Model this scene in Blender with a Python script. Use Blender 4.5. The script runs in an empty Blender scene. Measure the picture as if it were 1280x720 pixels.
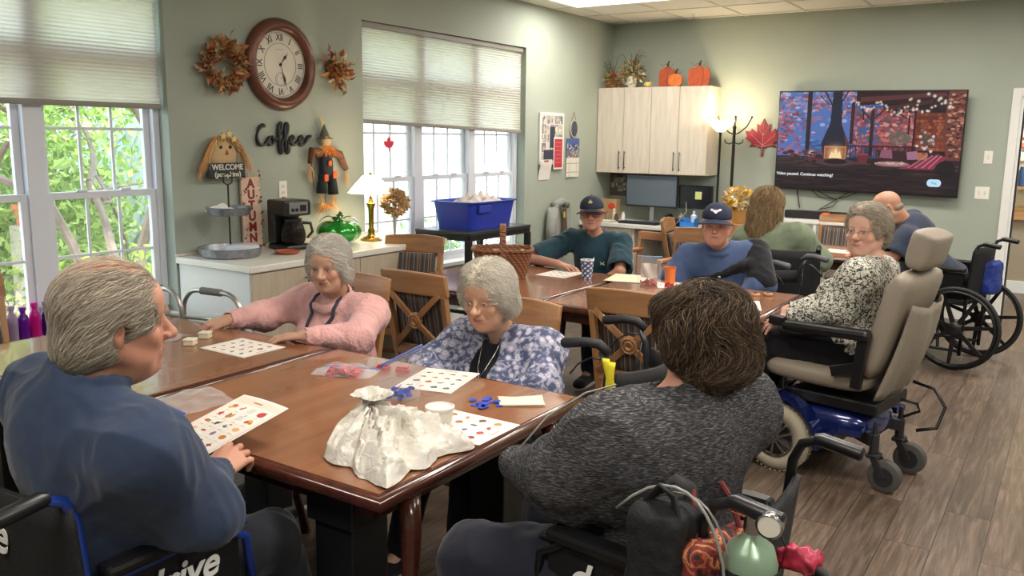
import bpy, math, random
import numpy as np
from math import pi, sin, cos, radians as rad
from mathutils import Matrix, Vector

S = bpy.context.scene
COL = S.collection

# ------------------------------------------------------------------ camera
cam_d = bpy.data.cameras.new('camera')
cam = bpy.data.objects.new('camera', cam_d)
COL.objects.link(cam)
cam.matrix_world = Matrix(((0.83429784, -0.10568549, 0.54108936, 0),
                           (0.55117422, 0.13779355, -0.82293373, 0),
                           (0.01241353, 0.98480633, 0.17321198, 1.63),
                           (0, 0, 0, 1)))
cam_d.sensor_width = 36
cam_d.lens = 1075 / 1280 * 36
cam_d.clip_start = 0.05
S.camera = cam

# ------------------------------------------------------------------ exposure, world, sun
S.view_settings.view_transform = 'Standard'
S.view_settings.look = 'None'
S.view_settings.gamma = 1
S.view_settings.use_curve_mapping = False
S.view_settings.exposure = 0.28
world = bpy.data.worlds.new('world')
S.world = world
world.use_nodes = True
_wn = world.node_tree.nodes
_wn['Background'].inputs[0].default_value = (0.74, 0.86, 1.0, 1)
_wn['Background'].inputs[1].default_value = 6.0
sun_d = bpy.data.lights.new('sun', 'SUN')
sun_d.energy = 12.0
sun_d.angle = rad(3)
sun_d.color = (1, 0.95, 0.86)
sun = bpy.data.objects.new('sun', sun_d)
COL.objects.link(sun)
sun.location = (2, 2, 9)
sun.rotation_euler = Vector((-0.62, 0.30, -0.80)).to_track_quat('-Z', 'Y').to_euler()
PANEL_POWER = 34.0       # each ceiling panel, W
PANEL_COLOR = (1.0, 0.93, 0.84)

XL, YB, XR, YF, ZC = -4.52, 8.88, 3.0, -2.2, 2.87

# ------------------------------------------------------------------ helpers: materials
def new_mat(name):
 m = bpy.data.materials.new(name)
 m.use_nodes = True
 nt = m.node_tree
 return m, nt, nt.nodes['Principled BSDF']

def N(nt, kind, **kw):
 n = nt.nodes.new('ShaderNode' + kind)
 for k, v in kw.items():
  if k.startswith('i_'):
   key = k[2:]
   n.inputs[int(key) if key.isdigit() else key.replace('_', ' ')].default_value = v
  else:
   setattr(n, k, v)
 return n

def L(nt, a, b): nt.links.new(a, b)

def c4(c): return (c[0], c[1], c[2], 1.0)

def srgb(h):
 """hex 'rrggbb' -> linear rgb"""
 v = [int(h[i:i + 2], 16) / 255 for i in (0, 2, 4)]
 return tuple(x / 12.92 if x <= 0.04045 else ((x + 0.055) / 1.055) ** 2.4 for x in v)

_cache = {}
def mat(name, col, rough=0.5, metal=0.0, var=0.0, scale=20.0, bump=0.0, bscale=80.0, coat=0.0, stretch=(1, 1, 1), sheen=0.0, spec=0.5):
 """solid colour with an optional noise variation and bump"""
 if name in _cache: return _cache[name]
 if isinstance(col, str): col = srgb(col)
 m, nt, b = new_mat(name)
 b.inputs['Roughness'].default_value = rough
 b.inputs['Metallic'].default_value = metal
 b.inputs['Coat Weight'].default_value = coat
 b.inputs['Sheen Weight'].default_value = sheen
 b.inputs['Specular IOR Level'].default_value = spec
 tc = N(nt, 'TexCoord'); mp = N(nt, 'Mapping'); mp.inputs['Scale'].default_value = stretch
 L(nt, tc.outputs['Object'], mp.inputs[0])
 if var > 0:
  no = N(nt, 'TexNoise', i_Scale=scale, i_Detail=4.0)
  L(nt, mp.outputs[0], no.inputs['Vector'])
  r = N(nt, 'ValToRGB')
  r.color_ramp.elements[0].position = 0.3; r.color_ramp.elements[1].position = 0.7
  r.color_ramp.elements[0].color = c4([x * (1 - var) for x in col])
  r.color_ramp.elements[1].color = c4([min(1, x * (1 + var)) for x in col])
  L(nt, no.outputs['Fac'], r.inputs[0]); L(nt, r.outputs[0], b.inputs['Base Color'])
 else:
  b.inputs['Base Color'].default_value = c4(col)
 if bump > 0:
  no = N(nt, 'TexNoise', i_Scale=bscale, i_Detail=3.0)
  L(nt, mp.outputs[0], no.inputs['Vector'])
  bp = N(nt, 'Bump', i_Strength=bump, i_Distance=0.01)
  L(nt, no.outputs['Fac'], bp.inputs['Height']); L(nt, bp.outputs[0], b.inputs['Normal'])
 _cache[name] = m
 return m

def emis(name, col, strength):
 m = bpy.data.materials.new(name); m.use_nodes = True
 nt = m.node_tree; nt.nodes.clear()
 e = N(nt, 'Emission'); e.inputs[0].default_value = c4(col); e.inputs[1].default_value = strength
 o = N(nt, 'OutputMaterial'); L(nt, e.outputs[0], o.inputs[0])
 return m

def vcol_mat(name, rough=0.6, emit=0.0, sheen=0.0, bump=0.0, bscale=200.0, sss=0.0, coat=0.0, spec=0.5):
 """base colour taken from the mesh's 'Col' attribute (its own pigment; on faces also painted shade)"""
 m, nt, b = new_mat(name)
 a = N(nt, 'Attribute', attribute_name='Col')
 L(nt, a.outputs['Color'], b.inputs['Base Color'])
 b.inputs['Roughness'].default_value = rough
 b.inputs['Sheen Weight'].default_value = sheen
 b.inputs['Coat Weight'].default_value = coat
 b.inputs['Specular IOR Level'].default_value = spec
 if emit:
  L(nt, a.outputs['Color'], b.inputs['Emission Color'])
  b.inputs['Emission Strength'].default_value = emit
 if sss:
  b.inputs['Subsurface Weight'].default_value = sss
  b.inputs['Subsurface Radius'].default_value = (0.012, 0.004, 0.002)
 if bump:
  tc = N(nt, 'TexCoord')
  no = N(nt, 'TexNoise', i_Scale=bscale, i_Detail=2.0)
  L(nt, tc.outputs['Object'], no.inputs['Vector'])
  bp = N(nt, 'Bump', i_Strength=bump, i_Distance=0.004)
  L(nt, no.outputs['Fac'], bp.inputs['Height']); L(nt, bp.outputs[0], b.inputs['Normal'])
 return m

def wood(name, c1, c2, rough=0.4, axis=1, scale=9.0, coat=0.0):
 if name in _cache: return _cache[name]
 m, nt, b = new_mat(name)
 tc = N(nt, 'TexCoord'); mp = N(nt, 'Mapping')
 s = [scale * 3] * 3; s[axis] = scale * 0.28
 mp.inputs['Scale'].default_value = s
 L(nt, tc.outputs['Object'], mp.inputs[0])
 no = N(nt, 'TexNoise', i_Scale=1.0, i_Detail=6.0, i_Distortion=0.6)
 L(nt, mp.outputs[0], no.inputs['Vector'])
 r = N(nt, 'ValToRGB')
 r.color_ramp.elements[0].position = 0.32; r.color_ramp.elements[1].position = 0.68
 r.color_ramp.elements[0].color = c4(srgb(c1)); r.color_ramp.elements[1].color = c4(srgb(c2))
 L(nt, no.outputs['Fac'], r.inputs[0]); L(nt, r.outputs[0], b.inputs['Base Color'])
 b.inputs['Roughness'].default_value = rough; b.inputs['Coat Weight'].default_value = coat
 bp = N(nt, 'Bump', i_Strength=0.06, i_Distance=0.005)
 L(nt, no.outputs['Fac'], bp.inputs['Height']); L(nt, bp.outputs[0], b.inputs['Normal'])
 _cache[name] = m
 return m

def clear(name, col=(1, 1, 1), alpha=0.15, rough=0.1, edge=0.6):
 """thin clear plastic or glass: mostly see-through with a glossy film"""
 if name in _cache: return _cache[name]
 m = bpy.data.materials.new(name); m.use_nodes = True
 nt = m.node_tree; nt.nodes.clear()
 t = N(nt, 'BsdfTransparent'); t.inputs[0].default_value = c4(col)
 p = N(nt, 'BsdfPrincipled'); p.inputs['Base Color'].default_value = c4(col); p.inputs['Roughness'].default_value = rough
 fr = N(nt, 'LayerWeight', i_Blend=0.25)
 ma = N(nt, 'Math', operation='MULTIPLY_ADD'); ma.inputs[1].default_value = edge; ma.inputs[2].default_value = alpha
 mx = N(nt, 'MixShader'); o = N(nt, 'OutputMaterial')
 L(nt, fr.outputs['Facing'], ma.inputs[0]); L(nt, ma.outputs[0], mx.inputs[0])
 L(nt, t.outputs[0], mx.inputs[1]); L(nt, p.outputs[0], mx.inputs[2]); L(nt, mx.outputs[0], o.inputs[0])
 _cache[name] = m
 return m

# ------------------------------------------------------------------ helpers: meshes
class MB:
 """collects shapes and links them as ONE mesh object"""
 def __init__(s): s.v = []; s.f = []; s.m = []; s.mi = 0
 def add(s, vs, fs):
  o = len(s.v); s.v += [tuple(float(c) for c in p) for p in vs]
  s.f += [tuple(i + o for i in f) for f in fs]; s.m += [s.mi] * len(fs); return s
 def box(s, x0, y0, z0, x1, y1, z1, M=None):
  vs = [(x, y, z) for x in (x0, x1) for y in (y0, y1) for z in (z0, z1)]
  if M is not None: vs = [M @ Vector(p) for p in vs]
  return s.add(vs, [(0, 1, 3, 2), (4, 6, 7, 5), (0, 4, 5, 1), (2, 3, 7, 6), (0, 2, 6, 4), (1, 5, 7, 3)])
 def bar(s, p0, p1, w, t, up=(0, 0, 1), w1=None, t1=None):
  """rectangular bar from p0 to p1, w across, t along 'up'"""
  p0 = Vector(p0); p1 = Vector(p1); d = (p1 - p0).normalized(); up = Vector(up)
  x = d.cross(up)
  if x.length < 1e-5: x = d.cross(Vector((1, 0, 0)))
  x.normalize(); u = x.cross(d)
  vs = []
  for p, ww, tt in ((p0, w, t), (p1, w1 or w, t1 or t)):
   for a, b in ((-1, -1), (1, -1), (1, 1), (-1, 1)): vs.append(p + x * a * ww / 2 + u * b * tt / 2)
  return s.add(vs, [(3, 2, 1, 0), (4, 5, 6, 7), (0, 1, 5, 4), (1, 2, 6, 5), (2, 3, 7, 6), (3, 0, 4, 7)])
 def tube(s, pts, r, n=10, closed=False, cap=True, flat=1.0):
  pts = [Vector(p) for p in pts]; k = len(pts)
  rs = list(r) if hasattr(r, '__len__') else [r] * k
  T = []
  for i in range(k):
   a = pts[(i - 1) % k] if (closed or i > 0) else pts[i]
   b = pts[(i + 1) % k] if (closed or i < k - 1) else pts[i]
   t = (b - a); T.append(t.normalized() if t.length > 1e-9 else Vector((0, 0, 1)))
  u = T[0].cross(Vector((0, 0, 1)))
  if u.length < 0.1: u = T[0].cross(Vector((0, 1, 0)))
  u.normalize(); vs = []
  for i in range(k):
   u = (u - T[i] * u.dot(T[i])).normalized(); w = T[i].cross(u)
   for j in range(n):
    a = 2 * pi * j / n
    vs.append(pts[i] + (u * cos(a) + w * sin(a) * flat) * rs[i])
  fs = []
  for i in range(k if closed else k - 1):
   i2 = (i + 1) % k
   for j in range(n):
    j2 = (j + 1) % n
    fs.append((i * n + j, i * n + j2, i2 * n + j2, i2 * n + j))
  if cap and not closed:
   fs.append(tuple(range(n))[::-1]); fs.append(tuple((k - 1) * n + j for j in range(n)))
  return s.add(vs, fs)
 def cyl(s, p0, p1, r0, r1=None, n=20): return s.tube([p0, p1], [r0, r0 if r1 is None else r1], n)
 def lathe(s, prof, c=(0, 0, 0), n=28, M=None, sx=1, sy=1, caps=False):
  """prof: list of (radius, z)"""
  vs = []; k = len(prof)
  for r, z in prof:
   for j in range(n):
    a = 2 * pi * j / n; p = Vector((r * cos(a) * sx, r * sin(a) * sy, z))
    if M is not None: p = M @ p
    vs.append(p + Vector(c))
  fs = [(i * n + j, i * n + (j + 1) % n, (i + 1) * n + (j + 1) % n, (i + 1) * n + j) for i in range(k - 1) for j in range(n)]
  if caps and prof[0][0] > 1e-6: fs.append(tuple(range(n))[::-1])
  if caps and prof[-1][0] > 1e-6: fs.append(tuple((k - 1) * n + j for j in range(n)))
  return s.add(vs, fs)
 def ell(s, c, r, M=None, n=16, k=10):
  prof = [(max(1e-7, sin(pi * i / k)), -cos(pi * i / k)) for i in range(k + 1)]
  D = Matrix.Diagonal(Vector((r[0], r[1], r[2]))) if not hasattr(r, 'col') else r
  Q = (M.to_3x3() if M is not None else Matrix.Identity(3)) @ D
  return s.lathe(prof, c, n, Q)
 def prism(s, poly, d0, d1, M=None):
  """polygon in local xy extruded along local z"""
  n = len(poly); vs = [(x, y, d0) for x, y in poly] + [(x, y, d1) for x, y in poly]
  if M is not None: vs = [M @ Vector(p) for p in vs]
  return s.add(vs, [tuple(range(n))[::-1], tuple(range(n, 2 * n))] + [(i, (i + 1) % n, n + (i + 1) % n, n + i) for i in range(n)])
 def surf(s, fn, nu, nv, thick=0.0):
  vs = [fn(i / (nu - 1), j / (nv - 1)) for i in range(nu) for j in range(nv)]
  return s.add(vs, [(i * nv + j, (i + 1) * nv + j, (i + 1) * nv + j + 1, i * nv + j + 1) for i in range(nu - 1) for j in range(nv - 1)])
 def obj(s, name, m, parent=None, smooth=False, bevel=0.0, solid=0.0, sub=0, loc=None):
  me = bpy.data.meshes.new(name)
  me.from_pydata(s.v, [], s.f)
  for q in (m if isinstance(m, (list, tuple)) else [m]): me.materials.append(q)
  if any(s.m): me.polygons.foreach_set('material_index', s.m)
  o = bpy.data.objects.new(name, me); COL.objects.link(o)
  if smooth:
   me.polygons.foreach_set('use_smooth', [True] * len(me.polygons))
   if smooth is not True:
    me.set_sharp_from_angle(angle=smooth)
  if parent is not None: o.parent = parent
  if loc is not None: o.location = loc
  if solid:
   q = o.modifiers.new('solid', 'SOLIDIFY'); q.thickness = solid; q.offset = 0
  if bevel:
   q = o.modifiers.new('bevel', 'BEVEL'); q.width = bevel; q.segments = 2; q.limit_method = 'ANGLE'; q.angle_limit = rad(35)
  if sub:
   q = o.modifiers.new('sub', 'SUBSURF'); q.levels = sub; q.render_levels = sub
  me.update()
  return o

def tag(o, label=None, cat=None, group=None, kind=None):
 if label: o['label'] = label
 if cat: o['category'] = cat
 if group: o['group'] = group
 if kind: o['kind'] = kind
 return o

def thing(name, label, cat, loc=(0, 0, 0), rz=0.0, group=None):
 o = bpy.data.objects.new(name, None); COL.objects.link(o)
 o.empty_display_size = 0.1
 o.location = loc; o.rotation_euler = (0, 0, rz)
 return tag(o, label, cat, group)

def struct(name, mb, m, **kw):
 o = mb.obj(name, m, **kw)
 o['kind'] = 'structure'
 return o

def kids(o): return [c for c in bpy.data.objects if c.parent == o]

def dup(o, loc, rz=None, label=None, group=None, parent=None):
 c = o.copy(); COL.objects.link(c)
 if parent is None:
  c.location = loc
  if rz is not None: c.rotation_euler = (o.rotation_euler[0], o.rotation_euler[1], rz)
 else: c.parent = parent
 if label: c['label'] = label
 if group: c['group'] = group
 for k in kids(o): dup(k, None, parent=c)
 return c

def text_mesh(txt, size, m, name, parent, M, extrude=0.002, bold=0.0, align='CENTER', sx=1.0, shear=0.0):
 cu = bpy.data.curves.new(name, 'FONT'); cu.body = txt; cu.size = size; cu.extrude = extrude
 cu.offset = bold; cu.align_x = align; cu.align_y = 'CENTER'; cu.shear = shear
 tmp = bpy.data.objects.new(name + '_t', cu); COL.objects.link(tmp)
 bpy.context.view_layer.update()
 dg = bpy.context.evaluated_depsgraph_get()
 me = bpy.data.meshes.new_from_object(tmp.evaluated_get(dg))
 bpy.data.objects.remove(tmp)
 me.transform(Matrix.Diagonal(Vector((sx, 1, 1, 1)))); me.transform(M)
 me.materials.clear(); me.materials.append(m); me.name = name
 o = bpy.data.objects.new(name, me); COL.objects.link(o)
 if parent is not None: o.parent = parent
 return o

def frame(o, x, y):
 """4x4 from origin, x axis and y axis"""
 x = Vector(x).normalized(); y = Vector(y).normalized(); z = x.cross(y)
 M = Matrix((x, y, z)).transposed().to_4x4(); M.translation = Vector(o); return M

# text or art that lies on the window wall (faces +x: reading direction +y) / on the back wall (faces -y: reading +x)
def on_left(y, z, off=0.0): return frame((XL + off, y, z), (0, 1, 0), (0, 0, 1))
def on_back(x, z, off=0.0): return frame((x, YB - off, z), (1, 0, 0), (0, 0, 1))

# ---- small painted panels: a grid mesh whose faces carry their own pigment
class Art:
 def __init__(s, w, h, bg=(1, 1, 1), k=1):
  s.w, s.h = int(w * k), int(h * k); s.a = np.zeros((s.h, s.w, 3)); s.a[:] = bg
  s.Y, s.X = np.mgrid[0:s.h, 0:s.w]; s.X = (s.X + .5) / k; s.Y = (s.Y + .5) / k
 def put(s, mask, c, al=1.0):
  k = np.clip(mask.astype(float) * al, 0, 1)[..., None]; s.a = s.a * (1 - k) + np.array(c) * k
 def rect(s, x0, y0, x1, y1, c, al=1.0): s.put((s.X >= x0) & (s.X < x1) & (s.Y >= y0) & (s.Y < y1), c, al)
 def ell(s, x, y, rx, ry, c, al=1.0): s.put(((s.X - x) / rx) ** 2 + ((s.Y - y) / ry) ** 2 < 1, c, al)
 def glow(s, x, y, r, c, al=1.0): s.put(np.exp(-(((s.X - x) ** 2 + (s.Y - y) ** 2) / (r * r))), c, al)
 def line(s, x0, y0, x1, y1, w, c, al=1.0):
  dx, dy = x1 - x0, y1 - y0; t = np.clip(((s.X - x0) * dx + (s.Y - y0) * dy) / (dx * dx + dy * dy + 1e-9), 0, 1)
  s.put(np.hypot(s.X - x0 - t * dx, s.Y - y0 - t * dy) < w / 2, c, al)
 def poly(s, pts, c, al=1.0):
  ins = np.zeros_like(s.X, bool); n = len(pts)
  for i in range(n):
   (xa, ya), (xb, yb) = pts[i], pts[(i + 1) % n]
   if ya == yb: continue
   cr = ((ya > s.Y) != (yb > s.Y)) & (s.X < (xb - xa) * (s.Y - ya) / (yb - ya) + xa); ins ^= cr
  s.put(ins, c, al)
 def obj(s, name, M, W, H, m, parent=None, fn=None, two=False):
  """face grid, row 0 at the top; M maps local (x right, y up) about the centre"""
  w, h = s.w, s.h
  xs = np.linspace(-W / 2, W / 2, w + 1); ys = np.linspace(H / 2, -H / 2, h + 1)
  P = np.zeros(((h + 1) * (w + 1), 3)); P[:, 0] = np.tile(xs, h + 1); P[:, 1] = np.repeat(ys, w + 1)
  if fn is not None: P = fn(P)
  Mn = np.array(M); P = P @ Mn[:3, :3].T + Mn[:3, 3]
  i = np.arange(h)[:, None] * (w + 1) + np.arange(w)[None, :]
  F = np.stack([i + w + 1, i + w + 2, i + 1, i], -1).reshape(-1, 4)
  me = np_mesh(name, P, F, None, smooth=False); me.materials.append(m)
  at = me.color_attributes.new('Col', 'FLOAT_COLOR', 'CORNER')
  c = np.ones((h * w, 4)); c[:, :3] = np.clip(s.a.reshape(-1, 3), 0, 1)
  at.data.foreach_set('color', np.repeat(c, 4, 0).ravel())
  o = bpy.data.objects.new(name, me); COL.objects.link(o)
  if parent is not None: o.parent = parent
  return o

def np_mesh(name, V, F, col=None, smooth=True):
 me = bpy.data.meshes.new(name)
 V = np.asarray(V, np.float32); F = np.asarray(F, np.int32); k = F.shape[1]
 me.vertices.add(len(V)); me.vertices.foreach_set('co', V.ravel())
 me.loops.add(F.size); me.loops.foreach_set('vertex_index', F.ravel())
 me.polygons.add(len(F)); me.polygons.foreach_set('loop_start', np.arange(0, F.size, k, dtype=np.int32))
 if smooth: me.polygons.foreach_set('use_smooth', np.ones(len(F), bool))
 else: me.polygons.foreach_set('use_smooth', np.zeros(len(F), bool))
 me.update(calc_edges=True)
 if col is not None:
  at = me.color_attributes.new('Col', 'FLOAT_COLOR', 'POINT')
  c = np.ones((len(V), 4), np.float32); c[:, :3] = col; at.data.foreach_set('color', c.ravel())
 return me
# ================================================================== ROOM
M_wall = mat('sage_wall', 'A0A89C', 0.75, var=0.03, scale=3, bump=0.05, bscale=300)
M_white = mat('white_trim', 'E4E3DF', 0.45)
M_vinyl = mat('window_vinyl', 'D9DDE6', 0.35)

def floor_mat():
 m, nt, b = new_mat('plank_floor')
 tc = N(nt, 'TexCoord'); mp = N(nt, 'Mapping'); mp.inputs['Rotation'].default_value = (0, 0, rad(90))
 L(nt, tc.outputs['Object'], mp.inputs[0])
 br = N(nt, 'TexBrick', i_Scale=1.0, i_Mortar_Size=0.0022, i_Brick_Width=1.22, i_Row_Height=0.18, i_Mortar_Smooth=0.3)
 br.offset = 0.37; br.offset_frequency = 2
 br.inputs['Color1'].default_value = (0, 0, 0, 1); br.inputs['Color2'].default_value = (1, 1, 1, 1)
 br.inputs['Mortar'].default_value = (0.5, 0.5, 0.5, 1)
 L(nt, mp.outputs[0], br.inputs['Vector'])
 sc = N(nt, 'VectorMath', operation='MULTIPLY'); sc.inputs[1].default_value = (1.6, 22, 1)
 L(nt, mp.outputs[0], sc.inputs[0])
 ad = N(nt, 'VectorMath', operation='MULTIPLY_ADD'); ad.inputs[1].default_value = (37, 11, 5)
 L(nt, br.outputs['Color'], ad.inputs[0]); L(nt, sc.outputs[0], ad.inputs[2])
 no = N(nt, 'TexNoise', i_Scale=1.5, i_Detail=7.0, i_Roughness=0.62, i_Distortion=1.2)
 L(nt, ad.outputs[0], no.inputs['Vector'])
 r = N(nt, 'ValToRGB'); e = r.color_ramp.elements
 e[0].position = 0.28; e[0].color = c4(srgb('4A3D34')); e[1].position = 0.72; e[1].color = c4(srgb('8A7767'))
 k = e.new(0.5); k.color = c4(srgb('67574A'))
 L(nt, no.outputs['Fac'], r.inputs[0])
 mx = N(nt, 'MixRGB', blend_type='MULTIPLY', i_Fac=0.35)
 L(nt, r.outputs[0], mx.inputs[1]); L(nt, br.outputs['Color'], mx.inputs[2])
 mr = N(nt, 'MixRGB', blend_type='MIX'); mr.inputs[2].default_value = c4(srgb('2A211C'))
 L(nt, br.outputs['Fac'], mr.inputs[0]); L(nt, mx.outputs[0], mr.inputs[1])
 L(nt, mr.outputs[0], b.inputs['Base Color'])
 b.inputs['Roughness'].default_value = 0.38
 bp = N(nt, 'Bump', i_Strength=0.12, i_Distance=0.003)
 L(nt, no.outputs['Fac'], bp.inputs['Height']); L(nt, bp.outputs[0], b.inputs['Normal'])
 return m

fl = MB(); fl.box(XL - .2, YF - .2, -.1, XR + .2, 11.4, 0)
struct('floor', fl, floor_mat())
ce = MB(); ce.box(XL - .2, YF - .2, ZC, XR + .2, 11.4, ZC + .12)
struct('ceiling', ce, mat('ceiling_tile', 'E6E2D8', 0.9, var=0.05, scale=60, bump=0.25, bscale=160))
g = MB()
xg = XL + 0.27
while xg < XR: g.box(xg - .012, YF, ZC - .006, xg + .012, YB, ZC + .01); xg += 0.61
yg = 7.53 - 0.61 * 16
while yg < YB: g.box(XL, yg - .012, ZC - .0055, XR, yg + .012, ZC + .01); yg += 0.61
struct('ceiling_grid', g, mat('grid_bar', 'D2CEC4', 0.5))

W = [(0.94, 3.18), (4.83, 7.07)]; ZS, ZT = 0.55, 2.46
wl = MB()
ys = [YF] + [y for w in W for y in w] + [YB + .12]
for i in range(0, 6, 2): wl.box(XL - .2, ys[i], 0, XL, ys[i + 1], ZC)
for a, b_ in W:
 wl.box(XL - .2, a, 0, XL, b_, ZS); wl.box(XL - .2, a, ZT, XL, b_, ZC)
struct('wall_left', wl, M_wall)
DX0, DX1, DZ = -0.52, 0.46, 2.03
wb = MB(); wb.box(XL, YB, 0, DX0, YB + .12, ZC); wb.box(DX1, YB, 0, XR + .2, YB + .12, ZC); wb.box(DX0, YB, DZ, DX1, YB + .12, ZC)
struct('wall_back', wb, M_wall)
wr = MB(); wr.box(XR, YF, 0, XR + .2, YB, ZC); struct('wall_right', wr, M_wall)
wf = MB(); wf.box(XL - .2, YF - .2, 0, XR + .2, YF, ZC); struct('wall_front', wf, M_wall)
bb = MB(); bb.box(XL, YB - .015, 0, DX0 - .075, YB, .12); struct('baseboard_back', bb, M_white, bevel=.004)
bb = MB(); bb.box(XL, YF, 0, XL + .015, YB - .015, .12); struct('baseboard_left', bb, M_white, bevel=.004)
tr = MB()
for x0, x1, z0, z1 in ((DX0 - .075, DX0 - .005, 0, DZ + .075), (DX1 + .005, DX1 + .075, 0, DZ + .075), (DX0 - .005, DX1 + .005, DZ + .005, DZ + .075)):
 tr.box(x0, YB - .02, z0, x1, YB, z1)
tr.box(DX0 - .005, YB - .01, 0, DX0 + .015, YB + .13, DZ + .005); tr.box(DX1 - .015, YB - .01, 0, DX1 + .005, YB + .13, DZ + .005)
tr.box(DX0, YB - .01, DZ - .015, DX1, YB + .13, DZ + .005)
struct('trim_1', tr, M_white, bevel=.004)
# dark latch edge of the door frame
lt = MB(); lt.box(DX0 + .015, YB + .05, 0, DX0 + .03, YB + .10, DZ - .015)
struct('trim_2', lt, mat('dark_stop', '2C2622', 0.6))
# hall beyond the doorway
hw = MB(); hw.box(-2.6, 10.9, 0, XR + .2, 11.0, .82); struct('wall_hall_lower', hw, mat('hall_tan', 'A0917C', 0.8, var=.03, scale=4))
hw = MB(); hw.box(-2.6, 10.9, .82, XR + .2, 11.0, ZC); struct('wall_hall_upper', hw, mat('hall_cream', 'D8C6A4', 0.8, var=.03, scale=4))
hw = MB(); hw.box(-2.7, YB + .12, 0, -2.6, 11.0, ZC); struct('wall_hall_side', hw, mat('hall_cream', 'D8C6A4', 0.8))
hb = MB(); hb.box(-2.6, 10.88, 0, XR, 10.9, .13); struct('baseboard_hall', hb, M_white)
hr = MB(); hr.box(-2.6, 10.85, .80, XR, 10.9, .95); struct('trim_3', hr, wood('rail_oak', 'A87A4C', 'C49A66', axis=0), bevel=.006)

# ---- windows
def window(n, y0, y1):
 r = thing('window_%d' % n, None, None, (-4.64, y0, 0)); r['kind'] = 'structure'
 f = MB(); Wd = y1 - y0; xo, xi = -.055, .03
 f.box(xo, 0, ZS, xi, .04, ZT); f.box(xo, Wd - .04, ZS, xi, Wd, ZT)
 f.box(xo, 0, ZT - .04, xi, Wd, ZT); f.box(xo, 0, ZS, xi, Wd, ZS + .04)
 u = Wd / 3
 for k in (1, 2): f.box(xo, k * u - .05, ZS, xi + .004, k * u + .05, ZT)
 f.box(xo, 0, 2.03, xi + .002, Wd, 2.10)
 f.obj('window_frame', M_vinyl, r, bevel=.004)
 st = MB(); st.box(-.06, -.01 + .01, ZS - .03, .16, Wd, ZS + .005)
 st.obj('window_stool', M_white, r, bevel=.005)
 for k in range(3):
  a = k * u + (.05 if k else .04); b_ = (k + 1) * u - (.05 if k < 2 else .04)
  for (z0, z1, x, nm) in ((ZS + .041, 1.30, .002, 'lower_sash'), (1.262, 2.029, -.029, 'upper_sash')):
   s = MB(); t = .038
   s.box(x - .012, a, z0, x + .016, a + t, z1); s.box(x - .012, b_ - t, z0, x + .016, b_, z1)
   s.box(x - .0115, a + t, z0, x + .0155, b_ - t, z0 + t); s.box(x - .0115, a + t, z1 - t, x + .0155, b_ - t, z1)
   w3 = (b_ - a - 2 * t) / 3
   for j in (1, 2): s.box(x - .008, a + t + j * w3 - .008, z0 + t, x + .004, a + t + j * w3 + .008, z1 - t)
   s.box(x - .0075, a + t, (z0 + z1) / 2 - .008, x + .0035, b_ - t, (z0 + z1) / 2 + .008)
   if nm == 'lower_sash':
    for q in (.3, .7): s.box(x + .005, a + (b_ - a) * q - .03, z1, x + .026, a + (b_ - a) * q + .03, z1 + .012)
   so = s.obj(nm, M_vinyl, r, bevel=.002)
   p = MB(); p.box(x - .0035, a + t, z0 + t, x - .0015, b_ - t, z1 - t); p.obj('pane', M_pane, r)
  p = MB(); p.box(-.03, a, 2.10, -.028, b_, ZT - .04); p.obj('pane', M_pane, r)
 return r
M_pane = clear('window_glass', (0.97, 0.99, 1.0), 0.02, 0.02)
window(1, *W[0]); window(2, *W[1])

# ---- cellular shades
def shade_mat():
 m = bpy.data.materials.new('shade_cloth'); m.use_nodes = True; nt = m.node_tree; nt.nodes.clear()
 tc = N(nt, 'TexCoord'); mp = N(nt, 'Mapping'); mp.inputs['Scale'].default_value = (1, 2, 30)
 L(nt, tc.outputs['Object'], mp.inputs[0])
 no = N(nt, 'TexNoise', i_Scale=3.0, i_Detail=3.0); L(nt, mp.outputs[0], no.inputs[0])
 r = N(nt, 'ValToRGB'); r.color_ramp.elements[0].color = c4(srgb('CFC8BC')); r.color_ramp.elements[1].color = c4(srgb('E2DED6'))
 L(nt, no.outputs['Fac'], r.inputs[0])
 d = N(nt, 'BsdfDiffuse'); t = N(nt, 'BsdfTranslucent'); mx = N(nt, 'MixShader', i_0=0.55); o = N(nt, 'OutputMaterial')
 L(nt, r.outputs[0], d.inputs[0]); L(nt, r.outputs[0], t.inputs[0])
 L(nt, d.outputs[0], mx.inputs[1]); L(nt, t.outputs[0], mx.inputs[2]); L(nt, mx.outputs[0], o.inputs[0])
 return m
M_shade = shade_mat()
M_rail = mat('shade_rail', '8D8880', 0.5)
def shade(label, y0, y1, z0a, z0b, x):
 r = thing('pleated_blind', label, 'window blind', (x, y0, 2.46), 0)
 Wd = y1 - y0; n = int((ZT - .04 - z0a) / .02) * 2; m = MB(); vs = []; fs = []
 for i in range(n + 1):
  for j in range(9):
   t = i / n; zb = z0a + (z0b - z0a) * j / 8
   z = (ZT - .04) * (1 - t) + zb * t - ZT
   vs.append(((.004 if i % 2 else -.002), Wd * j / 8, z))
 for i in range(n):
  for j in range(8): fs.append((i * 9 + j, i * 9 + j + 1, (i + 1) * 9 + j + 1, (i + 1) * 9 + j))
 m.add(vs, fs); m.obj('shade_cloth', M_shade, r)
 h = MB(); h.box(-.03, 0, -.045, .028, Wd, -.002); h.obj('head_rail', M_rail, r, bevel=.005)
 b = MB(); b.bar((0, 0, z0a - ZT - .012), (0, Wd, z0b - ZT - .012), .034, .03); b.obj('bottom_rail', M_rail, r, bevel=.006)
 return r
s1 = shade('beige pleated shade half lowered over the left window', .955, 3.165, 1.79, 1.79, XL - .05)
c = MB(); c.tube([(0, 2.195, -.05), (.004, 2.2, -.3), (0, 2.195, -.62)], .0022, 5)
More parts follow.
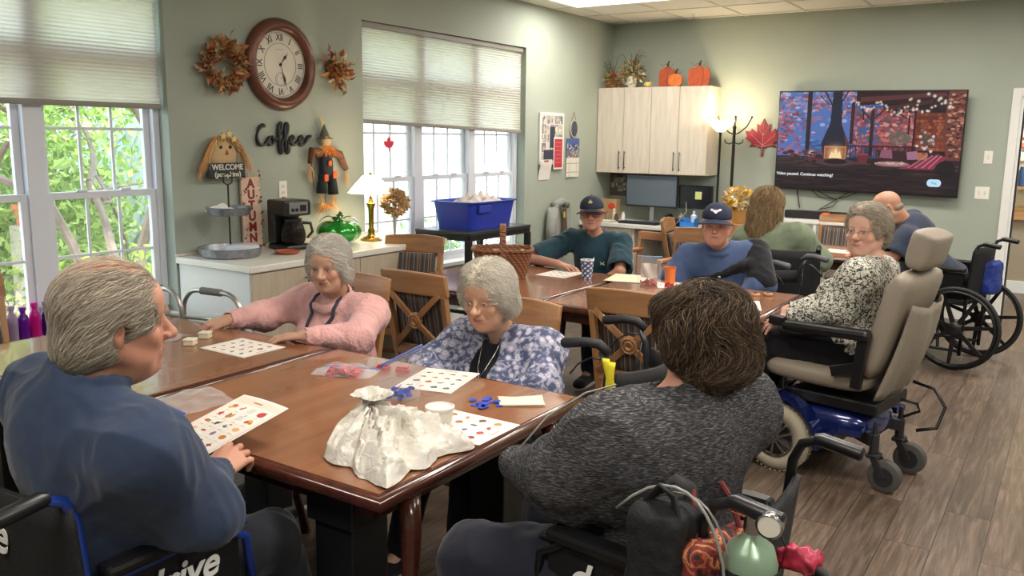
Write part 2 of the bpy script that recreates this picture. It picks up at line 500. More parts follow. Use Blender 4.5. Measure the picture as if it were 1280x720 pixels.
c.obj('cord', mat('pale_blue_cord', 'A9C3CC', .5), s1)
shade('beige pleated shade hanging slightly crooked in the window behind the lamp', 4.845, 7.055, 1.745, 1.69, XL - .05)

# ---- ceiling light panels
M_diff = emis('light_diffuser', (1.0, 0.95, 0.88), 3.2)
def panel(label, x, y, seen=False):
 r = thing('ceiling_light', label, 'ceiling light', (x, y, ZC), 0, 'troffer panels in the ceiling grid')
 f = MB()
 for a in ((-.6, -.3, -.57, .3), (.57, -.3, .6, .3), (-.57, -.3, .57, -.27), (-.57, .27, .57, .3)): f.box(a[0], a[1], -.014, a[2], a[3], .0)
 f.obj('light_frame', mat('light_frame', 'E8E6E0', .4), r)
 d = MB(); d.box(-.57, -.27, -.009, .57, .27, -.004); d.obj('diffuser', M_diff, r)
 ld = bpy.data.lights.new('panel_lamp', 'AREA'); ld.shape = 'RECTANGLE'; ld.size = 1.12; ld.size_y = .52
 ld.energy = PANEL_POWER; ld.color = PANEL_COLOR
 lo = bpy.data.objects.new('panel_lamp', ld); COL.objects.link(lo); lo.parent = r; lo.location = (0, 0, -.02)
 return r
for x in (-3.65, -1.21, 1.23):
 for y in (7.23, 4.8, 2.35, -0.1):
  if x < -3 and y < 7: continue
  panel('lit rectangular ceiling panel near the corner above the posters' if (x == -3.65 and y == 7.23) else 'lit ceiling panel outside the view of the photo', x, y)

hl = thing('hall_fill_light', 'added unseen light panel brightening the hall beyond the doorway', 'ceiling light', (-.2, 10.0, ZC)); m = MB(); m.box(-.3, -.3, -.03, .3, .3, 0); m.obj('diffuser', M_diff, hl)  # added panel, no fixture seen there; brightens the otherwise dark hall
ld = bpy.data.lights.new('hall_fill_lamp', 'AREA'); ld.size = .55; ld.energy = 45; ld.color = PANEL_COLOR; lo = bpy.data.objects.new('hall_fill_lamp', ld); COL.objects.link(lo); lo.parent = hl; lo.location = (0, 0, -.05)
def sprinkler(label, x, y):
 r = thing('sprinkler_head', label, 'sprinkler', (x, y, ZC))
 m = MB(); m.lathe([(.032, 0), (.03, -.006), (.01, -.008), (.009, -.03), (0, -.03)][::-1]); m.obj('escutcheon', M_white, r, smooth=rad(40))
 m = MB(); m.tube([(.0, 0, -.03), (.012, 0, -.045), (0, 0, -.06), (-.012, 0, -.045), (0, 0, -.03)], .002, 6); m.lathe([(.016, -.062), (.016, -.06), (0, -.058)])
 m.obj('deflector', mat('sprinkler_metal', '9A8A80', .35, .8), r)
sprinkler('small ceiling sprinkler near the back wall above the pumpkins', -3.44, 8.5)
sprinkler('small white ceiling sprinkler above the middle window shade', -3.22, 4.86)

# ================================================================== OUTSIDE
gr = MB(); gr.box(-40, -20, -.5, XL - .2, 40, -.35)
struct('ground', gr, mat('garden_ground', '9A9A80', .9, var=.3, scale=1.2))
mu = MB(); mu.box(-9.5, 1.5, -.36, -6.2, 5.2, -.30)
tag(mu.obj('mulch_bed', mat('mulch', 'B78E83', .95, var=.35, scale=9, bump=.5, bscale=25)), kind='structure')
def siding():
 m, nt, b = new_mat('white_siding')
 tc = N(nt, 'TexCoord'); wv = N(nt, 'TexWave', wave_type='BANDS', bands_direction='Z', wave_profile='SAW', i_Scale=1.55)
 L(nt, tc.outputs['Object'], wv.inputs[0]); r = N(nt, 'ValToRGB'); e = r.color_ramp.elements
 e[0].position = .0; e[0].color = c4(srgb('F2F3F4')); e[1].position = .93; e[1].color = c4(srgb('E6E8EC')); k = e.new(.97); k.color = c4(srgb('8E979F'))
 L(nt, wv.outputs['Fac'], r.inputs[0]); L(nt, r.outputs[0], b.inputs['Base Color'])
 bp = N(nt, 'Bump', i_Strength=.6, i_Distance=.02); L(nt, wv.outputs['Fac'], bp.inputs['Height']); L(nt, bp.outputs[0], b.inputs['Normal'])
 b.inputs['Roughness'].default_value = .6
 return m
h = thing('neighbouring_house', 'white clapboard wing of the building seen through the middle window', 'building', (-8.6, 9.9, -.35))
m = MB(); m.box(-5, 0, 0, 0, 9, 4.6); m.obj('siding_wall', siding(), h)
m = MB(); m.bar((-.0, -.3, 4.6), (0, 9.3, 4.6), .5, .2); m.obj('eave', M_white, h)
m = MB(); m.box(-.02, -.02, 0, .04, .12, 4.6); m.obj('corner_board', M_white, h)
h = thing('porch_building', 'blue-shaded wing with tall white-framed windows seen beyond the table lamp', 'building', (-10.2, 6.9, -.35))
m = MB(); m.box(-4, 0, 0, 0, 2.95, 5.2); m.obj('building_wall', mat('grey_siding', '9FB3BE', .6, var=.05, scale=3), h)
M_dg = mat('dark_pane', '4E7383', .15, var=.5, scale=1.5)
for y in (.9, 2.3):
 for z in (.8, 2.6):
  m = MB(); m.box(-.02, y - .42, z, .03, y + .42, z + 1.35); f = m.obj('window', M_white, h)
  p = MB()
  for a in (-1, 1):
   for q in (0, 1): p.box(.03, y + a * .2 - .17, z + .08 + q * .64, .035, y + a * .2 + .17, z + .63 + q * .64)
  p.obj('window_pane', M_dg, f)
h = thing('brick_building', 'pale brick building behind the garden tree', 'building', (-16, 3.0, -.35))
m = MB(); m.box(-4, 0, 0, 0, 12, 6)
def brick():
 mm, nt, b = new_mat('brick'); tc = N(nt, 'TexCoord'); mp = N(nt, 'Mapping'); mp.inputs['Rotation'].default_value = (0, rad(90), rad(90))
 br = N(nt, 'TexBrick', i_Scale=3.5); br.inputs['Color1'].default_value = c4(srgb('B58A80')); br.inputs['Color2'].default_value = c4(srgb('C8A79D')); br.inputs['Mortar'].default_value = c4(srgb('D8D0CA'))
 L(nt, tc.outputs['Object'], mp.inputs[0]); L(nt, mp.outputs[0], br.inputs[0]); L(nt, br.outputs[0], b.inputs['Base Color']); return mm
m.obj('brick_wall', brick(), h)
for y in (3, 6, 9):
 m = MB(); m.box(0, y - .5, 1.4, .05, y + .5, 3.2); f = m.obj('window', M_white, h); m = MB(); m.box(.05, y - .42, 1.5, .06, y + .42, 3.1); m.obj('window_pane', M_dg, f)

def leaf_mat(name, c1, c2):
 m = bpy.data.materials.new(name); m.use_nodes = True; nt = m.node_tree; nt.nodes.clear()
 g_ = N(nt, 'NewGeometry'); r = N(nt, 'ValToRGB'); r.color_ramp.elements[0].color = c4(srgb(c1)); r.color_ramp.elements[1].color = c4(srgb(c2))
 L(nt, g_.outputs['Random Per Island'], r.inputs[0])
 d = N(nt, 'BsdfDiffuse'); t = N(nt, 'BsdfTranslucent'); mx = N(nt, 'MixShader', i_0=.45); o = N(nt, 'OutputMaterial')
 L(nt, r.outputs[0], d.inputs[0]); L(nt, r.outputs[0], t.inputs[0]); L(nt, d.outputs[0], mx.inputs[1]); L(nt, t.outputs[0], mx.inputs[2]); L(nt, mx.outputs[0], o.inputs[0])
 return m
def leaves(rng, centres, n, spread, size):
 """leaf-shaped folded quads around centres -> (V,F) arrays"""
 c = np.array(centres)[rng.integers(0, len(centres), n)] + rng.normal(0, 1, (n, 3)) * spread
 d = rng.normal(0, 1, (n, 3)); d /= np.linalg.norm(d, axis=1)[:, None]
 e = np.cross(d, rng.normal(0, 1, (n, 3))); e /= np.linalg.norm(e, axis=1)[:, None]
 s = size * rng.uniform(.6, 1.3, (n, 1)); nn = np.cross(d, e)
 V = np.stack([c - d * s, c + e * s * .45 + nn * s * .12, c + d * s, c - e * s * .45 + nn * s * .12], 1).reshape(-1, 3)
 F = np.arange(4 * n).reshape(-1, 4)
 return V, F
def tree(name, label, cat, loc, h, crown, n, size, c1, c2, seed, spread=.28):
 rng = np.random.default_rng(seed); r = thing(name, label, cat, loc); tips = []
 m = MB()
 def branch(p, d, ln, rad_, k):
  pts = [Vector(p)]; q = Vector(p); dd = Vector(d)
  for i in range(4):
   dd = (dd + Vector(rng.normal(0, .16, 3))).normalized(); q = q + dd * ln / 4; pts.append(q.copy())
  m.tube(pts, [rad_ * (1 - .12 * i) for i in range(5)], 6)
  if k == 0 or rad_ < .006: tips.extend([tuple(pts[-1]), tuple(pts[-2]), tuple(pts[-3])]); return
  for _ in range(rng.integers(2, 4)):
   a = rng.normal(0, 1, 3) * crown; nd = (dd + Vector(a) * .75).normalized(); branch(q, nd, ln * .72, rad_ * .58, k - 1)
 for _ in range(3): branch((0, 0, 0), (rng.normal(-.15, .2), rng.normal(0, .25), 1), h * .42, h * .016, 4)
 m.obj('trunk', mat('bark', '7A6A62', .9, var=.2, scale=20), r)
 tips = [p for p in tips if p[0] + loc[0] < -5.9]
 V, F = leaves(rng, tips, n, spread, size); V = V.reshape(-1, 4, 3); V = V[V[:, :, 0].max(1) + loc[0] < -5.3].reshape(-1, 3); F = np.arange(len(V)).reshape(-1, 4)
 me = np_mesh('foliage', V, F, smooth=False); me.materials.append(leaf_mat(name + '_leaf', c1, c2))
 o = bpy.data.objects.new('foliage', me); COL.objects.link(o); o.parent = r
tree('garden_tree', 'slender green tree right outside the left window', 'tree', (-7.6, 4.9, -.35), 4.2, (1, 1, .6), 17000, .050, '5A8432', 'C4D878', 3, .42)
tree('garden_tree', 'paler tree left of the slender one outside the left window', 'tree', (-9.2, 3.2, -.35), 4.6, (1, 1, .5), 15000, .060, '7A9A50', 'D4E09C', 8, .5)
def bush(label, loc, rr, n, size, c1, c2, seed):
 rng = np.random.default_rng(seed); r = thing('garden_bush', label, 'bush', loc)
 m = MB()
 for i in range(9): a = rng.uniform(0, 6.28); m.tube([(0, 0, 0), (cos(a) * rr * .3, sin(a) * rr * .3, rr * .6), (cos(a) * rr * .6, sin(a) * rr * .6, rr * 1.2)], [.014, .01, .005], 5)
 m.obj('stem', mat('bark', '7A6A62', .9), r)
 cs = rng.normal(0, 1, (60, 3)); cs = cs / np.linalg.norm(cs, axis=1)[:, None] * rr * rng.uniform(.5, 1, (60, 1)); cs[:, 2] = np.abs(cs[:, 2]) * 1.2 + .1
 V, F = leaves(rng, cs, n, rr * .16, size); me = np_mesh('foliage', V, F, smooth=False); me.materials.append(leaf_mat('bush_leaf%d' % seed, c1, c2))
 o = bpy.data.objects.new('foliage', me); COL.objects.link(o); o.parent = r
bush('yellow-green bush low outside the left window', (-6.9, 4.35, -.35), .75, 5000, .038, '78983A', 'C6D470', 11)
bush('tall leafy shrub filling the view behind the slender tree', (-11.0, 5.2, -.35), 2.0, 11000, .07, '6A9044', 'C8D888', 17)
bush('deep green bush close behind the right pane of the left window', (-6.6, 5.0, -.35), .85, 5000, .038, '4F7F2A', 'A9C658', 12)
bush('pale pinkish bush outside the left window, farthest left', (-7.3, 3.4, -.35), .5, 1800, .05, '9DA77A', 'E0C8B8', 13)
bush('green shrub outside below the middle window', (-6.4, 7.9, -.35), .7, 2400, .05, '5C8C4A', 'B6D08A', 14)
r = thing('garden_pot', 'orange terracotta pot in the garden bed', 'flower pot', (-9.5, 4.85, .62)); r.scale = (.7, .7, .7)
m = MB(); m.lathe([(.11, 0), (.16, .26), (.18, .26), (.18, .32), (.15, .32), (.14, .24), (0, .24)]); m.obj('pot', mat('terracotta', 'D0805A', .8), r, smooth=rad(40))
m = MB(); m.box(-.17, -.17, -1.40, .17, .17, 0); m.obj('plinth', mat('stone_plinth', 'B9AFA5', .9, var=.1), r, bevel=.01)
# ================================================================== FURNITURE
M_top = wood('cherry_table_top', '7E5238', '976648', 0.20, axis=1, scale=4.0, coat=0.3)
M_edge = wood('dark_table_edge', '3A1C14', '52291C', 0.22, axis=1, scale=6.0, coat=0.4)
M_black = mat('satin_black', '121214', 0.4)
M_blackp = mat('black_plastic', '17171A', 0.35)
M_blackf = mat('black_nylon', '141417', 0.75, bump=.3, bscale=220)
M_chrome = mat('chrome', 'C9CACC', 0.18, 1.0)
M_alu = mat('brushed_aluminium', 'B9B6B0', 0.35, 0.9)
M_steel = mat('dark_steel', '4A4B4F', 0.35, 0.8)

def table(label, x0, x1, y0, y1, block, group=None):
 cx, cy = (x0 + x1) / 2, (y0 + y1) / 2
 t = thing('dining_table', label, 'table', (cx, cy, 0), 0, group)
 w, d = (x1 - x0) / 2, (y1 - y0) / 2; e = .028
 m = MB(); m.box(-w + e, -d + e, .752, w - e, d - e, .762); m.obj('table_top', M_top, t)
 m = MB()
 prof = [(0, .760), (e * .35, .7615), (e * .75, .757), (e, .745), (e, .731), (e * .7, .722), (0, .720)]
 vs = []; n = len(prof); cs = [(-1, -1), (1, -1), (1, 1), (-1, 1)]
 for sx, sy in cs:
  for o, z in prof: vs.append((sx * (w - e + o), sy * (d - e + o), z))
 fs = [(i * n + j, i * n + j + 1, ((i + 1) % 4) * n + j + 1, ((i + 1) % 4) * n + j) for i in range(4) for j in range(n - 1)]
 fs = [f[::-1] for f in fs]
 m.add(vs, fs); m.box(-w + e, -d + e, .720, w - e, d - e, .7515); m.obj('table_edge', M_edge, t, smooth=rad(50))
 for sx, sy in cs:
  if block == 'block':
   m = MB(); m.box(-.085, -.085, .60, .085, .085, .72); m.box(-.07, -.07, .03, .07, .07, .60); m.box(-.085, -.085, 0, .085, .085, .03)
   m.obj('leg', M_black, t, bevel=.004, loc=(sx * (w - .25), sy * (d - .16), 0))
   m = MB(); m.tube([(0, 0, .72), (sx * .018, sy * .018, .62), (sx * .016, sy * .016, .50), (-sx * .004, -sy * .004, .32), (-sx * .008, -sy * .008, .16), (sx * .012, sy * .012, .03), (sx * .016, sy * .016, 0)], [.030, .030, .024, .018, .016, .020, .022], 12); m.obj('curved_leg', M_edge, t, smooth=True, loc=(sx * (w - .05), sy * (d - .17), 0))
  else:
   m = MB(); m.tube([(0, 0, .72), (0, 0, .02)], [.022, .019], 12); m.lathe([(.024, 0), (.026, .01), (.02, .03)]); m.obj('leg', M_black, t, smooth=rad(40), loc=(sx * (w - .08), sy * (d - .08), 0))
 m = MB()
 for a in ((-w + .1, -d + .09, w - .1, -d + .11), (-w + .1, d - .11, w - .1, d - .09), (-w + .09, -d + .1, -w + .11, d - .1), (w - .11, -d + .1, w - .09, d - .1)): m.box(a[0], a[1], .655, a[2], a[3], .72)
 m.obj('apron', M_edge, t)
 return t
T1 = table('nearest reddish-brown table carrying the crumpled white plastic bag', -2.50, -1.335, 1.46, 2.50, 'block')
T2 = table('left table joined to the nearest one, before the woman in pink', -3.68, -2.512, 1.46, 2.49, 'block')
T3 = table('middle table where the man in the teal shirt sits, with the wicker basket', -3.48, -2.372, 3.85, 4.96, 'tube')
T4 = table('middle table where the man in the blue sweatshirt sits', -2.36, -1.26, 3.85, 4.96, 'tube')
T5 = table('far table below the television beside the woman in green', -2.35, -1.25, 6.72, 7.55, 'tube')

# ---- cross-back chairs
M_oak = wood('honey_oak', '8C6240', 'AC7F55', 0.4, axis=2, scale=7.0)
M_oakx = wood('honey_oak_rail', '8C6240', 'AC7F55', 0.4, axis=0, scale=7.0)
def stripes():
 m, nt, b = new_mat('striped_upholstery')
 tc = N(nt, 'TexCoord'); sx = N(nt, 'SeparateXYZ'); L(nt, tc.outputs['Object'], sx.inputs[0])
 mu = N(nt, 'Math', operation='MULTIPLY'); mu.inputs[1].default_value = 11.0
 fr = N(nt, 'Math', operation='FRACT'); L(nt, sx.outputs['X'], mu.inputs[0]); L(nt, mu.outputs[0], fr.inputs[0])
 r = N(nt, 'ValToRGB'); r.color_ramp.interpolation = 'CONSTANT'; e = r.color_ramp.elements
 e[0].position = 0; e[0].color = c4(srgb('3E3A3A'))
 cols = [(.16, '7A6048'), (.28, '4A4648'), (.42, '9A9080'), (.47, '564A42'), (.62, '38404A'), (.76, '8A7560'), (.84, '494344')]
 e[1].position = .16; e[1].color = c4(srgb('7A6048'))
 for p, c in cols[1:]: k = e.new(p); k.color = c4(srgb(c))
 L(nt, fr.outputs[0], r.inputs[0]); L(nt, r.outputs[0], b.inputs['Base Color']); b.inputs['Roughness'].default_value = .8
 return m
M_str = stripes()
def chair(label, loc, rz, group='cross-back dining chairs'):
 """faces local +y, back at -y"""
 t = thing('dining_chair', label, 'chair', loc, rz, group)
 def back(x, z, o=0):   # y of the back plane at height z, bowed backwards in the middle
  return -.22 - (z - .45) * .20 - .022 * (1 - (x / .24) ** 2) - o
 m = MB(); vs = []; K = 12
 for i in range(K + 1):
  x = -.245 + .49 * i / K; top = 1.0 + .012 * (1 - (x / .245) ** 2)
  for z, o in ((.885, -.014), (top, -.014), (top, .014), (.885, .014)): vs.append((x, back(x, z, o), z))
 fs = [(i * 4 + j, i * 4 + (j + 1) % 4, (i + 1) * 4 + (j + 1) % 4, (i + 1) * 4 + j) for i in range(K) for j in range(4)] + [(0, 3, 2, 1), (K * 4, K * 4 + 1, K * 4 + 2, K * 4 + 3)]
 m.add(vs, fs); m.obj('crest_rail', M_oakx, t, bevel=.006, smooth=rad(35))
 for s in (-1, 1):
  m = MB(); m.bar((s * .205, back(.205, .46), .46), (s * .218, back(.218, .89), .89), .034, .034, (0, 1, 0))
  m.bar((s * .205, back(.205, .46), .47), (s * .205, -.30, 0), .036, .036, (0, 1, 0), .03, .03)
  m.obj('back_post', M_oak, t, bevel=.004)
 m = MB(); m.bar((-.2, back(.2, .555), .555), (.2, back(.2, .555), .555), .026, .06, (0, 0, 1)); m.obj('lower_rail', M_oakx, t, bevel=.004)
 for s in (-1, 1):
  m = MB(); pts = []
  for i in range(9):
   q = i / 8; x = s * (-.195 + .39 * q); z = .575 + .32 * q; pts.append(Vector((x, back(x, z, .012), z)))
  for a, b_ in zip(pts, pts[1:]): m.bar(a, b_ + (b_ - a) * .03, .014, .034, (0, .2, 1) if False else (1, 0, 0) )
  m.obj('cross_slat', M_oak, t, bevel=.002)
 m = MB(); M = frame((0, back(0, .735, .012), .735), (1, 0, 0), (0, -.2, 1))
 m.lathe([(.0, -.016), (.042, -.016), (.045, -.012), (.045, .010), (.038, .014), (.034, .009), (.028, .009), (.024, .015), (.017, .015), (.013, .009), (0, .008)], (0, 0, 0), 28, None)
 m.v = [tuple(M @ Vector(p)) for p in m.v]; m.obj('medallion', M_oak, t, smooth=rad(30))
 m = MB()
 def pad(u, v):
  x = -.186 + .372 * u; z = .575 + .31 * v; return (x, back(x, z, -.035), z)
 m.surf(pad, 12, 8); m.obj('back_pad', M_str, t, smooth=True, solid=.028)
 m = MB(); vs = []; K = 10
 for i in range(K + 1):
  for j in range(K + 1):
   u, v = i / K * 2 - 1, j / K * 2 - 1
   vs.append((u * (.225 - .015 * (v < 0) * -v), v * .21 + .01, .475 + .028 * (1 - u ** 4) * (1 - v ** 4)))
 m.add(vs, [(i * (K + 1) + j, (i + 1) * (K + 1) + j, (i + 1) * (K + 1) + j + 1, i * (K + 1) + j + 1) for i in range(K) for j in range(K)])
 m.box(-.222, -.2, .45, .222, .218, .476); m.obj('seat', M_str, t, smooth=rad(50))
 m = MB(); m.box(-.215, -.21, .395, .215, -.19, .45); m.box(-.215, .19, .395, .215, .21, .45); m.box(-.215, -.2, .395, -.195, .2, .45); m.box(.195, -.2, .395, .215, .2, .45)
 m.obj('seat_frame', M_oakx, t, bevel=.003)
 for s in (-1, 1):
  m = MB(); m.bar((s * .2, .19, .45), (s * .2, .2, 0), .038, .038, (0, 1, 0), .026, .026); m.obj('leg', M_oak, t, bevel=.004)
 m = MB(); m.bar((-.2, -.255, .22), (-.2, .195, .22), .018, .024); m.bar((.2, -.255, .22), (.2, .195, .22), .018, .024); m.bar((-.2, -.03, .22), (.2, -.03, .22), .018, .024)
 m.obj('stretcher', M_oak, t, bevel=.002)
 t.scale = (.88, 1, .95)
 return t
ch = chair('empty chair with its crossed wooden back to the wicker basket, striped pad', (-2.76, 3.63, 0), rad(-2))
def chdup(label, loc, rz): return dup(ch, loc, rz, label)
chdup('empty chair with crossed back in front of the man in blue, behind the dark-haired woman', (-1.66, 3.80, 0), rad(2))
chdup('chair under the white-haired woman in the flowered blouse', (-1.93, 2.66, 0), pi + rad(2))
chdup('chair under the woman in the pink top', (-2.91, 2.73, 0), pi + rad(4))
chdup('empty chair nearest the counter, seen above another chair, striped pad facing the room', (-3.68, 4.22, 0), pi + rad(18))
chdup('empty cross-back chair between the two capped men', (-2.42, 5.93, 0), rad(176))
chdup('empty chair below the television facing the room with brown striped pad', (-1.80, 7.95, 0), pi)
chdup('chair at the left edge of the photo in front of the purple bottles', (-4.02, 1.80, 0), rad(-100))
chdup('honey-coloured chair left of the woman in green', (-2.62, 6.95, 0), rad(-80))
def armchair():
 t = thing('office_armchair', 'low wooden armchair by the desk behind the man in the teal shirt', 'chair', (-2.95, 6.55, 0), rad(172))
 M_l = wood('pale_peach_wood', 'B47A52', 'CE9468', .4, axis=0)
 for s in (-1, 1):
  m = MB(); m.bar((s * .27, .22, 0), (s * .27, .22, .66), .035, .035, (0, 1, 0)); m.bar((s * .27, -.24, 0), (s * .27, -.27, .66), .035, .035, (0, 1, 0)); m.obj('leg', M_l, t, bevel=.003)
  m = MB(); m.bar((s * .27, -.3, .675), (s * .27, .27, .675), .055, .03); m.obj('armrest', M_l, t, bevel=.008)
 m = MB(); m.bar((-.27, -.285, .80), (.27, -.285, .80), .03, .07); m.bar((-.27, -.275, .64), (-.27, -.285, .83), .03, .03, (0, 1, 0)); m.bar((.27, -.275, .64), (.27, -.285, .83), .03, .03, (0, 1, 0)); m.obj('back_rail', M_l, t, bevel=.006)
 m = MB(); m.box(-.25, -.25, .40, .25, .24, .47); m.obj('seat', mat('dark_seat', '3A3A42', .8), t, bevel=.02)
armchair()

# ---- counter with doors
M_cab = wood('pale_laminate', 'AFA08C', 'BBAD99', 0.5, axis=2, scale=10)
M_cabside = mat('white_laminate', 'DAD9D4', .45)
M_ctop = mat('counter_laminate', 'DAD6CC', .35, var=.04, scale=60)
def handle(m, x, y, z0, z1, nx, ny):
 """bar pull standing off a door"""
 m.tube([(x + nx * .03, y + ny * .03, z0), (x + nx * .03, y + ny * .03, z1)], .005, 8)
 for z in (z0 + .02, z1 - .02): m.tube([(x, y, z), (x + nx * .03, y + ny * .03, z)], .004, 6)
y = 3.19; first = True
for k, (wd, nd) in enumerate(((.88, 2), (.88, 2))):
 c = thing('base_cabinet', 'pale base cabinet with %s' % ('a white end panel beside the walker' if k == 0 else 'tall bar handles under the green glass pumpkin and lamp'), 'cabinet', (-4.21, y + wd / 2, -.02), 0)
 m = MB(); m.box(-.30, -wd / 2 + .001, .10, .335, wd / 2 - .001, .872); m.obj('body', M_cabside, c, bevel=.002)
 m = MB(); m.box(-.30, -wd / 2 + .001, .02, .28, wd / 2 - .001, .10); m.obj('plinth', mat('grey_plinth', '8F897F', .6), c)
 for j in range(nd):
  a = -wd / 2 + j * wd / nd + .003; b_ = a + wd / nd - .006
  d = MB(); d.box(.336, a, .115, .354, b_, .865); do = d.obj('door', M_cab, c, bevel=.002)
  h = MB(); handle(h, .354, (b_ - .035) if j == 0 else (a + .035), .62, .82, 1, 0); h.obj('handle', M_steel, do, smooth=True)
 y += wd
w = thing('worktop', 'speckled off-white worktop along the window wall', 'worktop', (-4.13, 4.07, .852))
m = MB(); m.box(-.385, -.90, 0, .29, .90, .04); m.obj('worktop_slab', M_ctop, w, bevel=.006)
m = MB(); m.box(-.385, -.90, .04, -.375, .90, .055); m.obj('back_lip', M_ctop, w, bevel=.003)

# ---- wall cabinets over the desk, desk
M_cab2 = wood('whitewashed_laminate', 'C6BCAC', 'D6CDBF', 0.5, axis=2, scale=10)
cx0, cx1 = -4.515, -3.25; cz0, cz1 = 1.255, 2.165; half = (cx1 - cx0) / 2
for k in range(2):
 c = thing('wall_cabinet', ('left whitewashed wall cabinet in the corner above the monitor', 'right whitewashed wall cabinet whose side is lit by the floor lamp')[k], 'cabinet', (cx0 + half * (k + .5), YB - .175, cz0), 0)
 m = MB(); m.box(-half / 2 + .001, -.155, 0, half / 2 - .001, .173, cz1 - cz0); m.obj('body', M_cab2, c, bevel=.002)
 for j in range(2):
  a = -half / 2 + j * half / 2 + .002; b_ = a + half / 2 - .004
  d = MB(); d.box(a, -.174, .004, b_, -.156, cz1 - cz0 - .004); do = d.obj('door', M_cab2, c, bevel=.002)
  h = MB(); handle(h, (b_ - .03) if j == 0 else (a + .03), -.174, .04, .24, 0, -1); h.obj('handle', M_steel, do, smooth=True)
d = thing('desk', 'white laminate desk under the wall cabinets', 'desk', (-3.88, 8.5, 0))
m = MB(); m.box(-.635, -.33, .70, .635, .37, .74); m.obj('desk_top', mat('desk_white', 'D9D8D4', .4), d, bevel=.005)
m = MB(); m.box(-.63, -.30, .57, -.02, -.28, .70); dr = m.obj('drawer', M_cab2, d, bevel=.003)
m = MB(); m.tube([(-.40, -.30, .63), (-.40, -.325, .63), (-.25, -.325, .63), (-.25, -.30, .63)], .004, 6); m.obj('handle', M_steel, dr)
for x in (-.62, 0, .6):
 m = MB(); m.box(x - .012, -.30, 0, x + .012, .36, .70); m.obj('side_panel', M_cab2, d)
# white low media table under the television
d = thing('media_shelf', 'white low shelf table below the television with a black soundbar on it', 'shelf', (-1.95, 8.45, 0))
m = MB(); m.box(-.72, -.2, .86, .72, .2, .885); m.obj('shelf_top', M_white, d, bevel=.003)
for x in (-.70, -.1, .70):
 for yy in (-.18, .18):
  m = MB(); m.box(x - .015, yy - .015, 0, x + .015, yy + .015, .86); m.obj('leg', M_white, d)
m = MB(); m.box(-.70, -.19, .3, .70, .19, .32); m.obj('lower_shelf', M_white, d)

# ---- black metal table by the window
d = thing('metal_table', 'tall black metal table in front of the middle window holding the blue tub', 'table', (-4.02, 5.56, 0))
m = MB(); m.box(-.26, -.43, .895, .26, .43, .92); m.obj('table_top', mat('table_dark', '2B3038', .4), d, bevel=.003)
for nm, za, zb in (('upper_frame', .855, .895), ('lower_frame', .30, .33)):
 m = MB()
 for x in (-.245, .245): m.box(x - .014, -.42, za, x + .014, .42, zb)
 for yy in (-.415, .415): m.box(-.25, yy - .013, za + .001, .25, yy + .013, zb - .001)
 m.obj(nm, M_black, d)
for x in (-.24, .24):
 for yy in (-.41, .41):
  m = MB(); m.box(x - .022, yy - .022, 0, x + .022, yy + .022, .86); m.obj('leg', M_black, d, bevel=.003)

# ================================================================== WHEELCHAIRS
M_blue = mat('blue_enamel', '1B3C93', 0.25, 0.3, coat=.6)
M_tire = mat('black_rubber', '1A1A1B', .6)
def wheel(r, tube_r, hub, spokes, m_tire, m_rim, m_hub, name, parent, loc, spoke_w=.022, rim_ring=True, tilt=0, hand=0):
 """wheel in the local yz plane, axis x"""
 e = MB(); R = Matrix.Rotation(rad(90), 4, 'Y')
 pts = [(0, r * 0.999 * cos(2 * pi * i / 48) - 0, r * sin(2 * pi * i / 48)) for i in range(48)]
 pts = [(p[0], p[1] * (r - tube_r) / r, p[2] * (r - tube_r) / r) for p in pts]
 e.tube(pts, tube_r, 10, closed=True); w = e.obj(name, m_tire, parent, smooth=True, loc=loc)
 s = MB()
 if rim_ring:
  q = [(0, (r - 2.2 * tube_r) * cos(2 * pi * i / 48), (r - 2.2 * tube_r) * sin(2 * pi * i / 48)) for i in range(48)]
  s.tube(q, tube_r * .55, 8, closed=True)
 for k in range(spokes):
  a = 2 * pi * k / spokes + .3
  s.bar((0, cos(a) * hub * .6, sin(a) * hub * .6), (0, cos(a) * (r - 2 * tube_r), sin(a) * (r - 2 * tube_r)), spoke_w * 1.5, spoke_w * .7, (1, 0, 0), spoke_w, spoke_w * .6)
 s.obj('rim', m_rim, w, smooth=rad(40))
 h = MB(); h.lathe([(0, -.035), (hub * .6, -.035), (hub, -.022), (hub, .022), (hub * .6, .035), (0, .035)], (0, 0, 0), 24, R.to_3x3()); h.obj('hub', m_hub, w, smooth=rad(35))
 if hand:
  q = [(hand, (r - .035) * cos(2 * pi * i / 40), (r - .035) * sin(2 * pi * i / 40)) for i in range(40)]
  hr_ = MB(); hr_.tube(q, .009, 8, closed=True)
  for k in range(6):
   a = 2 * pi * k / 6; hr_.tube([(0, (r - .05) * cos(a), (r - .05) * sin(a)), (hand, (r - .035) * cos(a), (r - .035) * sin(a))], .004, 5)
  hr_.obj('handrim', M_black if m_rim is M_black else M_blackp, w, smooth=True)
 return w
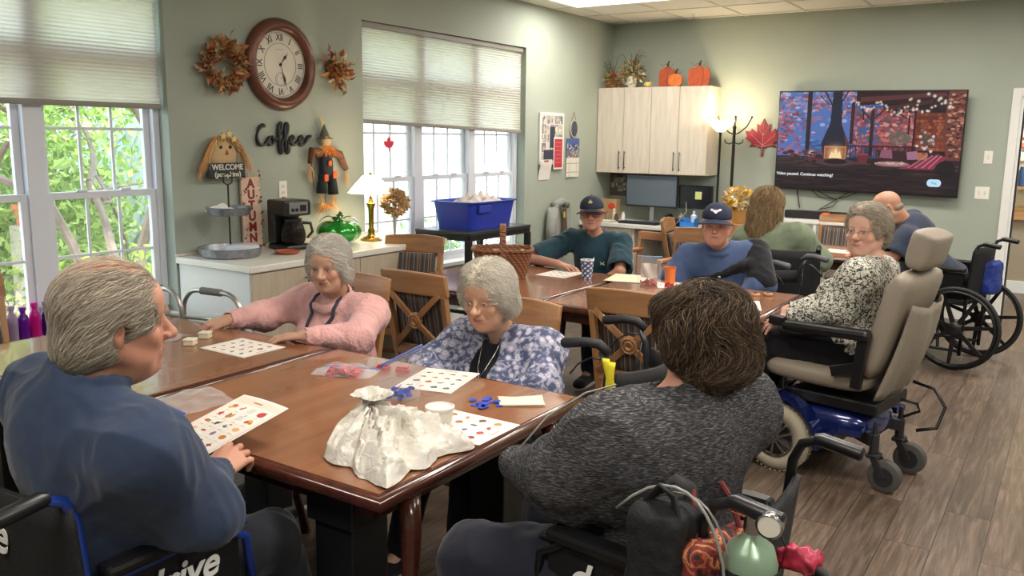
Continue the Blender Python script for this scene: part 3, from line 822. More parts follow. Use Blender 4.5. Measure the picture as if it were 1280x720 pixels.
def wheelchair(label, loc, rz, M_fr, arm_text=None, back_text=None, footrest=True, text_side=1, bh=.37):
 """manual wheelchair, faces local +y, seat width .46"""
 t = thing('wheelchair', label, 'wheelchair', loc, rz)
 hw = .235
 for s in (-1, 1):
  m = MB()
  m.tube([(s * hw, .20, .30), (s * hw, .16, .13), (s * hw, -.20, .13)], .012, 8)
  m.tube([(s * hw, -.20, .10), (s * hw, -.21, .55), (s * hw, -.235, .86), (s * hw, -.255, .905), (s * hw, -.30, .925), (s * hw, -.345, .92)], .0125, 10)
  m.tube([(s * hw, -.20, .48), (s * hw, .24, .49), (s * hw, .26, .45), (s * hw, .27, .20)], .0125, 10)
  m.tube([(s * hw, -.205, .70), (s * hw, .18, .70)], .009, 8)
  m.tube([(s * hw, -.19, .62), (s * hw, -.19, .70), (s * hw, .10, .71), (s * hw, .18, .66), (s * hw, .20, .49)], .0115, 10)
  m.obj('side_frame', M_fr, t, smooth=True)
  m = MB(); m.tube([(s * hw, -.285, .924), (s * hw, -.30, .925), (s * hw, -.395, .912), (s * hw, -.40, .911)], [.013, .0175, .0175, .012], 12); m.obj('push_handle', M_blackp, t, smooth=rad(40))
  m = MB(); m.bar((s * (hw + .002), -.19, .725), (s * (hw + .002), .15, .725), .055, .032); m.obj('arm_pad', mat('vinyl_black', '161618', .3), t, bevel=.012)
  m = MB(); m.box(s * (hw - .004) - .002, -.185, .505, s * (hw - .004) + .002, .16, .705); sp = m.obj('side_panel', M_blackp, t, bevel=.001)
  if arm_text and s == text_side:
   text_mesh(arm_text, .10, mat('label_white', 'E8E8E6', .5), 'lettering', t, frame((s * (hw + .006), -.01, .635), (0, s, 0), (0, 0, 1)), .001, .002, shear=.25)
  wheel(.305, .016, .05, 7, M_tire, M_black, M_blackp, 'rear_wheel', t, (s * (hw + .055), -.17, .305), hand=s * .035)
  m = MB(); m.tube([(s * hw, .27, .30), (s * hw, .27, .19)], .014, 8)
  for q in (-1, 1): m.bar((s * hw + q * .022, .27, .19), (s * hw + q * .022, .22, .10), .005, .03, (0, 1, 0))
  m.obj('caster_fork', M_fr, t, smooth=rad(40))
  wheel(.10, .014, .03, 5, M_tire, M_blackp, M_steel, 'caster', t, (s * hw, .22, .10), spoke_w=.014)
  if footrest:
   m = MB(); m.tube([(s * (hw - .02), .25, .46), (s * (hw - .02), .36, .44), (s * (hw - .03), .44, .20), (s * (hw - .03), .47, .12)], .011, 8); m.obj('leg_rest', M_fr, t, smooth=True)
   m = MB(); m.bar((s * (hw - .02), .50, .115), (s * .05, .50, .115), .15, .012, (0, 0, 1)); m.obj('foot_plate', M_blackp, t, bevel=.004)
 m = MB(); m.tube([(-hw, -.05, .14), (hw, .12, .47)], .011, 8); m.tube([(hw, -.05, .14), (-hw, .12, .47)], .011, 8); m.obj('cross_brace', M_fr, t, smooth=True)
 m = MB(); m.surf(lambda u, v: (-hw + 2 * hw * u, -.19 + .42 * v, .487 - .018 * sin(pi * u)), 10, 6); m.obj('seat', M_blackf, t, smooth=True, solid=.025)
 m = MB(); m.surf(lambda u, v: (-hw - .012 + (2 * hw + .024) * u, -.215 - .03 * v - .035 * sin(pi * u), .52 + bh * v), 12, 8); m.obj('backrest', M_blackf, t, smooth=True, solid=.018)
 if back_text:
  text_mesh(back_text, .12, mat('label_white', 'E8E8E6', .5), 'back_lettering', t, frame((-.075, -.282, .785), (-1, 0, 0) if False else (1, 0, 0), (0, 0, 1)), .001, .002, shear=.25)
 return t
wheelchair('black wheelchair with a blue frame under the grey-haired man in the navy shirt', (-1.855, 1.11, 0), 0, M_blue, arm_text='drive', back_text='drive')
wheelchair('black wheelchair under the dark-haired woman in the grey cardigan', (-.78, 1.85, 0), rad(84), M_black, arm_text='drive', back_text=None, text_side=-1, bh=.30)
wheelchair('black wheelchair with dark spoked wheels under the bald man, a blue bag behind it', (-.78, 7.15, 0), rad(80), M_black)
wheelchair('black wheelchair seen from behind under the long-haired woman in green', (-1.72, 6.15, 0), rad(12), M_black)

# ---- power chair, faces local +y
def power_chair():
 t = thing('power_wheelchair', 'blue-based power wheelchair with tan captain seat under the woman in the speckled top', 'power wheelchair', (-.93, 4.40, 0), rad(80))
 M_tan = mat('tan_vinyl', '8B8072', .5, bump=.12, bscale=60, var=.03, scale=6)
 M_pb = mat('navy_blue_paint', '14225C', .2, .3, coat=.8)
 M_tt = mat('tan_tyre', 'A79E8B', .8)
 # base shroud
 m = MB(); prof = []
 def shell(u, v):
  a = 2 * pi * u; ph = v
  x = .215 * (abs(cos(a)) ** .5) * (1 if cos(a) > 0 else -1); y = (.28 * (abs(sin(a)) ** .6) * (1 if sin(a) > 0 else -1)) + .03
  k = [1.0, 1.03, 1.0, .85, .45, 0][int(round(ph * 5))]; z = [.235, .265, .315, .35, .37, .375][int(round(ph * 5))]
  return (x * k, y * k, z)
 m.surf(shell, 36, 6); m.obj('base_shroud', M_pb, t, smooth=True)
 for s in (-1, 1):
  m = MB(); pts = [(s * .262, .17 + .22 * cos(a), .165 + .225 * sin(a)) for a in [pi * k / 10 for k in range(-0, 11)]]
  for p, q in zip(pts, pts[1:]): m.bar(p, q, .10, .014, (0, p[1] - .17, p[2] - .165))
  pts2 = [(s * .262, -.05, .20), (s * .262, -.14, .29), (s * .25, -.24, .29)]
  for p, q in zip(pts2, pts2[1:]): m.bar(p, q, .09, .03)
  m.obj('fender', M_pb, t, smooth=rad(40))
  # drive wheel
  w = MB(); q = [(0, .133 * cos(2 * pi * i / 44), .133 * sin(2 * pi * i / 44)) for i in range(44)]; w.tube(q, .045, 12, closed=True, flat=1.0)
  for i in range(44):
   a = 2 * pi * (i + .5) / 44; w.bar((-.030, .1755 * cos(a), .1755 * sin(a)), (.030, .1755 * cos(a), .1755 * sin(a)), .012, .004, (0, cos(a), sin(a)))
  wo = w.obj('drive_wheel', M_tt, t, smooth=rad(50), loc=(s * .262, .17, .178))
  w = MB(); R3 = Matrix.Rotation(rad(90), 4, 'Y').to_3x3(); w.lathe([(.090, -.042), (.100, -.044), (.100, .044), (.090, .042), (.086, 0)], (0, 0, 0), 30, R3)
  for k in range(5):
   a = 2 * pi * k / 5; dv = Vector((0, cos(a), sin(a))); pp = Vector((0, -sin(a), cos(a)))
   w.bar(Vector((s * .036, 0, 0)) + dv * .018 + pp * .008, Vector((s * .038, 0, 0)) + dv * .092 + pp * .022, .012, .014, (1, 0, 0))
   w.bar(Vector((s * .036, 0, 0)) + dv * .018 - pp * .008, Vector((s * .038, 0, 0)) + dv * .092 - pp * .022, .012, .014, (1, 0, 0))
  w.lathe([(0, -.044), (.020, -.044), (.026, -.03), (.026, .03), (.020, .044), (0, .044)], (0, 0, 0), 20, R3); w.obj('rim', M_chrome, wo, smooth=rad(40))
  w = MB(); w.lathe([(0, -.030), (.090, -.030), (.090, .030), (0, .030)], (0, 0, 0), 24, R3); w.obj('rim_backing', M_black, wo)
  # rear caster on its arm
  m = MB(); m.bar((s * .13, -.18, .25), (s * .165, -.27, .24), .06, .06); m.tube([(s * .165, -.27, .27), (s * .165, -.27, .17)], .022, 10)
  m.tube([(s * .165, -.27, .265), (s * .165, -.27, .33)], [.016, .01], 8)
  for q in (-1, 1): m.bar((s * .165 + q * .032, -.275, .17), (s * .165 + q * .032, -.33, .07), .008, .035, (0, 1, 0))
  m.box(s * .165 - .036, -.30, .155, s * .165 + .036, -.245, .175); m.obj('caster_arm', M_steel, t, bevel=.004)
  m = MB(); m.lathe([(0, -.026), (.06, -.028), (.075, -.022), (.078, 0), (.075, .022), (.06, .028), (0, .026)], (0, 0, 0), 26, R3); c = m.obj('caster', mat('grey_rubber', '4A4846', .6), t, smooth=rad(60), loc=(s * .165, -.33, .078))
  m = MB(); m.lathe([(0, -.031), (.045, -.031), (.05, -.02), (.05, .02), (.045, .031), (0, .031)], (0, 0, 0), 20, R3); m.obj('hub', mat('dark_hub', '26262A', .4), c, smooth=rad(30))
  # arm rest
  m = MB(); m.bar((s * .275, -.20, .50), (s * .275, -.22, .74), .03, .05, (0, 1, 0)); m.bar((s * .275, -.2, .60), (s * .275, -.08, .56), .02, .05); m.obj('arm_post', M_blackp, t, bevel=.004)
  m = MB(); m.bar((s * .275, -.25, .755), (s * .275, .17, .745), .075, .05); m.obj('arm_rest', mat('vinyl_black', '161618', .3), t, bevel=.02)
 m = MB(); m.box(-.13, .30, .10, .13, .42, .30); m.box(-.2, -.28, .36, .2, .15, .42); m.tube([(0, 0, .36), (0, 0, .47)], .05, 14); m.obj('chassis', M_black, t, bevel=.01)
 m = MB(); m.box(-.20, .42, .10, .20, .66, .12); m.bar((-.1, .33, .42), (-.1, .46, .11), .03, .03); m.bar((.1, .33, .42), (.1, .46, .11), .03, .03); m.obj('foot_board', M_black, t, bevel=.004)
 # seat cushion
 def cushion(name, pts, w, th, m_):
  """padded slab along a polyline of (y,z), width w"""
  P = []; n = len(pts)
  for i, (yy, zz) in enumerate(pts):
   a = pts[max(0, i - 1)]; b_ = pts[min(n - 1, i + 1)]; tx = Vector((0, b_[0] - a[0], b_[1] - a[1])).normalized(); nn = Vector((0, -tx.z, tx.y))
   e = min(1, (min(i, n - 1 - i) + .35) / 1.4); ring = []
   for k in range(20):
    al = 2 * pi * k / 20; ca, sa = cos(al), sin(al)
    X = w / 2 * (abs(ca) ** .55) * (1 if ca > 0 else -1) * (.9 + .1 * e); Q = th / 2 * (abs(sa) ** .7) * (1 if sa > 0 else -1) * e
    ring.append(Vector((X, yy, zz)) + nn * (Q + .012 * (abs(X) / (w / 2)) ** 3 * (1 if sa > 0 else 0)))
   P += ring
  m2 = MB(); fs = [(i * 20 + k, i * 20 + (k + 1) % 20, (i + 1) * 20 + (k + 1) % 20, (i + 1) * 20 + k) for i in range(n - 1) for k in range(20)]
  fs += [tuple(range(20))[::-1], tuple((n - 1) * 20 + k for k in range(20))]
  m2.add(P, fs); return m2.obj(name, m_, t, smooth=True, sub=1)
 cushion('seat_cushion', [(-.24, .50), (-.20, .505), (-.1, .50), (.05, .50), (.18, .505), (.25, .51), (.28, .50)], .50, .11, M_tan)
 cushion('backrest', [(-.20, .52), (-.23, .60), (-.26, .72), (-.29, .84), (-.32, .95), (-.345, 1.02), (-.355, 1.05)], .50, .13, M_tan)
 cushion('headrest', [(-.355, 1.055), (-.358, 1.07), (-.37, 1.13), (-.385, 1.20), (-.392, 1.225), (-.394, 1.23)], .30, .13, M_tan)
 m = MB(); m.surf(lambda u, v: (-.205 + .41 * u, -.272 - .29 * (.44 + .47 * v - .52) - .012 - .055 * sin(pi * u) ** .5 * sin(pi * min(1, (1 - v) * .75 + .1)) - .008 * sin(14 * u + 3 * v), .44 + .47 * v - .03 * sin(pi * u) * v), 22, 14); p = m.obj('back_pocket', mat('tan_cloth', '8A8073', .85, bump=.4, bscale=25), t, smooth=True, solid=.01)
 m = MB(); m.tube([(.2, -.30, .46), (.21, -.40, .44), (.2, -.46, .36), (.16, -.44, .26), (.12, -.36, .24)], .009, 8); m.tube([(.05, -.3, .40), (.1, -.36, .38), (.15, -.36, .33), (.1, -.3, .3)], .007, 8); m.obj('cable', M_blackp, t, smooth=True)
 m = MB(); m.bar((-.275, .17, .76), (-.275, .24, .765), .05, .045); m.obj('control_pod', M_blackp, t, bevel=.006)
power_chair()

# ---- rollator with yellow tape
def rollator(name, label, loc, rz, tape, grip_col='1B1B1F'):
 t = thing(name, label, 'rollator', loc, rz)
 for s in (-1, 1):
  m = MB(); m.tube([(s * .23, .0, .86), (s * .23, .03, .80), (s * .23, .05, .60), (s * .24, .20, .12)], .0125, 10)
  m.tube([(s * .23, .04, .56), (s * .24, -.22, .12)], .0125, 10); m.obj('side_frame', M_steel, t, smooth=True)
  m = MB(); m.tube([(s * .23, .03, .855), (s * .23, -.01, .885), (s * .23, -.06, .888), (s * .23, -.145, .875), (s * .23, -.155, .872)], [.016, .019, .018, .02, .015], 12); m.obj('grip', mat('rollator_grip_' + grip_col, grip_col, .6), t, smooth=True)
  m = MB(); m.tube([(s * .23, .02, .83), (s * .23, -.04, .83), (s * .23, -.09, .80), (s * .23, -.12, .76)], [.007, .006, .005, .006], 8, flat=.6); m.obj('brake_lever', M_blackp, t, smooth=True)
  for yy in (.22, -.24):
   wheel(.095, .013, .02, 5, M_tire, M_steel, M_blackp, 'wheel', t, (s * .245, yy, .095), spoke_w=.012)
  m = MB(); m.tube([(s * .23, .02, .82), (s * .2, .0, .66), (s * .235, .12, .40), (s * .24, .2, .2)], .004, 6); m.obj('brake_cable', M_blackp, t, smooth=True)
 m = MB(); m.box(-.2, -.12, .53, .2, .12, .56); m.obj('seat', M_blackf, t, bevel=.012)
 m = MB(); m.surf(lambda u, v: (-.23 + .46 * u, .06 + .12 * sin(pi * u), .70 + .08 * v), 14, 3); m.obj('backrest', M_blackf, t, smooth=True, solid=.02)
 m = MB(); m.tube([(-.23, .05, .45), (.23, .05, .45)], .01, 8); m.tube([(-.24, .2, .13), (.24, .2, .13)], .008, 8); m.obj('crossbar', M_steel, t, smooth=True)
 if tape:
  ty = MB(); s = 1
  for k, (a, b_) in enumerate((((.025, .84), (.06, .70)), ((.05, .83), (.035, .66)))):
   ty.surf(lambda u, v: (s * .23 + .021 + .002 * k + .003 * sin(5 * v), a[0] + (b_[0] - a[0]) * v + (u - .5) * .028, a[1] + (b_[1] - a[1]) * v), 3, 10)
  ty.obj('yellow_strap', mat('yellow_strap', 'E3D32C', .6), t, smooth=True, solid=.004)['label'] = 'yellow strap tied below the grip'
  rd = MB(); rd.box(s * .23 - .018, .02, .58, s * .23 + .03, .075, .665); rd.obj('red_tag', mat('red_cloth', 'B3202A', .7), t, bevel=.01)['label'] = 'red cloth tag'
 return t
rollator('rollator', 'black rollator with a yellow strap beside the dark-haired woman', (-1.44, 2.97, 0), rad(-82), True)
rollator('rollator', 'grey-handled rollator folded behind the man in the blue sweatshirt', (-1.52, 5.50, 0), rad(75), False, '55565A')

# ---- aluminium walker
def walker():
 t = thing('walking_frame', 'aluminium walking frame with grey grips by the counter end', 'walking frame', (-3.57, 2.70, 0), 0)
 u = Vector((.97, .10, 0)).normalized(); off = Vector((-.30, -.08, 0))
 for k in range(2):
  o = off * k * 1.15
  A = o - u * .20; B = o + u * .20; up = Vector((0, 0, 1))
  pts = [A - u * .03 + up * .02, A + up * .55, A + up * .70]
  for i in range(7): a = pi - pi / 2 * i / 6; pts.append(A + u * .11 + u * .11 * cos(a) + up * (.74 + .11 * sin(a)))
  for i in range(7): a = pi / 2 - pi / 2 * i / 6; pts.append(B - u * .11 + u * .11 * cos(a) + up * (.74 + .11 * sin(a)))
  pts += [B + up * .70, B + up * .55, B + u * .03 + up * .02]
  m = MB(); m.tube(pts, .0125, 10); m.tube([A + up * .70, B + up * .72], .010, 8); m.tube([A + up * .34, B + up * .34], .010, 8); m.obj('side_frame', M_alu, t, smooth=True)
  m = MB(); m.tube([o - u * .065 + up * .85, o + u * .065 + up * .85], .019, 12); m.obj('hand_grip', mat('grey_foam', '6F6B68', .8), t, smooth=rad(40))
  for P, q in ((A, -1), (B, 1)):
   m = MB(); m.tube([P + u * .03 * q + up * .0, P + u * .03 * q + up * .035], [.019, .015], 12); m.obj('rubber_tip', M_tire, t, smooth=rad(40))
 m = MB(); m.tube([-u * .2 + Vector((0, 0, .5)), off * 1.15 - u * .2 + Vector((0, 0, .5))], .0125, 8); m.tube([-u * .2 + Vector((0, 0, .62)), off * 1.15 - u * .2 + Vector((0, 0, .62))], .0125, 8); m.obj('crossbar', M_alu, t, smooth=True)
walker()
# ================================================================== ON THE WINDOW WALL
rng = np.random.default_rng(5)
M_leafv = vcol_mat('dried_leaf', .7)
def leaf_cluster(cents, norms, size, cols, rng, k=1, droop=.3):
 """pointed, slightly cupped leaves; returns V,F,C"""
 V = []; F = []; C = []
 for c, nrm in zip(cents, norms):
  for _ in range(k):
   d = np.array(nrm) + rng.normal(0, .55, 3); d /= np.linalg.norm(d)
   e = np.cross(d, rng.normal(0, 1, 3)); e /= np.linalg.norm(e); n_ = np.cross(d, e)
   s = size * rng.uniform(.7, 1.3); o = np.array(c); b = len(V)
   pts = [o, o + d * s * .35 + e * s * .32 + n_ * s * .08, o + d * s * .75 + e * s * .22 + n_ * s * .02, o + d * s * 1.1 - n_ * s * droop, o + d * s * .75 - e * s * .22 + n_ * s * .02, o + d * s * .35 - e * s * .32 + n_ * s * .08, o + d * s * .5]
   V += pts; F += [(b, b + 1, b + 6), (b + 1, b + 2, b + 6), (b + 2, b + 3, b + 6), (b + 3, b + 4, b + 6), (b + 4, b + 5, b + 6), (b + 5, b, b + 6)]
   cc = np.array(srgb(cols[rng.integers(len(cols))])) * rng.uniform(.75, 1.2); C += [cc] * 7
 return np.array(V), np.array(F), np.clip(np.array(C), 0, 1)
def np_obj(name, V, F, C, m, parent=None, smooth=False, loc=None):
 me = np_mesh(name, V, F, C, smooth); me.materials.append(m); o = bpy.data.objects.new(name, me); COL.objects.link(o)
 if parent is not None: o.parent = parent
 if loc is not None: o.location = loc
 return o
AUT = ['B87C4C', 'C49A62', 'D2B484', '9C5A40', 'D8C8A4', '80604A', 'B0946A', 'C4A27C']
def wreath(label, y, z, R_, n, cols, seed, open_=True):
 t = thing('leaf_wreath', label, 'wreath', (XL + .02, y, z)); rg = np.random.default_rng(seed)
 m = MB(); m.tube([(.01, R_ * cos(2 * pi * i / 30), R_ * sin(2 * pi * i / 30)) for i in range(30)], .016, 7, closed=True); m.obj('twig_ring', mat('twig', '6A4A30', .9), t, smooth=True)
 cs = []; ns = []
 for i in range(n):
  a = rg.uniform(0, 2 * pi); r_ = R_ + rg.normal(0, .022) if open_ else abs(rg.normal(0, R_ * .8)); cs.append((.02 + abs(rg.normal(0, .018)), r_ * cos(a), r_ * sin(a))); ns.append((.7, cos(a) * (.9 if r_ > R_ * .8 else -.3), sin(a) * (.9 if r_ > R_ * .8 else -.3)))
 V, F, C = leaf_cluster(cs, ns, .055, cols, rg); np_obj('leaves', V, F, C, M_leafv, t)
 m = MB()
 for _ in range(14):
  a = rg.uniform(0, 2 * pi); m.ell((.05, R_ * cos(a), R_ * sin(a)), (.009,) * 3, n=8, k=5)
 m.obj('berries', mat('berry_gold', 'C9862A', .5), t, smooth=True)
wreath('autumn leaf wreath with an open centre left of the clock', 3.555, 2.04, .105, 260, AUT + ['B98A5A', 'A8644A'], 1)
wreath('smaller full autumn leaf wreath right of the clock', 4.51, 2.08, .065, 210, AUT + ['A84A3A', 'B86A3A'], 2, False)

# clock
ck = thing('wall_clock', 'round wall clock with copper-brown frame and roman numerals', 'clock', (XL, 4.03, 2.08))
RM = frame((0, 0, 0), (0, 1, 0), (0, 0, 1))
m = MB(); m.lathe([(.20, .0), (.29, .0), (.297, .02), (.288, .045), (.262, .062), (.238, .062), (.224, .05), (.218, .035), (.214, .02)], (0, 0, 0), 64, RM.to_3x3()); m.obj('clock_frame', mat('copper_brown', '6B4436', .35, .35, var=.25, scale=6), ck, smooth=rad(50))
m = MB(); m.lathe([(0, .0), (.218, .0), (.218, .018), (0, .018)], (0, 0, 0), 48, RM.to_3x3()); m.obj('dial', mat('clock_paper', 'D8D2C4', .6, var=.05, scale=4), ck)
M_ink = mat('clock_ink', '2A2624', .5)
for i, nm in enumerate(['XII', 'I', 'II', 'III', 'IIII', 'V', 'VI', 'VII', 'VIII', 'IX', 'X', 'XI']):
 a = -2 * pi * i / 12
 P = RM @ Matrix.Rotation(a, 4, 'Z') @ Matrix.Translation((0, .172, .0185))
 text_mesh(nm, .062, M_ink, 'numeral', ck, P, .0008, .0008, sx=.8)
m = MB()
for r0, r1 in ((.134, .136), (.203, .205)): m.lathe([(r0, .0182), (r1, .0182), (r1, .0192), (r0, .0192), (r0, .0182)], (0, 0, 0), 64, RM.to_3x3())
for i in range(60):
 a = 2 * pi * i / 60; m.bar(RM @ Vector((.204 * sin(a), .204 * cos(a), .0186)), RM @ Vector((.212 * sin(a), .212 * cos(a), .0186)), .0022, .0008, (1, 0, 0))
m.obj('minute_track', M_ink, ck)
m = MB(); c0 = Vector((0, -.095, 0))
for r0, r1 in ((.042, .044), (.032, .0325)): m.lathe([(r0, .0182), (r1, .0182), (r1, .0192), (r0, .0192), (r0, .0182)], RM.to_3x3() @ c0, 40, RM.to_3x3())
m.bar(RM @ (c0 + Vector((0, 0, .019))), RM @ (c0 + Vector((.018, .022, .019))), .002, .0008, (1, 0, 0)); m.obj('seconds_dial', M_ink, ck)
def hand(nm, ang, ln, w):
 m = MB(); a = rad(ang); d = Vector((sin(a), cos(a), 0)); q = Vector((cos(a), -sin(a), 0)); z = Vector((0, 0, .024))
 pts = [-d * .02, d * ln * .45 + q * w * .4, d * ln * .62 + q * w * 1.4, d * ln * .78 + q * w * .3, d * ln, d * ln * .78 - q * w * .3, d * ln * .62 - q * w * 1.4, d * ln * .45 - q * w * .4]
 m.prism([(p.x, p.y) for p in pts], .022, .024, RM); m.lathe([(.009, .02), (.009, .026), (0, .027)], (0, 0, 0), 16, RM.to_3x3()); m.obj(nm, M_ink, ck)
hand('hour_hand', 40, .10, .008); hand('minute_hand', 162, .165, .006)
m = MB(); [m.box(.0187, -.03 + k * .0105, .094, .0192, -.0225 + k * .0105, .097) for k in range(6)]; m.obj('maker_mark', mat('faint_ink', '8A8278', .5), ck)

# "Coffee" script
def bez(P, n=10):
 out = []
 for i in range(0, len(P) - 3, 3):
  for k in range(n):
   t = k / n; out.append(tuple((1 - t) ** 3 * P[i][j] + 3 * (1 - t) ** 2 * t * P[i + 1][j] + 3 * (1 - t) * t * t * P[i + 2][j] + t ** 3 * P[i + 3][j] for j in (0, 1)))
 out.append(P[-1]); return out
strokes = [
 [(.98, 1.62), (1.0, 1.95), (.55, 1.9), (.3, 1.3), (.05, .7), (.15, .0), (.6, .0), (.95, .0), (1.1, .25), (1.25, .45)],
 [(1.6, .75), (1.2, .8), (1.1, .05), (1.5, .02), (1.95, 0), (1.95, .75), (1.6, .75), (1.8, .75), (1.95, .55), (2.15, .5)],
 [(2.15, .5), (2.75, 1.0), (2.85, 2.1), (2.6, 2.1), (2.3, 2.1), (2.4, .6), (2.4, -.3), (2.4, -.95), (2.75, -.9), (2.72, -.3), (2.7, .1), (2.6, .2), (2.75, .35)],
 [(2.75, .35), (3.35, .9), (3.5, 2.1), (3.25, 2.1), (2.95, 2.1), (3.05, .6), (3.05, -.3), (3.05, -.95), (3.4, -.9), (3.37, -.3), (3.35, .1), (3.25, .2), (3.4, .3)],
 [(3.4, .3), (3.9, .4), (4.1, .8), (3.85, .85), (3.5, .85), (3.5, .05), (3.9, .02), (4.1, .0), (4.3, .2), (4.4, .3)],
 [(4.4, .3), (4.85, .4), (5.05, .8), (4.8, .85), (4.45, .85), (4.45, .05), (4.85, .02), (5.2, .0), (5.35, .5), (5.6, .8), (5.7, .9), (5.8, .85), (5.85, .8)]]
cf = thing('word_sign', 'black metal script sign reading Coffee on the wall above the coffee maker', 'sign', (XL + .018, 3.80, 1.545))
m = MB()
for st in strokes:
 pts = bez(st, 8); m.tube([(0, x * .082, y * .082 * .85 + .012) for x, y in pts], [.0085 + .005 * abs(sin(i * .35)) for i in range(len(pts))], 8)
m.obj('script_lettering', M_black, cf, smooth=True)

# outlets and switches
def plate(name, label, M, kind, parent=None):
 t = thing(name, label, 'outlet' if kind == 'outlet' else 'light switch', M.translation); R3 = M.to_3x3()
 w = .058 if kind == 'double' else .035
 m = MB(); m.prism([(-w, -.057), (w, -.057), (w, .057), (-w, .057)], 0, .006, R3.to_4x4()); m.obj('cover_plate', mat('plate_white', 'E9E6DE', .35), t, bevel=.003)
 if kind == 'outlet':
  for s in (-1, 1):
   m = MB(); m.prism([(.016 * cos(a), s * .021 + .013 * sin(a)) for a in [2 * pi * i / 16 for i in range(16)]], .006, .008, R3.to_4x4()); q = m.obj('socket', mat('plate_cream', 'DCD7CA', .4), t)
   m = MB()
   for x in (-.006, .006): m.prism([(x - .001, s * .021 - .004), (x + .001, s * .021 - .004), (x + .001, s * .021 + .005), (x - .001, s * .021 + .005)], .008, .0085, R3.to_4x4())
   m.obj('slot', M_black, q)
 else:
  for x in ((-.023, .023) if kind == 'double' else (0,)):
   m = MB(); m.prism([(x - .009, -.02), (x + .009, -.02), (x + .009, .02), (x - .009, .02)], .006, .009, R3.to_4x4())
   if kind == 'double': m.bar(R3 @ Vector((x, 0, .009)), R3 @ Vector((x, .008, .02)), .006, .008)
   m.obj('switch_paddle', mat('plate_cream', 'DCD7CA', .4), t, bevel=.001)
plate('wall_outlet', 'white wall outlet above the coffee maker', on_left(4.03, 1.26), 'outlet')
plate('light_switch', 'upper single light switch between television and doorway', on_back(-.735, 1.50), 'single')
plate('light_switch', 'lower double light switch between television and doorway', on_back(-.755, 1.18), 'double')

# scarecrow face sign
sf = thing('scarecrow_face', 'straw-haired scarecrow face sign with a dark WELCOME PUMPKINS board on the wall', 'decoration', (XL + .01, 3.50, 1.51))
m = MB(); m.ell((.03, .02, .0), (.035, .115, .105), n=28, k=16); hd = m.obj('burlap_face', mat('burlap', 'CDAE84', .9, bump=.5, bscale=300, var=.06, scale=50), sf, smooth=True)
m = MB()
for y in (-.015, .055): m.ell((.064, y, .035), (.006, .011, .011), n=12, k=8)
m.obj('eye', M_black, hd, smooth=True)
m = MB(); m.prism([(.012, -.012), (.040, -.012), (.026, .022)], .062, .068, frame((0, 0, 0), (0, 1, 0), (0, 0, 1))); m.obj('nose', mat('rust_felt', '9C4A2A', .8), hd)
rg = np.random.default_rng(9); V = []; F = []; C = []
def straw(V, F, C, p, d, ln, w, col, bend=(0, 0, -.3), n=5):
 p = np.array(p, float); d = np.array(d, float); s = np.cross(d, (1, .3, .2)); s /= np.linalg.norm(s) + 1e-9; b = len(V)
 for i in range(n + 1):
  t = i / n; q = p + d * ln * t + np.array(bend) * ln * t * t; ww = w * (1 - .7 * t); V += [q - s * ww, q + s * ww]; C += [col, col]
 for i in range(n): F.append((b + 2 * i, b + 2 * i + 1, b + 2 * i + 3, b + 2 * i + 2))
SC = [np.array(srgb(c)) for c in ('C9A060', 'D9BC80', 'A87440', 'C98048', 'E3CD98')]
for i in range(420):
 u = rg.choice([-1, 1]) * rg.uniform(.42, 1) if i > 90 else rg.uniform(-.5, .5); a = u * 1.75; y0 = .02 + sin(a) * .10; z0 = cos(a) * .09 + .01
 straw(V, F, C, (.045 + rg.uniform(0, .025), y0 * .9, max(z0, .075) if abs(u) < .5 else z0 + .03), (rg.uniform(-.1, .25), (u * .9) + rg.normal(0, .15), .1 - .7 * abs(u) ** .7), (rg.uniform(.03, .06) if abs(u) < .5 else rg.uniform(.07, .15)), .0028, SC[rg.integers(5)], (-.05, 0, -.9))
np_obj('straw_hair', np.array(V), np.array(F), np.array(C), M_leafv, sf)
m = MB(); pt = lambda cx_, cz_, r_: [(cx_ + r_ * (1 if k % 2 == 0 else .45) * sin(pi * k / 5), cz_ + r_ * (1 if k % 2 == 0 else .45) * cos(pi * k / 5)) for k in range(10)]
for y, z in ((-.01, .10), (.035, .115), (.07, .085)): m.prism(pt(y, z, .028), .075, .085, frame((0, 0, 0), (0, 1, 0), (0, 0, 1)))
m.obj('straw_bow', mat('pale_straw', 'D8BE84', .8), sf)
m = MB(); m.box(.045, -.125, -.155, .084, .15, -.062); bd = m.obj('sign_board', mat('chalk_dark', '2C3030', .7), sf, bevel=.012)
M_chalk = mat('chalk_white', 'D6D2C6', .8)
text_mesh('WELCOME', .048, M_chalk, 'lettering', sf, frame((.0855, .012, -.088), (0, 1, 0), (0, 0, 1)), .001, .001, sx=1.0)
text_mesh('(pumpkins)', .044, M_chalk, 'lettering', sf, frame((.0855, .012, -.132), (0, 1, 0), (0, 0, 1)), .001, .001)
# AUTUMN board
ab = thing('autumn_board', 'narrow pale wooden board lettered AUTUMN leaning behind the tiered tray', 'sign', (XL + .03, 3.73, .894)); ab.rotation_euler = (0, rad(-1.5), 0)
m = MB(); m.box(0, -.075, 0, .018, .075, .46); m.obj('board', mat('blush_board', 'D3B7A3', .8, var=.08, scale=20), ab, bevel=.002)
M_red = mat('maroon_paint', '7C1F22', .6)
for i, ch_ in enumerate('AUTUMN'): text_mesh(ch_, .082, M_red, 'letter', ab, frame((.0195, 0.0, .415 - i * .070), (0, 1, 0), (0, 0, 1)), .001, .003)
rg = np.random.default_rng(21); cs = [(.024, rg.choice([-1, 1]) * rg.uniform(.045, .078), rg.uniform(.0, .49)) for _ in range(60)]
V, F, C = leaf_cluster(cs, [(.3, c[1] * 6, .3) for c in cs], .017, ['5E6238', '8A3A2A', '6A3A2A', 'A85A40', '4F5A3A'], rg); np_obj('painted_leaves', V, F, C, M_leafv, ab)

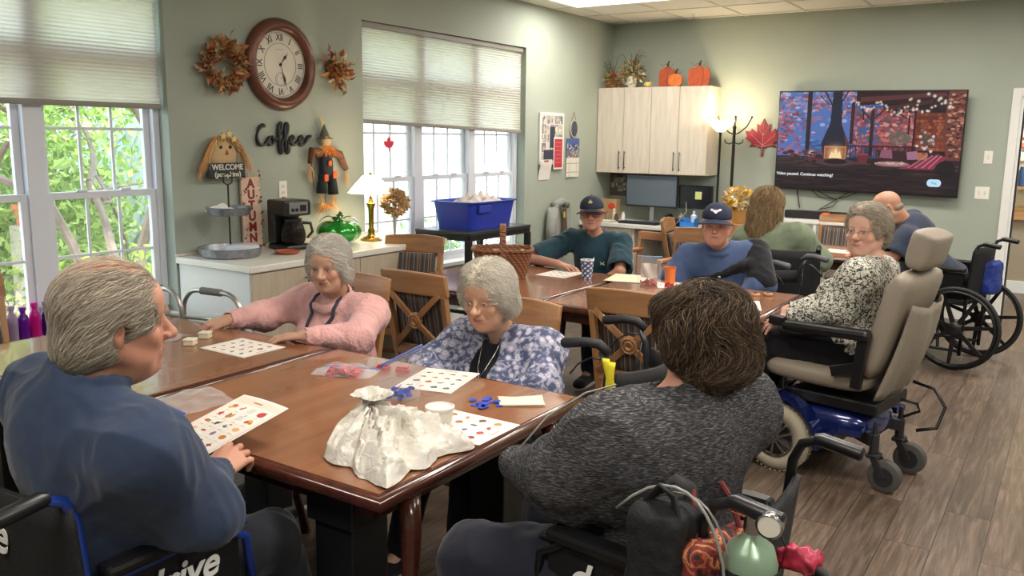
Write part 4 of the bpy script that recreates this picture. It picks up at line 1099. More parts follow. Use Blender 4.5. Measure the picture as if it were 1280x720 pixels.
# hanging scarecrow
sc = thing('hanging_scarecrow', 'small fabric scarecrow with orange scarf hanging on the wall left of the lamp', 'decoration', (XL + .035, 4.39, 1.41))
m = MB(); m.ell((.02, -.005, .165), (.03, .042, .045), n=18, k=10); m.obj('head', mat('burlap', 'CDAE84', .9), sc, smooth=True)
m = MB(); m.lathe([(.075, .19), (.07, .195), (.045, .20), (.035, .23), (.018, .26), (.004, .29), (0, .29)], (.012, -.005, 0), 18, None, .45, 1); m.obj('hat', mat('olive_felt', '4A4A3A', .9), sc, smooth=rad(50))
m = MB(); m.tube([(.01, -.015, .28), (.01, -.03, .31), (.01, -.05, .34)], [.006, .01, .002], 7); m.obj('hat_straw', mat('pale_straw', 'D8BE84', .8), sc)
for q_ in ([(.01, -.05, .09), (.01, -.12, .11), (.012, -.145, .02)], [(.01, .05, .09), (.01, .14, .08), (.012, .20, -.03)]):
 m = MB(); m.tube(q_, [.034, .029, .021], 10); m.obj('sleeve', mat('brown_check', '6E4A38', .9, var=.4, scale=40), sc, smooth=True)
m = MB(); m.surf(lambda u, v: (.012 + .02 * sin(pi * u), -.055 + .11 * u - .03 * (u - .5) * -v, .09 - .19 * v), 10, 6); m.tube([(.02, -.035, -.06), (.02, -.05, -.13), (.02, -.055, -.19)], [.036, .034, .038], 10); m.tube([(.02, .035, -.06), (.02, .055, -.13), (.02, .06, -.20)], [.036, .034, .038], 10); m.ell((.02, 0, -.0), (.028, .06, .10)); m.obj('overalls', mat('black_denim', '22252E', .9), sc, smooth=True)
m = MB()
for (y, z, w, c) in ((-.04, -.08, .018, 0), (.045, -.06, .02, 0), (.0, .02, .014, 0)): m.box(.05, y - w, z - w * 1.3, .06, y + w, z + w * 1.3)
m.obj('patch', mat('orange_check', 'C45A2A', .8, var=.4, scale=80), sc, bevel=.002)
V = []; F = []; C = []; rg = np.random.default_rng(4)
for i in range(90): straw(V, F, C, (.045, rg.normal(0, .02), .13 + rg.normal(0, .01)), (.2, rg.normal(0, .6), -.4), rg.uniform(.05, .09), .003, np.array(srgb(['C9541E', 'D9752A', 'C98A2E'][rg.integers(3)])))
np_obj('straw_scarf', np.array(V), np.array(F), np.array(C), M_leafv, sc)
for q in ((-.15, .0, -.02), (.205, -.05, -.05), (-.05, -.20, -.19), (.065, -.21, -.2)):
 V = []; F = []; C = []
 for i in range(34): straw(V, F, C, (.015, q[0] + rg.normal(0, .008), q[1]), (rg.normal(0, .15), rg.normal(0, .25), -.9), rg.uniform(.05, .10), .0025, SC[rg.integers(5)])
 np_obj('straw_tuft', np.array(V), np.array(F), np.array(C), M_leafv, sc)
V = []; F = []; C = []
for i in range(80): straw(V, F, C, (.012, .0 + rg.normal(0, .02), -.27), (rg.normal(0, .15), rg.choice([-1, 1]) * rg.uniform(.5, 1), rg.uniform(-.5, .4)), rg.uniform(.06, .13), .003, np.array(srgb(['C97A2E', 'D9A85A', 'B8651E'][rg.integers(3)])))
np_obj('raffia_tail', np.array(V), np.array(F), np.array(C), M_leafv, sc)
m = MB(); m.tube([(0, -.11, -.14), (0, -.13, .12)], .003, 6); m.tube([(.0, -.0, -.2), (.0, .0, -.3)], .0025, 6); m.obj('stick', mat('twig', '6A4A30', .9), sc)

# posters group near the corner
M_print = vcol_mat('printed_paper', .55); M_pulp = mat('photo_white', 'DCDAD4', .5)
rg = np.random.default_rng(31)
p = thing('photo_collage', 'white framed collage of small photographs, the tallest sheet beside the corner', 'poster', (XL + .012, 7.545, 1.62))
m = MB(); m.box(-.01, -.235, -.26, .008, .235, .25); m.obj('collage_frame', M_pulp, p, bevel=.002)
A = Art(44, 48, srgb('C9C6C0'))
for i in range(5):
 for j in range(5):
  c = rg.uniform(.05, .6) * np.array([1, .95, .95]) + rg.normal(0, .03, 3); x, y = 1 + i * 8.6, 1 + j * 9.4; A.rect(x, y, x + 7.6, y + 8.4, np.clip(c, .02, 1))
  for _ in range(4): A.ell(x + rg.uniform(1, 6), y + rg.uniform(2, 7), 1.4, 1.9, np.clip(rg.uniform(.1, .8) * np.array([1, .85, .75]), 0, 1))
A.rect(17, 12, 27, 34, srgb('2A2E44')); A.rect(5, 36, 30, 47, srgb('2A2F44'))
A.obj('photos', frame((.0095, 0, 0), (0, 1, 0), (0, 0, 1)), .42, .46, M_print, p)
p = thing('paper_notice', 'white hanging paper sheet below the photo collage', 'paper', (XL + .02, 7.42, 1.31))
A = Art(20, 26, srgb('E2DFD8')); [A.line(3, 6 + k * 4, 17, 6 + k * 4, .8, srgb('A9A7B0'), .8) for k in range(5)]; A.rect(6, 1, 14, 3, srgb('9A4048'))
A.obj('sheet', frame((0, 0, 0), (0, 1, 0), (0, 0, 1)), .22, .20, M_print, p, fn=lambda P: P + np.stack([0 * P[:, 0], 0 * P[:, 0], .015 * np.sin(P[:, 1] * 14)], 1))
p = thing('red_poster', 'red notice with white border overlapping the photo collage', 'poster', (XL + .028, 7.66, 1.47))
A = Art(24, 40, srgb('E6E2E0')); A.rect(2, 2, 22, 38, srgb('B2303C')); [A.rect(5, 6 + k * 5, 19, 7.2 + k * 5, srgb('D06A70')) for k in range(6)]
A.obj('sheet', frame((0, 0, 0), (0, 1, 0), (0, 0, 1)), .19, .32, M_print, p)
p = thing('hanging_plaque', 'small round-ended dark plaque hung from a thin cord near the corner', 'plaque', (XL + .015, 7.99, 1.72))
m = MB(); m.prism([(.075 * cos(a), .095 * sin(a)) for a in [2 * pi * i / 32 for i in range(32)]], -.008, .006, frame((0, 0, 0), (0, 1, 0), (0, 0, 1))); m.obj('plaque_rim', mat('plaque_tan', 'B8AC96', .7), p)
m = MB(); m.prism([(.060 * cos(a), .080 * sin(a)) for a in [2 * pi * i / 32 for i in range(32)]], .006, .010, frame((0, 0, 0), (0, 1, 0), (0, 0, 1))); m.obj('plaque_face', mat('plaque_blue', '39415A', .6, var=.5, scale=60), p)
m = MB(); m.tube([(0, -.05, .07), (0, 0, .17), (0, .05, .07)], .0025, 5); m.obj('hanging_cord', mat('twig', '6A4A30', .9), p)
p = thing('wall_calendar', 'wall calendar with a blue picture over a pale page, nearest the corner', 'calendar', (XL + .014, 7.985, 1.42))
A = Art(30, 22, srgb('3B4C8C')); A.rect(0, 0, 30, 9, srgb('44599C')); A.rect(0, 14, 30, 22, srgb('6A6F78'))
for _ in range(60): A.ell(rg.uniform(0, 30), rg.uniform(6, 22), 1.5, 1.2, np.clip(np.array(srgb(['8A5A50', '52684A', '9AA0B0', '303A60', 'C0B8A0'][rg.integers(5)])), 0, 1))
A.obj('picture', frame((0, 0, .10), (0, 1, 0), (0, 0, 1)), .27, .20, M_print, p)
A = Art(28, 22, srgb('DDD8CE')); [A.line(1, 3 + k * 3.4, 27, 3 + k * 3.4, .5, srgb('A8A29A')) for k in range(6)]; [A.line(1 + k * 4.3, 3, 1 + k * 4.3, 21, .5, srgb('B8B2AA')) for k in range(7)]
A.obj('date_page', frame((0, 0, -.10), (0, 1, 0), (0, 0, 1)), .27, .20, M_print, p)
# jacket
jk = thing('hanging_jacket', 'grey jacket hanging on the wall behind the man in the teal shirt', 'jacket', (XL + .03, 7.66, .70))
m = MB(); m.tube([(-.02, 0, .27), (.05, 0, .27), (.06, 0, .30)], .006, 8); m.obj('hook', M_steel, jk)
def fold(c, w, h, ph):
 def f(u, v): return (c[0] + .03 + .028 * sin(7 * u + ph) * (.4 + v) + .035 * sin(pi * u), c[1] + (u - .5) * w * (.55 + .5 * v) + .02 * sin(3 * v + ph), c[2] - h * v - .03 * (2 * u - 1) ** 2)
 return f
m = MB(); m.surf(fold((.0, -.10, .26), .20, .42, 0), 16, 14); m.surf(fold((.0, .10, .26), .20, .46, 2), 16, 14); m.tube([(.05, -.17, .22), (.06, -.23, .0), (.06, -.22, -.14)], [.05, .045, .04], 10); m.tube([(.03, -.12, .24), (.05, 0, .285), (.03, .12, .24)], [.04, .035, .04], 10)
m.obj('jacket_cloth', mat('grey_fleece', '8F918C', .95, bump=.5, bscale=60, var=.1, scale=12), jk, smooth=True, solid=.012)
m = MB(); m.surf(fold((.035, .0, .24), .10, .5, 1), 10, 10); m.obj('lining', mat('brown_lining', '5A4638', .8), jk, smooth=True)
m = MB(); m.box(.085, -.02, .12, .092, .02, .18); m.obj('label_tag', mat('yellow_label', 'D8C04A', .6), jk)

# ================================================================== ON THE COUNTER
Zc = .893
tt = thing('tiered_tray', 'two-tier galvanised serving tray stand with a top loop at the counter end', 'tray', (-4.29, 3.40, Zc))
M_galv = mat('galvanised', '8F939A', .4, .75, var=.25, scale=30)
m = MB(); m.lathe([(0, .0), (.165, .0), (.175, .006), (.187, .055), (.192, .058), (.183, .056), (.168, .012), (0, .010)], (0, 0, 0), 40); m.obj('lower_tray', M_galv, tt, smooth=rad(40))
m = MB(); m.lathe([(0, .25), (.115, .25), (.122, .255), (.134, .297), (.138, .30), (.130, .298), (.118, .262), (0, .26)], (0, 0, 0), 36); m.obj('upper_tray', M_galv, tt, smooth=rad(40))
m = MB(); m.tube([(0, 0, .0), (0, 0, .43)], .0055, 8); m.tube([(0, 0, .43), (0, .03, .445), (0, .033, .49), (0, 0, .50), (0, -.033, .49), (0, -.03, .445), (0, 0, .43)], .0045, 8); m.obj('stand_rod', mat('black_iron', '33312F', .5, .5), tt, smooth=True)
s_ = thing('plastic_dish', 'low clear white plastic dish in the lower tier of the tray stand', 'dish', (-4.24, 3.45, Zc + .0105))
m = MB(); m.lathe([(0, 0), (.09, 0), (.095, .01), (.10, .012), (.095, .03), (.10, .032), (.098, .055), (.085, .06), (0, .06)], (0, 0, 0), 32); m.obj('lid_stack', mat('frosted', 'D2D6DA', .3), s_, smooth=rad(30))
s_ = thing('napkin_bundle', 'small crumpled white napkins in the upper tier of the tray stand', 'napkin', (-4.32, 3.37, Zc + .2605))
m = MB(); m.surf(lambda u, v: (.06 * (2 * u - 1), .07 * (2 * v - 1), .012 + .04 * (1 - (2 * u - 1) ** 2) * (1 - (2 * v - 1) ** 2) + .01 * sin(9 * u) * sin(8 * v)), 12, 12); m.obj('napkin', mat('napkin_white', 'E4E0D8', .8), s_, smooth=True, solid=.003)
# coffee maker
cm = thing('coffee_maker', 'black drip coffee maker with glass carafe on the counter', 'coffee maker', (-4.28, 3.86, Zc), rad(-8))
m = MB(); m.box(-.10, -.10, 0, .12, .10, .035); m.box(-.10, -.10, .035, -.02, .10, .27); m.box(-.10, -.10, .22, .11, .10, .32); m.obj('body', M_blackp, cm, bevel=.014)
m = MB(); m.box(.108, -.07, .235, .114, .07, .305); m.obj('control_panel', mat('panel_silver', '9A9C9E', .3, .7), cm, bevel=.002)
m = MB()
for y in (-.045, -.015): m.box(.114, y - .010, .25, .118, y + .010, .27)
m.box(.114, .01, .25, .118, .055, .29); m.obj('button', M_black, cm, bevel=.001)
m = MB(); m.lathe([(0, .038), (.065, .038), (.078, .06), (.08, .10), (.068, .15), (.052, .175), (.055, .185)], (.045, 0, 0), 30); ca = m.obj('carafe', clear('carafe_glass', (.12, .10, .09), .12, .05), cm, smooth=True)
m = MB(); m.lathe([(0, .04), (.062, .04), (.076, .06), (.078, .10), (.068, .14), (0, .14)], (.045, 0, 0), 28); m.obj('coffee', mat('coffee', '1E0F08', .1), ca, smooth=rad(40))
m = MB(); m.tube([(.06, .06, .17), (.08, .11, .165), (.09, .118, .11), (.075, .085, .07)], [.010, .011, .010, .008], 8); m.lathe([(.056, .18), (.056, .2), (0, .205)], (.045, 0, 0), 24); m.obj('carafe_handle', M_blackp, ca, smooth=rad(50))
s_ = thing('wooden_board', 'round-topped wooden cutting board leaning behind the coffee maker', 'cutting board', (XL + .05, 4.02, Zc)); s_.rotation_euler = (0, rad(-6), 0)
m = MB(); m.prism([(-.06, 0), (.06, 0), (.065, .18), (.05, .24), (.02, .27), (.012, .32), (-.012, .32), (-.02, .27), (-.05, .24), (-.065, .18)], 0, .015, frame((0, 0, 0), (0, 1, 0), (0, 0, 1))); m.obj('board', wood('cutting_board_wood', '9A6238', 'B57C4C', .5, axis=2), s_, bevel=.003)
s_ = thing('clay_dish', 'flat reddish-brown dish between the tray stand and coffee maker', 'dish', (-4.10, 3.68, Zc))
m = MB(); m.lathe([(0, 0), (.06, 0), (.075, .012), (.078, .02), (.07, .022), (.06, .012), (0, .01)], (0, 0, 0), 30); m.obj('dish_bowl', mat('terracotta_dish', 'A9593A', .5), s_, smooth=rad(40))
# green glass pumpkin
gp = thing('glass_pumpkin', 'shiny green glass pumpkin jar on the counter between coffee maker and lamp', 'pumpkin', (-4.22, 4.25, Zc))
def lobes(R_, H, n, zc=.5, amp=.10, fl=0.9):
 def f(u, v):
  a = 2 * pi * u; ph = pi * v; r_ = R_ * (1 - amp * (1 - abs(cos(n * a / 2))) * sin(ph)) * (sin(ph) ** fl)
  return (r_ * cos(a), r_ * sin(a), H * zc * (1 - cos(ph)) - H * .10 * math.exp(-((pi - ph) / .35) ** 2))
 return f
M_gg = mat('green_glass', '1E9A2E', .08, .35, coat=1.0, var=.25, scale=8)
m = MB(); m.surf(lobes(.155, .17, 10), 61, 18); m.obj('pumpkin_body', M_gg, gp, smooth=True)
m = MB(); m.tube([(0, 0, .13), (.0, .0, .19), (.012, .015, .215)], [.016, .012, .014], 8); m.obj('stem', mat('dark_green_stem', '3F5A2A', .4), gp, smooth=True)
m = MB()
for a in (.6, 2.2, 3.9, 5.3): m.surf(lambda u, v: ((.03 + .10 * v) * cos(a + (u - .5) * .9 * sin(pi * min(v + .1, 1))), (.03 + .10 * v) * sin(a + (u - .5) * .9 * sin(pi * min(v + .1, 1))), .17 + .03 * sin(pi * v) - .02 * v), 7, 7)
m.obj('glass_leaf', mat('dark_glass_leaf', '14631F', .1, .3, coat=1), gp, smooth=True, solid=.004)
# table lamp
tl = thing('table_lamp', 'lit brass table lamp with white pleated shade in front of the window', 'lamp', (-4.18, 4.53, Zc))
M_brass = mat('brass', 'B08A3E', .22, 1.0)
m = MB(); m.lathe([(0, 0), (.075, 0), (.078, .008), (.06, .016), (.058, .022), (.03, .032), (.022, .05), (.026, .07), (.018, .09), (.020, .22), (.030, .25), (.034, .262), (.02, .268), (.012, .29), (.012, .31), (0, .31)], (0, 0, 0), 26); m.obj('lamp_base', M_brass, tl, smooth=rad(40))
m = MB(); m.tube([(0, 0, .31), (0, 0, .47)], .004, 8); m.lathe([(.012, .46), (.01, .475), (0, .478)], (0, 0, 0), 14); m.obj('harp', M_brass, tl)
def lampshade_mat():
 m = bpy.data.materials.new('lamp_shade_cloth'); m.use_nodes = True; nt = m.node_tree; nt.nodes.clear()
 d = N(nt, 'BsdfDiffuse'); d.inputs[0].default_value = (.9, .85, .75, 1); t = N(nt, 'BsdfTranslucent'); t.inputs[0].default_value = (.95, .88, .75, 1)
 mx = N(nt, 'MixShader', i_0=.55); e = N(nt, 'Emission'); e.inputs[0].default_value = (1, .90, .70, 1); e.inputs[1].default_value = 1.0; ad = N(nt, 'AddShader'); o = N(nt, 'OutputMaterial')
 L(nt, d.outputs[0], mx.inputs[1]); L(nt, t.outputs[0], mx.inputs[2]); L(nt, mx.outputs[0], ad.inputs[0]); L(nt, e.outputs[0], ad.inputs[1]); L(nt, ad.outputs[0], o.inputs[0]); return m
M_lsh = lampshade_mat()
m = MB(); k = 64; prof = [(.158, .335), (.150, .345), (.108, .395), (.07, .435), (.052, .455)]
vs = [((r_ + (.003 if j % 2 else 0)) * cos(2 * pi * j / k), (r_ + (.003 if j % 2 else 0)) * sin(2 * pi * j / k), z) for r_, z in prof for j in range(k)]
m.add(vs, [(i * k + j, i * k + (j + 1) % k, (i + 1) * k + (j + 1) % k, (i + 1) * k + j) for i in range(4) for j in range(k)]); m.obj('lamp_shade', M_lsh, tl, smooth=True)
m = MB(); m.ell((0, 0, .375), (.026, .026, .036)); m.obj('bulb', emis('bulb', (1, .85, .6), 12), tl, smooth=True)
ld = bpy.data.lights.new('lamp_glow', 'POINT'); ld.energy = 9; ld.color = (1, .80, .52); ld.shadow_soft_size = .05
lo = bpy.data.objects.new('lamp_glow', ld); COL.objects.link(lo); lo.parent = tl; lo.location = (0, 0, .31 + .10)
# vase with dried flowers
vs_ = thing('flower_vase', 'slim glass vase with a ball of dried tan flowers beside the lamp', 'vase', (-4.02, 4.60, Zc))
m = MB(); m.lathe([(.03, 0), (.032, .006), (.012, .02), (.010, .08), (.014, .15), (.022, .19), (.02, .19), (.012, .15), (.008, .08)], (0, 0, 0), 18); m.obj('vase_glass', clear('smoky_glass', (.75, .75, .78), .35, .05), vs_, smooth=True)
m = MB(); [m.tube([(0, 0, .02), (cos(a) * .006, sin(a) * .006, .15), (cos(a) * .03, sin(a) * .03, .22)], .0022, 5) for a in (0, 1.5, 3, 4.5)]; m.obj('flower_stem', mat('brown_stem', '5E4A32', .8), vs_)
rg = np.random.default_rng(12); q = rg.normal(0, 1, (330, 3)); q /= np.linalg.norm(q, axis=1)[:, None]
V, F, C = leaf_cluster(q * .062 + np.array([0, 0, .275]), q, .045, ['C9A878', 'D8BE94', 'A8845A', 'E0CCA8', 'B8946A'], rg); np_obj('dried_flower', V, F, C, M_leafv, vs_)

# ================================================================== ON THE BACK WALL
ZT_ = cz1 + .001
def flat_pumpkin(label, x, y, z, w, h, col, ribs=3, rz=0, stem=True):
 t = thing('wooden_pumpkin', label, 'pumpkin', (x, y, z), rz); M = frame((0, 0, 0), (1, 0, 0), (0, 0, 1))
 nl = ribs
 for i in range(nl):
  cxx = (i - (nl - 1) / 2) * w / (nl + .6); ww = w / (nl + .4) * .72; pts = [(cxx + ww * (abs(cos(a)) ** .8) * (1 if cos(a) > 0 else -1), h / 2 + h / 2 * (abs(sin(a)) ** .75) * (1 if sin(a) > 0 else -1) * (1 - .10 * abs(i - (nl - 1) / 2))) for a in [2 * pi * k / 28 for k in range(28)]]
  lo_ = min(p_[1] for p_ in pts); pts = [(a, b - lo_) for a, b in pts]
  mb = MB(); mb.prism(pts, -.012 - .003 * (i % 2), .012 + .006 * (i % 2), M); mb.obj('pumpkin_slat', mat('orange_' + col, col, .6, var=.15, scale=20), t, bevel=.003)
 if stem:
  mb = MB(); mb.tube([(0, 0, h * .95), (.006, 0, h + .03), (.02, 0, h + .045)], [.012, .010, .012], 8); mb.obj('stem', mat('twig', '6A4A30', .9), t, smooth=True)
  mb = MB(); [mb.tube([(.0 + .01 * k * d_, -.014, h + .01 + .012 * sin(k)) for k in range(9)], .0022, 5) for d_ in (-1, 1)]; mb.obj('vine', mat('olive_vine', '5A5230', .8), t)
flat_pumpkin('dark orange slatted wooden pumpkin, tallest one left on top of the wall cabinets', -3.79, 8.70, ZT_, .19, .22, 'B5502A', 4)
flat_pumpkin('smaller plain bright orange wooden pumpkin in front on top of the wall cabinets', -3.66, 8.62, ZT_, .15, .13, 'D9762F', 1, stem=True)
flat_pumpkin('broad red-orange wooden pumpkin, rightmost on the wall cabinets beside the lamp side', -3.42, 8.66, ZT_, .24, .21, 'BE5428', 3)
s_ = thing('cream_gourd', 'tiny cream gourd left of the wooden pumpkins on the wall cabinets', 'gourd', (-3.97, 8.62, ZT_)); m = MB(); m.surf(lobes(.045, .06, 8), 33, 12); m.obj('gourd_body', mat('cream_gourd', 'D9C77A', .6), s_, smooth=True); m = MB(); m.tube([(0, 0, .05), (.004, 0, .07)], .005, 6); m.obj('stem', mat('twig', '6A4A30', .9), s_)
def floral(name, label, loc, R_, n, cols, seed, pot, twigs=8, sq=1.0):
 t = thing(name, label, 'flower arrangement', loc); rg = np.random.default_rng(seed)
 m = MB(); m.lathe([(0, 0), (.04, 0), (.05, .02), (.055, .09), (.045, .12), (.05, .125)] if pot else [(0, 0), (.035, 0), (.045, .03), (.03, .05)], (0, 0, 0), 20); m.obj('pot', mat('pot_' + label[:6], 'D5CEC0' if pot else '8A6A4A', .6), t, smooth=rad(40))
 z = .16 if pot else .09; q = rg.normal(0, 1, (n, 3)); q /= np.linalg.norm(q, axis=1)[:, None]; c = q * R_ * rg.uniform(.3, 1, (n, 1)) * np.array([1.15, .8, sq]) + np.array([0, 0, z]); c[:, 2] = np.maximum(c[:, 2], .02)
 V, F, C = leaf_cluster(c, q, .042, cols, rg); np_obj('leaves', V, F, C, M_leafv, t)
 m = MB(); F_ = []
 for _ in range(twigs):
  a = rg.uniform(0, 6.28); r_ = rg.uniform(.05, .13); h_ = rg.uniform(.12, .24); m.tube([(0, 0, z - .06), (cos(a) * r_ * .4, sin(a) * r_ * .3, z + h_ * .5), (cos(a) * r_, sin(a) * r_ * .5, z + h_), (cos(a) * r_ * 1.4, sin(a) * r_ * .5, z + h_ * .95)], .0025, 5)
 m.obj('twigs', mat('olive_vine', '5A5230', .8), t)
 return t
floral('flower_arrangement', 'larger arrangement of cream and tan flowers in a pale pot on the wall cabinets', (-4.18, 8.66, ZT_), .12, 190, ['C9B88A', 'B89A5A', '8A8A52', 'D8CCB0', 'A06A3A', '6A6A40'], 40, True, 16)
floral('flower_arrangement', 'small orange and gold leaf arrangement nearest the corner on the wall cabinets', (-4.40, 8.66, ZT_), .085, 110, ['C96A2A', 'D9A84A', '7A7A42', 'B04A2A', 'A8945A'], 41, False, 9)

# red maple leaf
ml = thing('maple_leaf', 'dark red maple leaf wall plaque left of the television', 'decoration', (-2.78, YB - .012, 1.645))
half_ = [(0, .20), (.035, .13), (.07, .145), (.062, .055), (.12, .10), (.135, .07), (.19, .075), (.165, .02), (.185, .0), (.11, -.05), (.135, -.085), (.06, -.075), (.03, -.10), (.012, -.085), (.012, -.18)]
pts = half_ + [(-x, y) for x, y in half_[::-1] if x > 0]
m = MB(); m.prism(pts[::-1], -.008, .008, frame((0, 0, 0), (1, 0, 0), (0, 0, 1))); m.obj('leaf_blade', mat('maroon_leaf', '8C2230', .5, var=.15, scale=20), ml, bevel=.003)
m = MB()
for a, b_ in (((0, -.16), (0, .15)), ((0, -.07), (.13, .045)), ((0, -.07), (-.13, .045)), ((0, -.085), (.09, -.06)), ((0, -.085), (-.09, -.06)), ((0, .03), (.04, .09)), ((0, .03), (-.04, .09))): m.bar((a[0], -.0095, a[1]), (b_[0], -.0095, b_[1]), .006, .003, (0, 1, 0), .002, .003)
m.obj('leaf_vein', mat('vein_pink', 'C9908C', .5), ml)

# television
tv = thing('television', 'large wall television showing a fireplace porch with string lights', 'television', (-1.775, YB - .09, 1.62)); tv.rotation_euler = (rad(3), rad(0.6), rad(-1.5))
TW, TH = 1.68, .965
m = MB(); m.box(-TW / 2, -.02, -TH / 2, TW / 2, .02, TH / 2); m.obj('bezel', M_blackp, tv, bevel=.005)
m = MB(); m.box(-.3, .02, -.2, .3, .07, .2); m.obj('wall_mount', M_black, tv)
A = Art(256, 146, srgb('221820'), 1.8); rg = np.random.default_rng(77)
A.rect(0, 0, 150, 98, srgb('4F70B4'))
for _ in range(260): x = rg.uniform(0, 112); y = abs(rg.normal(0, 30)); A.ell(x, y, rg.uniform(1.5, 5), rg.uniform(1, 3), srgb(['8C5A66', 'A9626A', '7E8FC0', 'B0B8DC', '6A4650', 'C87C78'][rg.integers(6)]), .75)
for _ in range(90): x = abs(rg.normal(0, 20)); y = rg.uniform(30, 92); A.ell(x, y, rg.uniform(1.5, 4), rg.uniform(1, 2.6), srgb(['8A3A3E', 'A9484A', '6A3440', 'C0605A'][rg.integers(4)]), .8)
A.rect(50, 74, 112, 98, srgb('34548C'), .8)
for _ in range(90): A.ell(rg.uniform(40, 112), rg.uniform(70, 96), rg.uniform(2, 6), .9, srgb(['5E84BC', '2A4070', '7FA4D0', '41507A'][rg.integers(4)]), .7)
A.rect(110, 20, 150, 98, srgb('3E5A94')); A.rect(146, 30, 196, 98, srgb('8A4A50'))
for _ in range(420): x = rg.uniform(108, 198); y = rg.uniform(24, 92); A.ell(x, y, rg.uniform(1.5, 4), rg.uniform(1, 3), srgb(['B05A60', 'C9706E', '8A3E46', 'D89890', '5A3A48', '4C5A58', '94484C'][rg.integers(7)]), .8)
A.ell(176, 66, 15, 10, srgb('5A6258'), .7)
for x0, y0, x1, y1, w in ((68, 0, 84, 30, 2.2), (84, 30, 100, 0, 2), (84, 30, 86, 55, 2), (74, 18, 60, 6, 1.4), (120, 8, 124, 40, 2), (186, 40, 168, 30, 1.6), (186, 60, 186, 34, 2)): A.line(x0, y0, x1, y1, w, srgb('241A22'))
A.poly([(112, 0), (256, 0), (256, 34), (200, 16), (112, 20)], srgb('2E1A1E'))
A.poly([(118, 8), (230, 2), (232, 7), (118, 15)], srgb('5A3034')); A.poly([(150, 22), (214, 12), (214, 17), (150, 27)], srgb('482428'))
A.rect(42, 0, 49, 92, srgb('241C28')); A.rect(106, 14, 111, 76, srgb('3A2026')); A.rect(134, 20, 139, 94, srgb('35202A')); A.rect(192, 12, 195, 86, srgb('36181C'))
for s in (-1, 1): A.line(136, 42, 136 + s * 14, 28, 2, srgb('35202A'))
A.rect(195, 30, 236, 84, srgb('6E3428'))
for j in range(12):
 for i in range(8): A.rect(195 + i * 5.4 + (j % 2) * 2, 31 + j * 4.4, 199.4 + i * 5.4 + (j % 2) * 2, 34.6 + j * 4.4, srgb(['8A4634', 'A05A3C', '5E2A22', '74382C'][rg.integers(4)]))
A.poly([(234, 0), (256, 0), (256, 120), (238, 96), (230, 60)], srgb('6A3A34'))
for _ in range(130): y = rg.uniform(4, 92); A.ell(rg.uniform(236, 254), y, 2.6, 1.6, srgb(['A06A5A', '5A2E2C', '8A4E44', 'C08A70', '3E2024'][rg.integers(5)]))
A.rect(0, 96, 256, 146, srgb('2C2028'))
for _ in range(200): A.ell(rg.uniform(0, 256), rg.uniform(97, 144), rg.uniform(6, 20), .9, srgb(['3E2A30', '251A22', '4C3438', '1C141A', '5A3E3C'][rg.integers(5)]), .6)
for k in range(60): A.rect(108 + k * 1.55, 80, 108.7 + k * 1.55, 96, srgb('221418'))
A.rect(106, 78, 200, 80, srgb('3A2024'))
A.poly([(79, 0), (92, 0), (94, 48), (106, 78), (104, 100), (70, 100), (66, 76), (77, 46)], srgb('1E2036')); A.poly([(88, 30), (94, 48), (107, 78), (104, 98), (98, 60)], srgb('5A3430'))
A.rect(71, 80, 103, 99, srgb('C27A4C')); A.rect(73, 82, 101, 98, srgb('8A4630'))
A.poly([(78, 98), (82, 88), (85, 92), (88, 82), (91, 91), (94, 87), (97, 98)], srgb('FFE9B8')); A.glow(87, 91, 9, srgb('FFD9A0'), .8)
A.ell(88, 104, 28, 5.5, srgb('4E3A40')); A.ell(88, 103, 17, 4, srgb('241A22'))
for x, c in ((30, 'D0705A'), (52, 'FFD0A0'), (22, 'B04A48')): A.glow(x, 92, 4, srgb(c), .9)
for _ in range(30): A.ell(rg.uniform(8, 66), rg.uniform(88, 102), rg.uniform(2, 6), rg.uniform(1, 3), srgb(['5A2E38', '34222C', '7A3E42'][rg.integers(3)]))
A.ell(127, 92, 8, 3, srgb('8A4048')); A.poly([(119, 92), (135, 92), (133, 104), (121, 104)], srgb('6A2A32'))
A.poly([(146, 84), (230, 86), (236, 104), (150, 104)], srgb('3A2028')); A.poly([(152, 84), (166, 83), (168, 96), (150, 95)], srgb('8E5872')); A.poly([(186, 86), (200, 84), (204, 96), (188, 97)], srgb('A07088')); A.poly([(200, 86), (214, 86), (214, 96), (202, 97)], srgb('B06A48'))
A.poly([(196, 104), (226, 88), (240, 92), (222, 110), (176, 110)], srgb('8E3048')); [A.line(190 + k * 9, 108, 214 + k * 6, 90, 1, srgb('C98898')) for k in range(4)]
A.ell(168, 104, 24, 4, srgb('8E6468')); A.ell(168, 103, 20, 2.5, srgb('B08A84')); A.ell(238, 108, 13, 11, srgb('1A161C'))
for _ in range(26): A.ell(rg.normal(210, 6), rg.normal(68, 8), 2, 2, srgb(['D8CCD0', 'B0A0A8', '46504A'][rg.integers(3)]))
for _ in range(20): A.ell(rg.normal(166, 9), rg.normal(103, 1), 1.4, .8, srgb('D8B8A8'))
for k in range(46):
 t = k / 45; x = 106 + 132 * t + rg.normal(0, 2); y = 12 + 22 * abs(sin(3.3 * pi * t)) * (.4 + .6 * (1 - abs(2 * t - 1))) + rg.normal(0, 2); A.glow(x, y, 1.3, (1, .85, .7), .9)
for x, y in ((208, 4), (216, 7), (224, 10), (230, 16), (236, 22), (196, 14), (190, 26)): A.glow(x, y, 1.7, (1, .9, .78), 1)
A.rect(0, 112, 256, 146, (0.006, 0.005, 0.008), .5)
vmat = vcol_mat('tv_picture', .25, emit=.75)
_b = vmat.node_tree.nodes['Principled BSDF']; vmat.node_tree.links.remove(_b.inputs['Base Color'].links[0]); _b.inputs['Base Color'].default_value = (.01, .01, .01, 1)
A.obj('screen', frame((0, -.0212, .004), (1, 0, 0), (0, 0, 1)), TW - .02, TH - .03, vmat, tv)
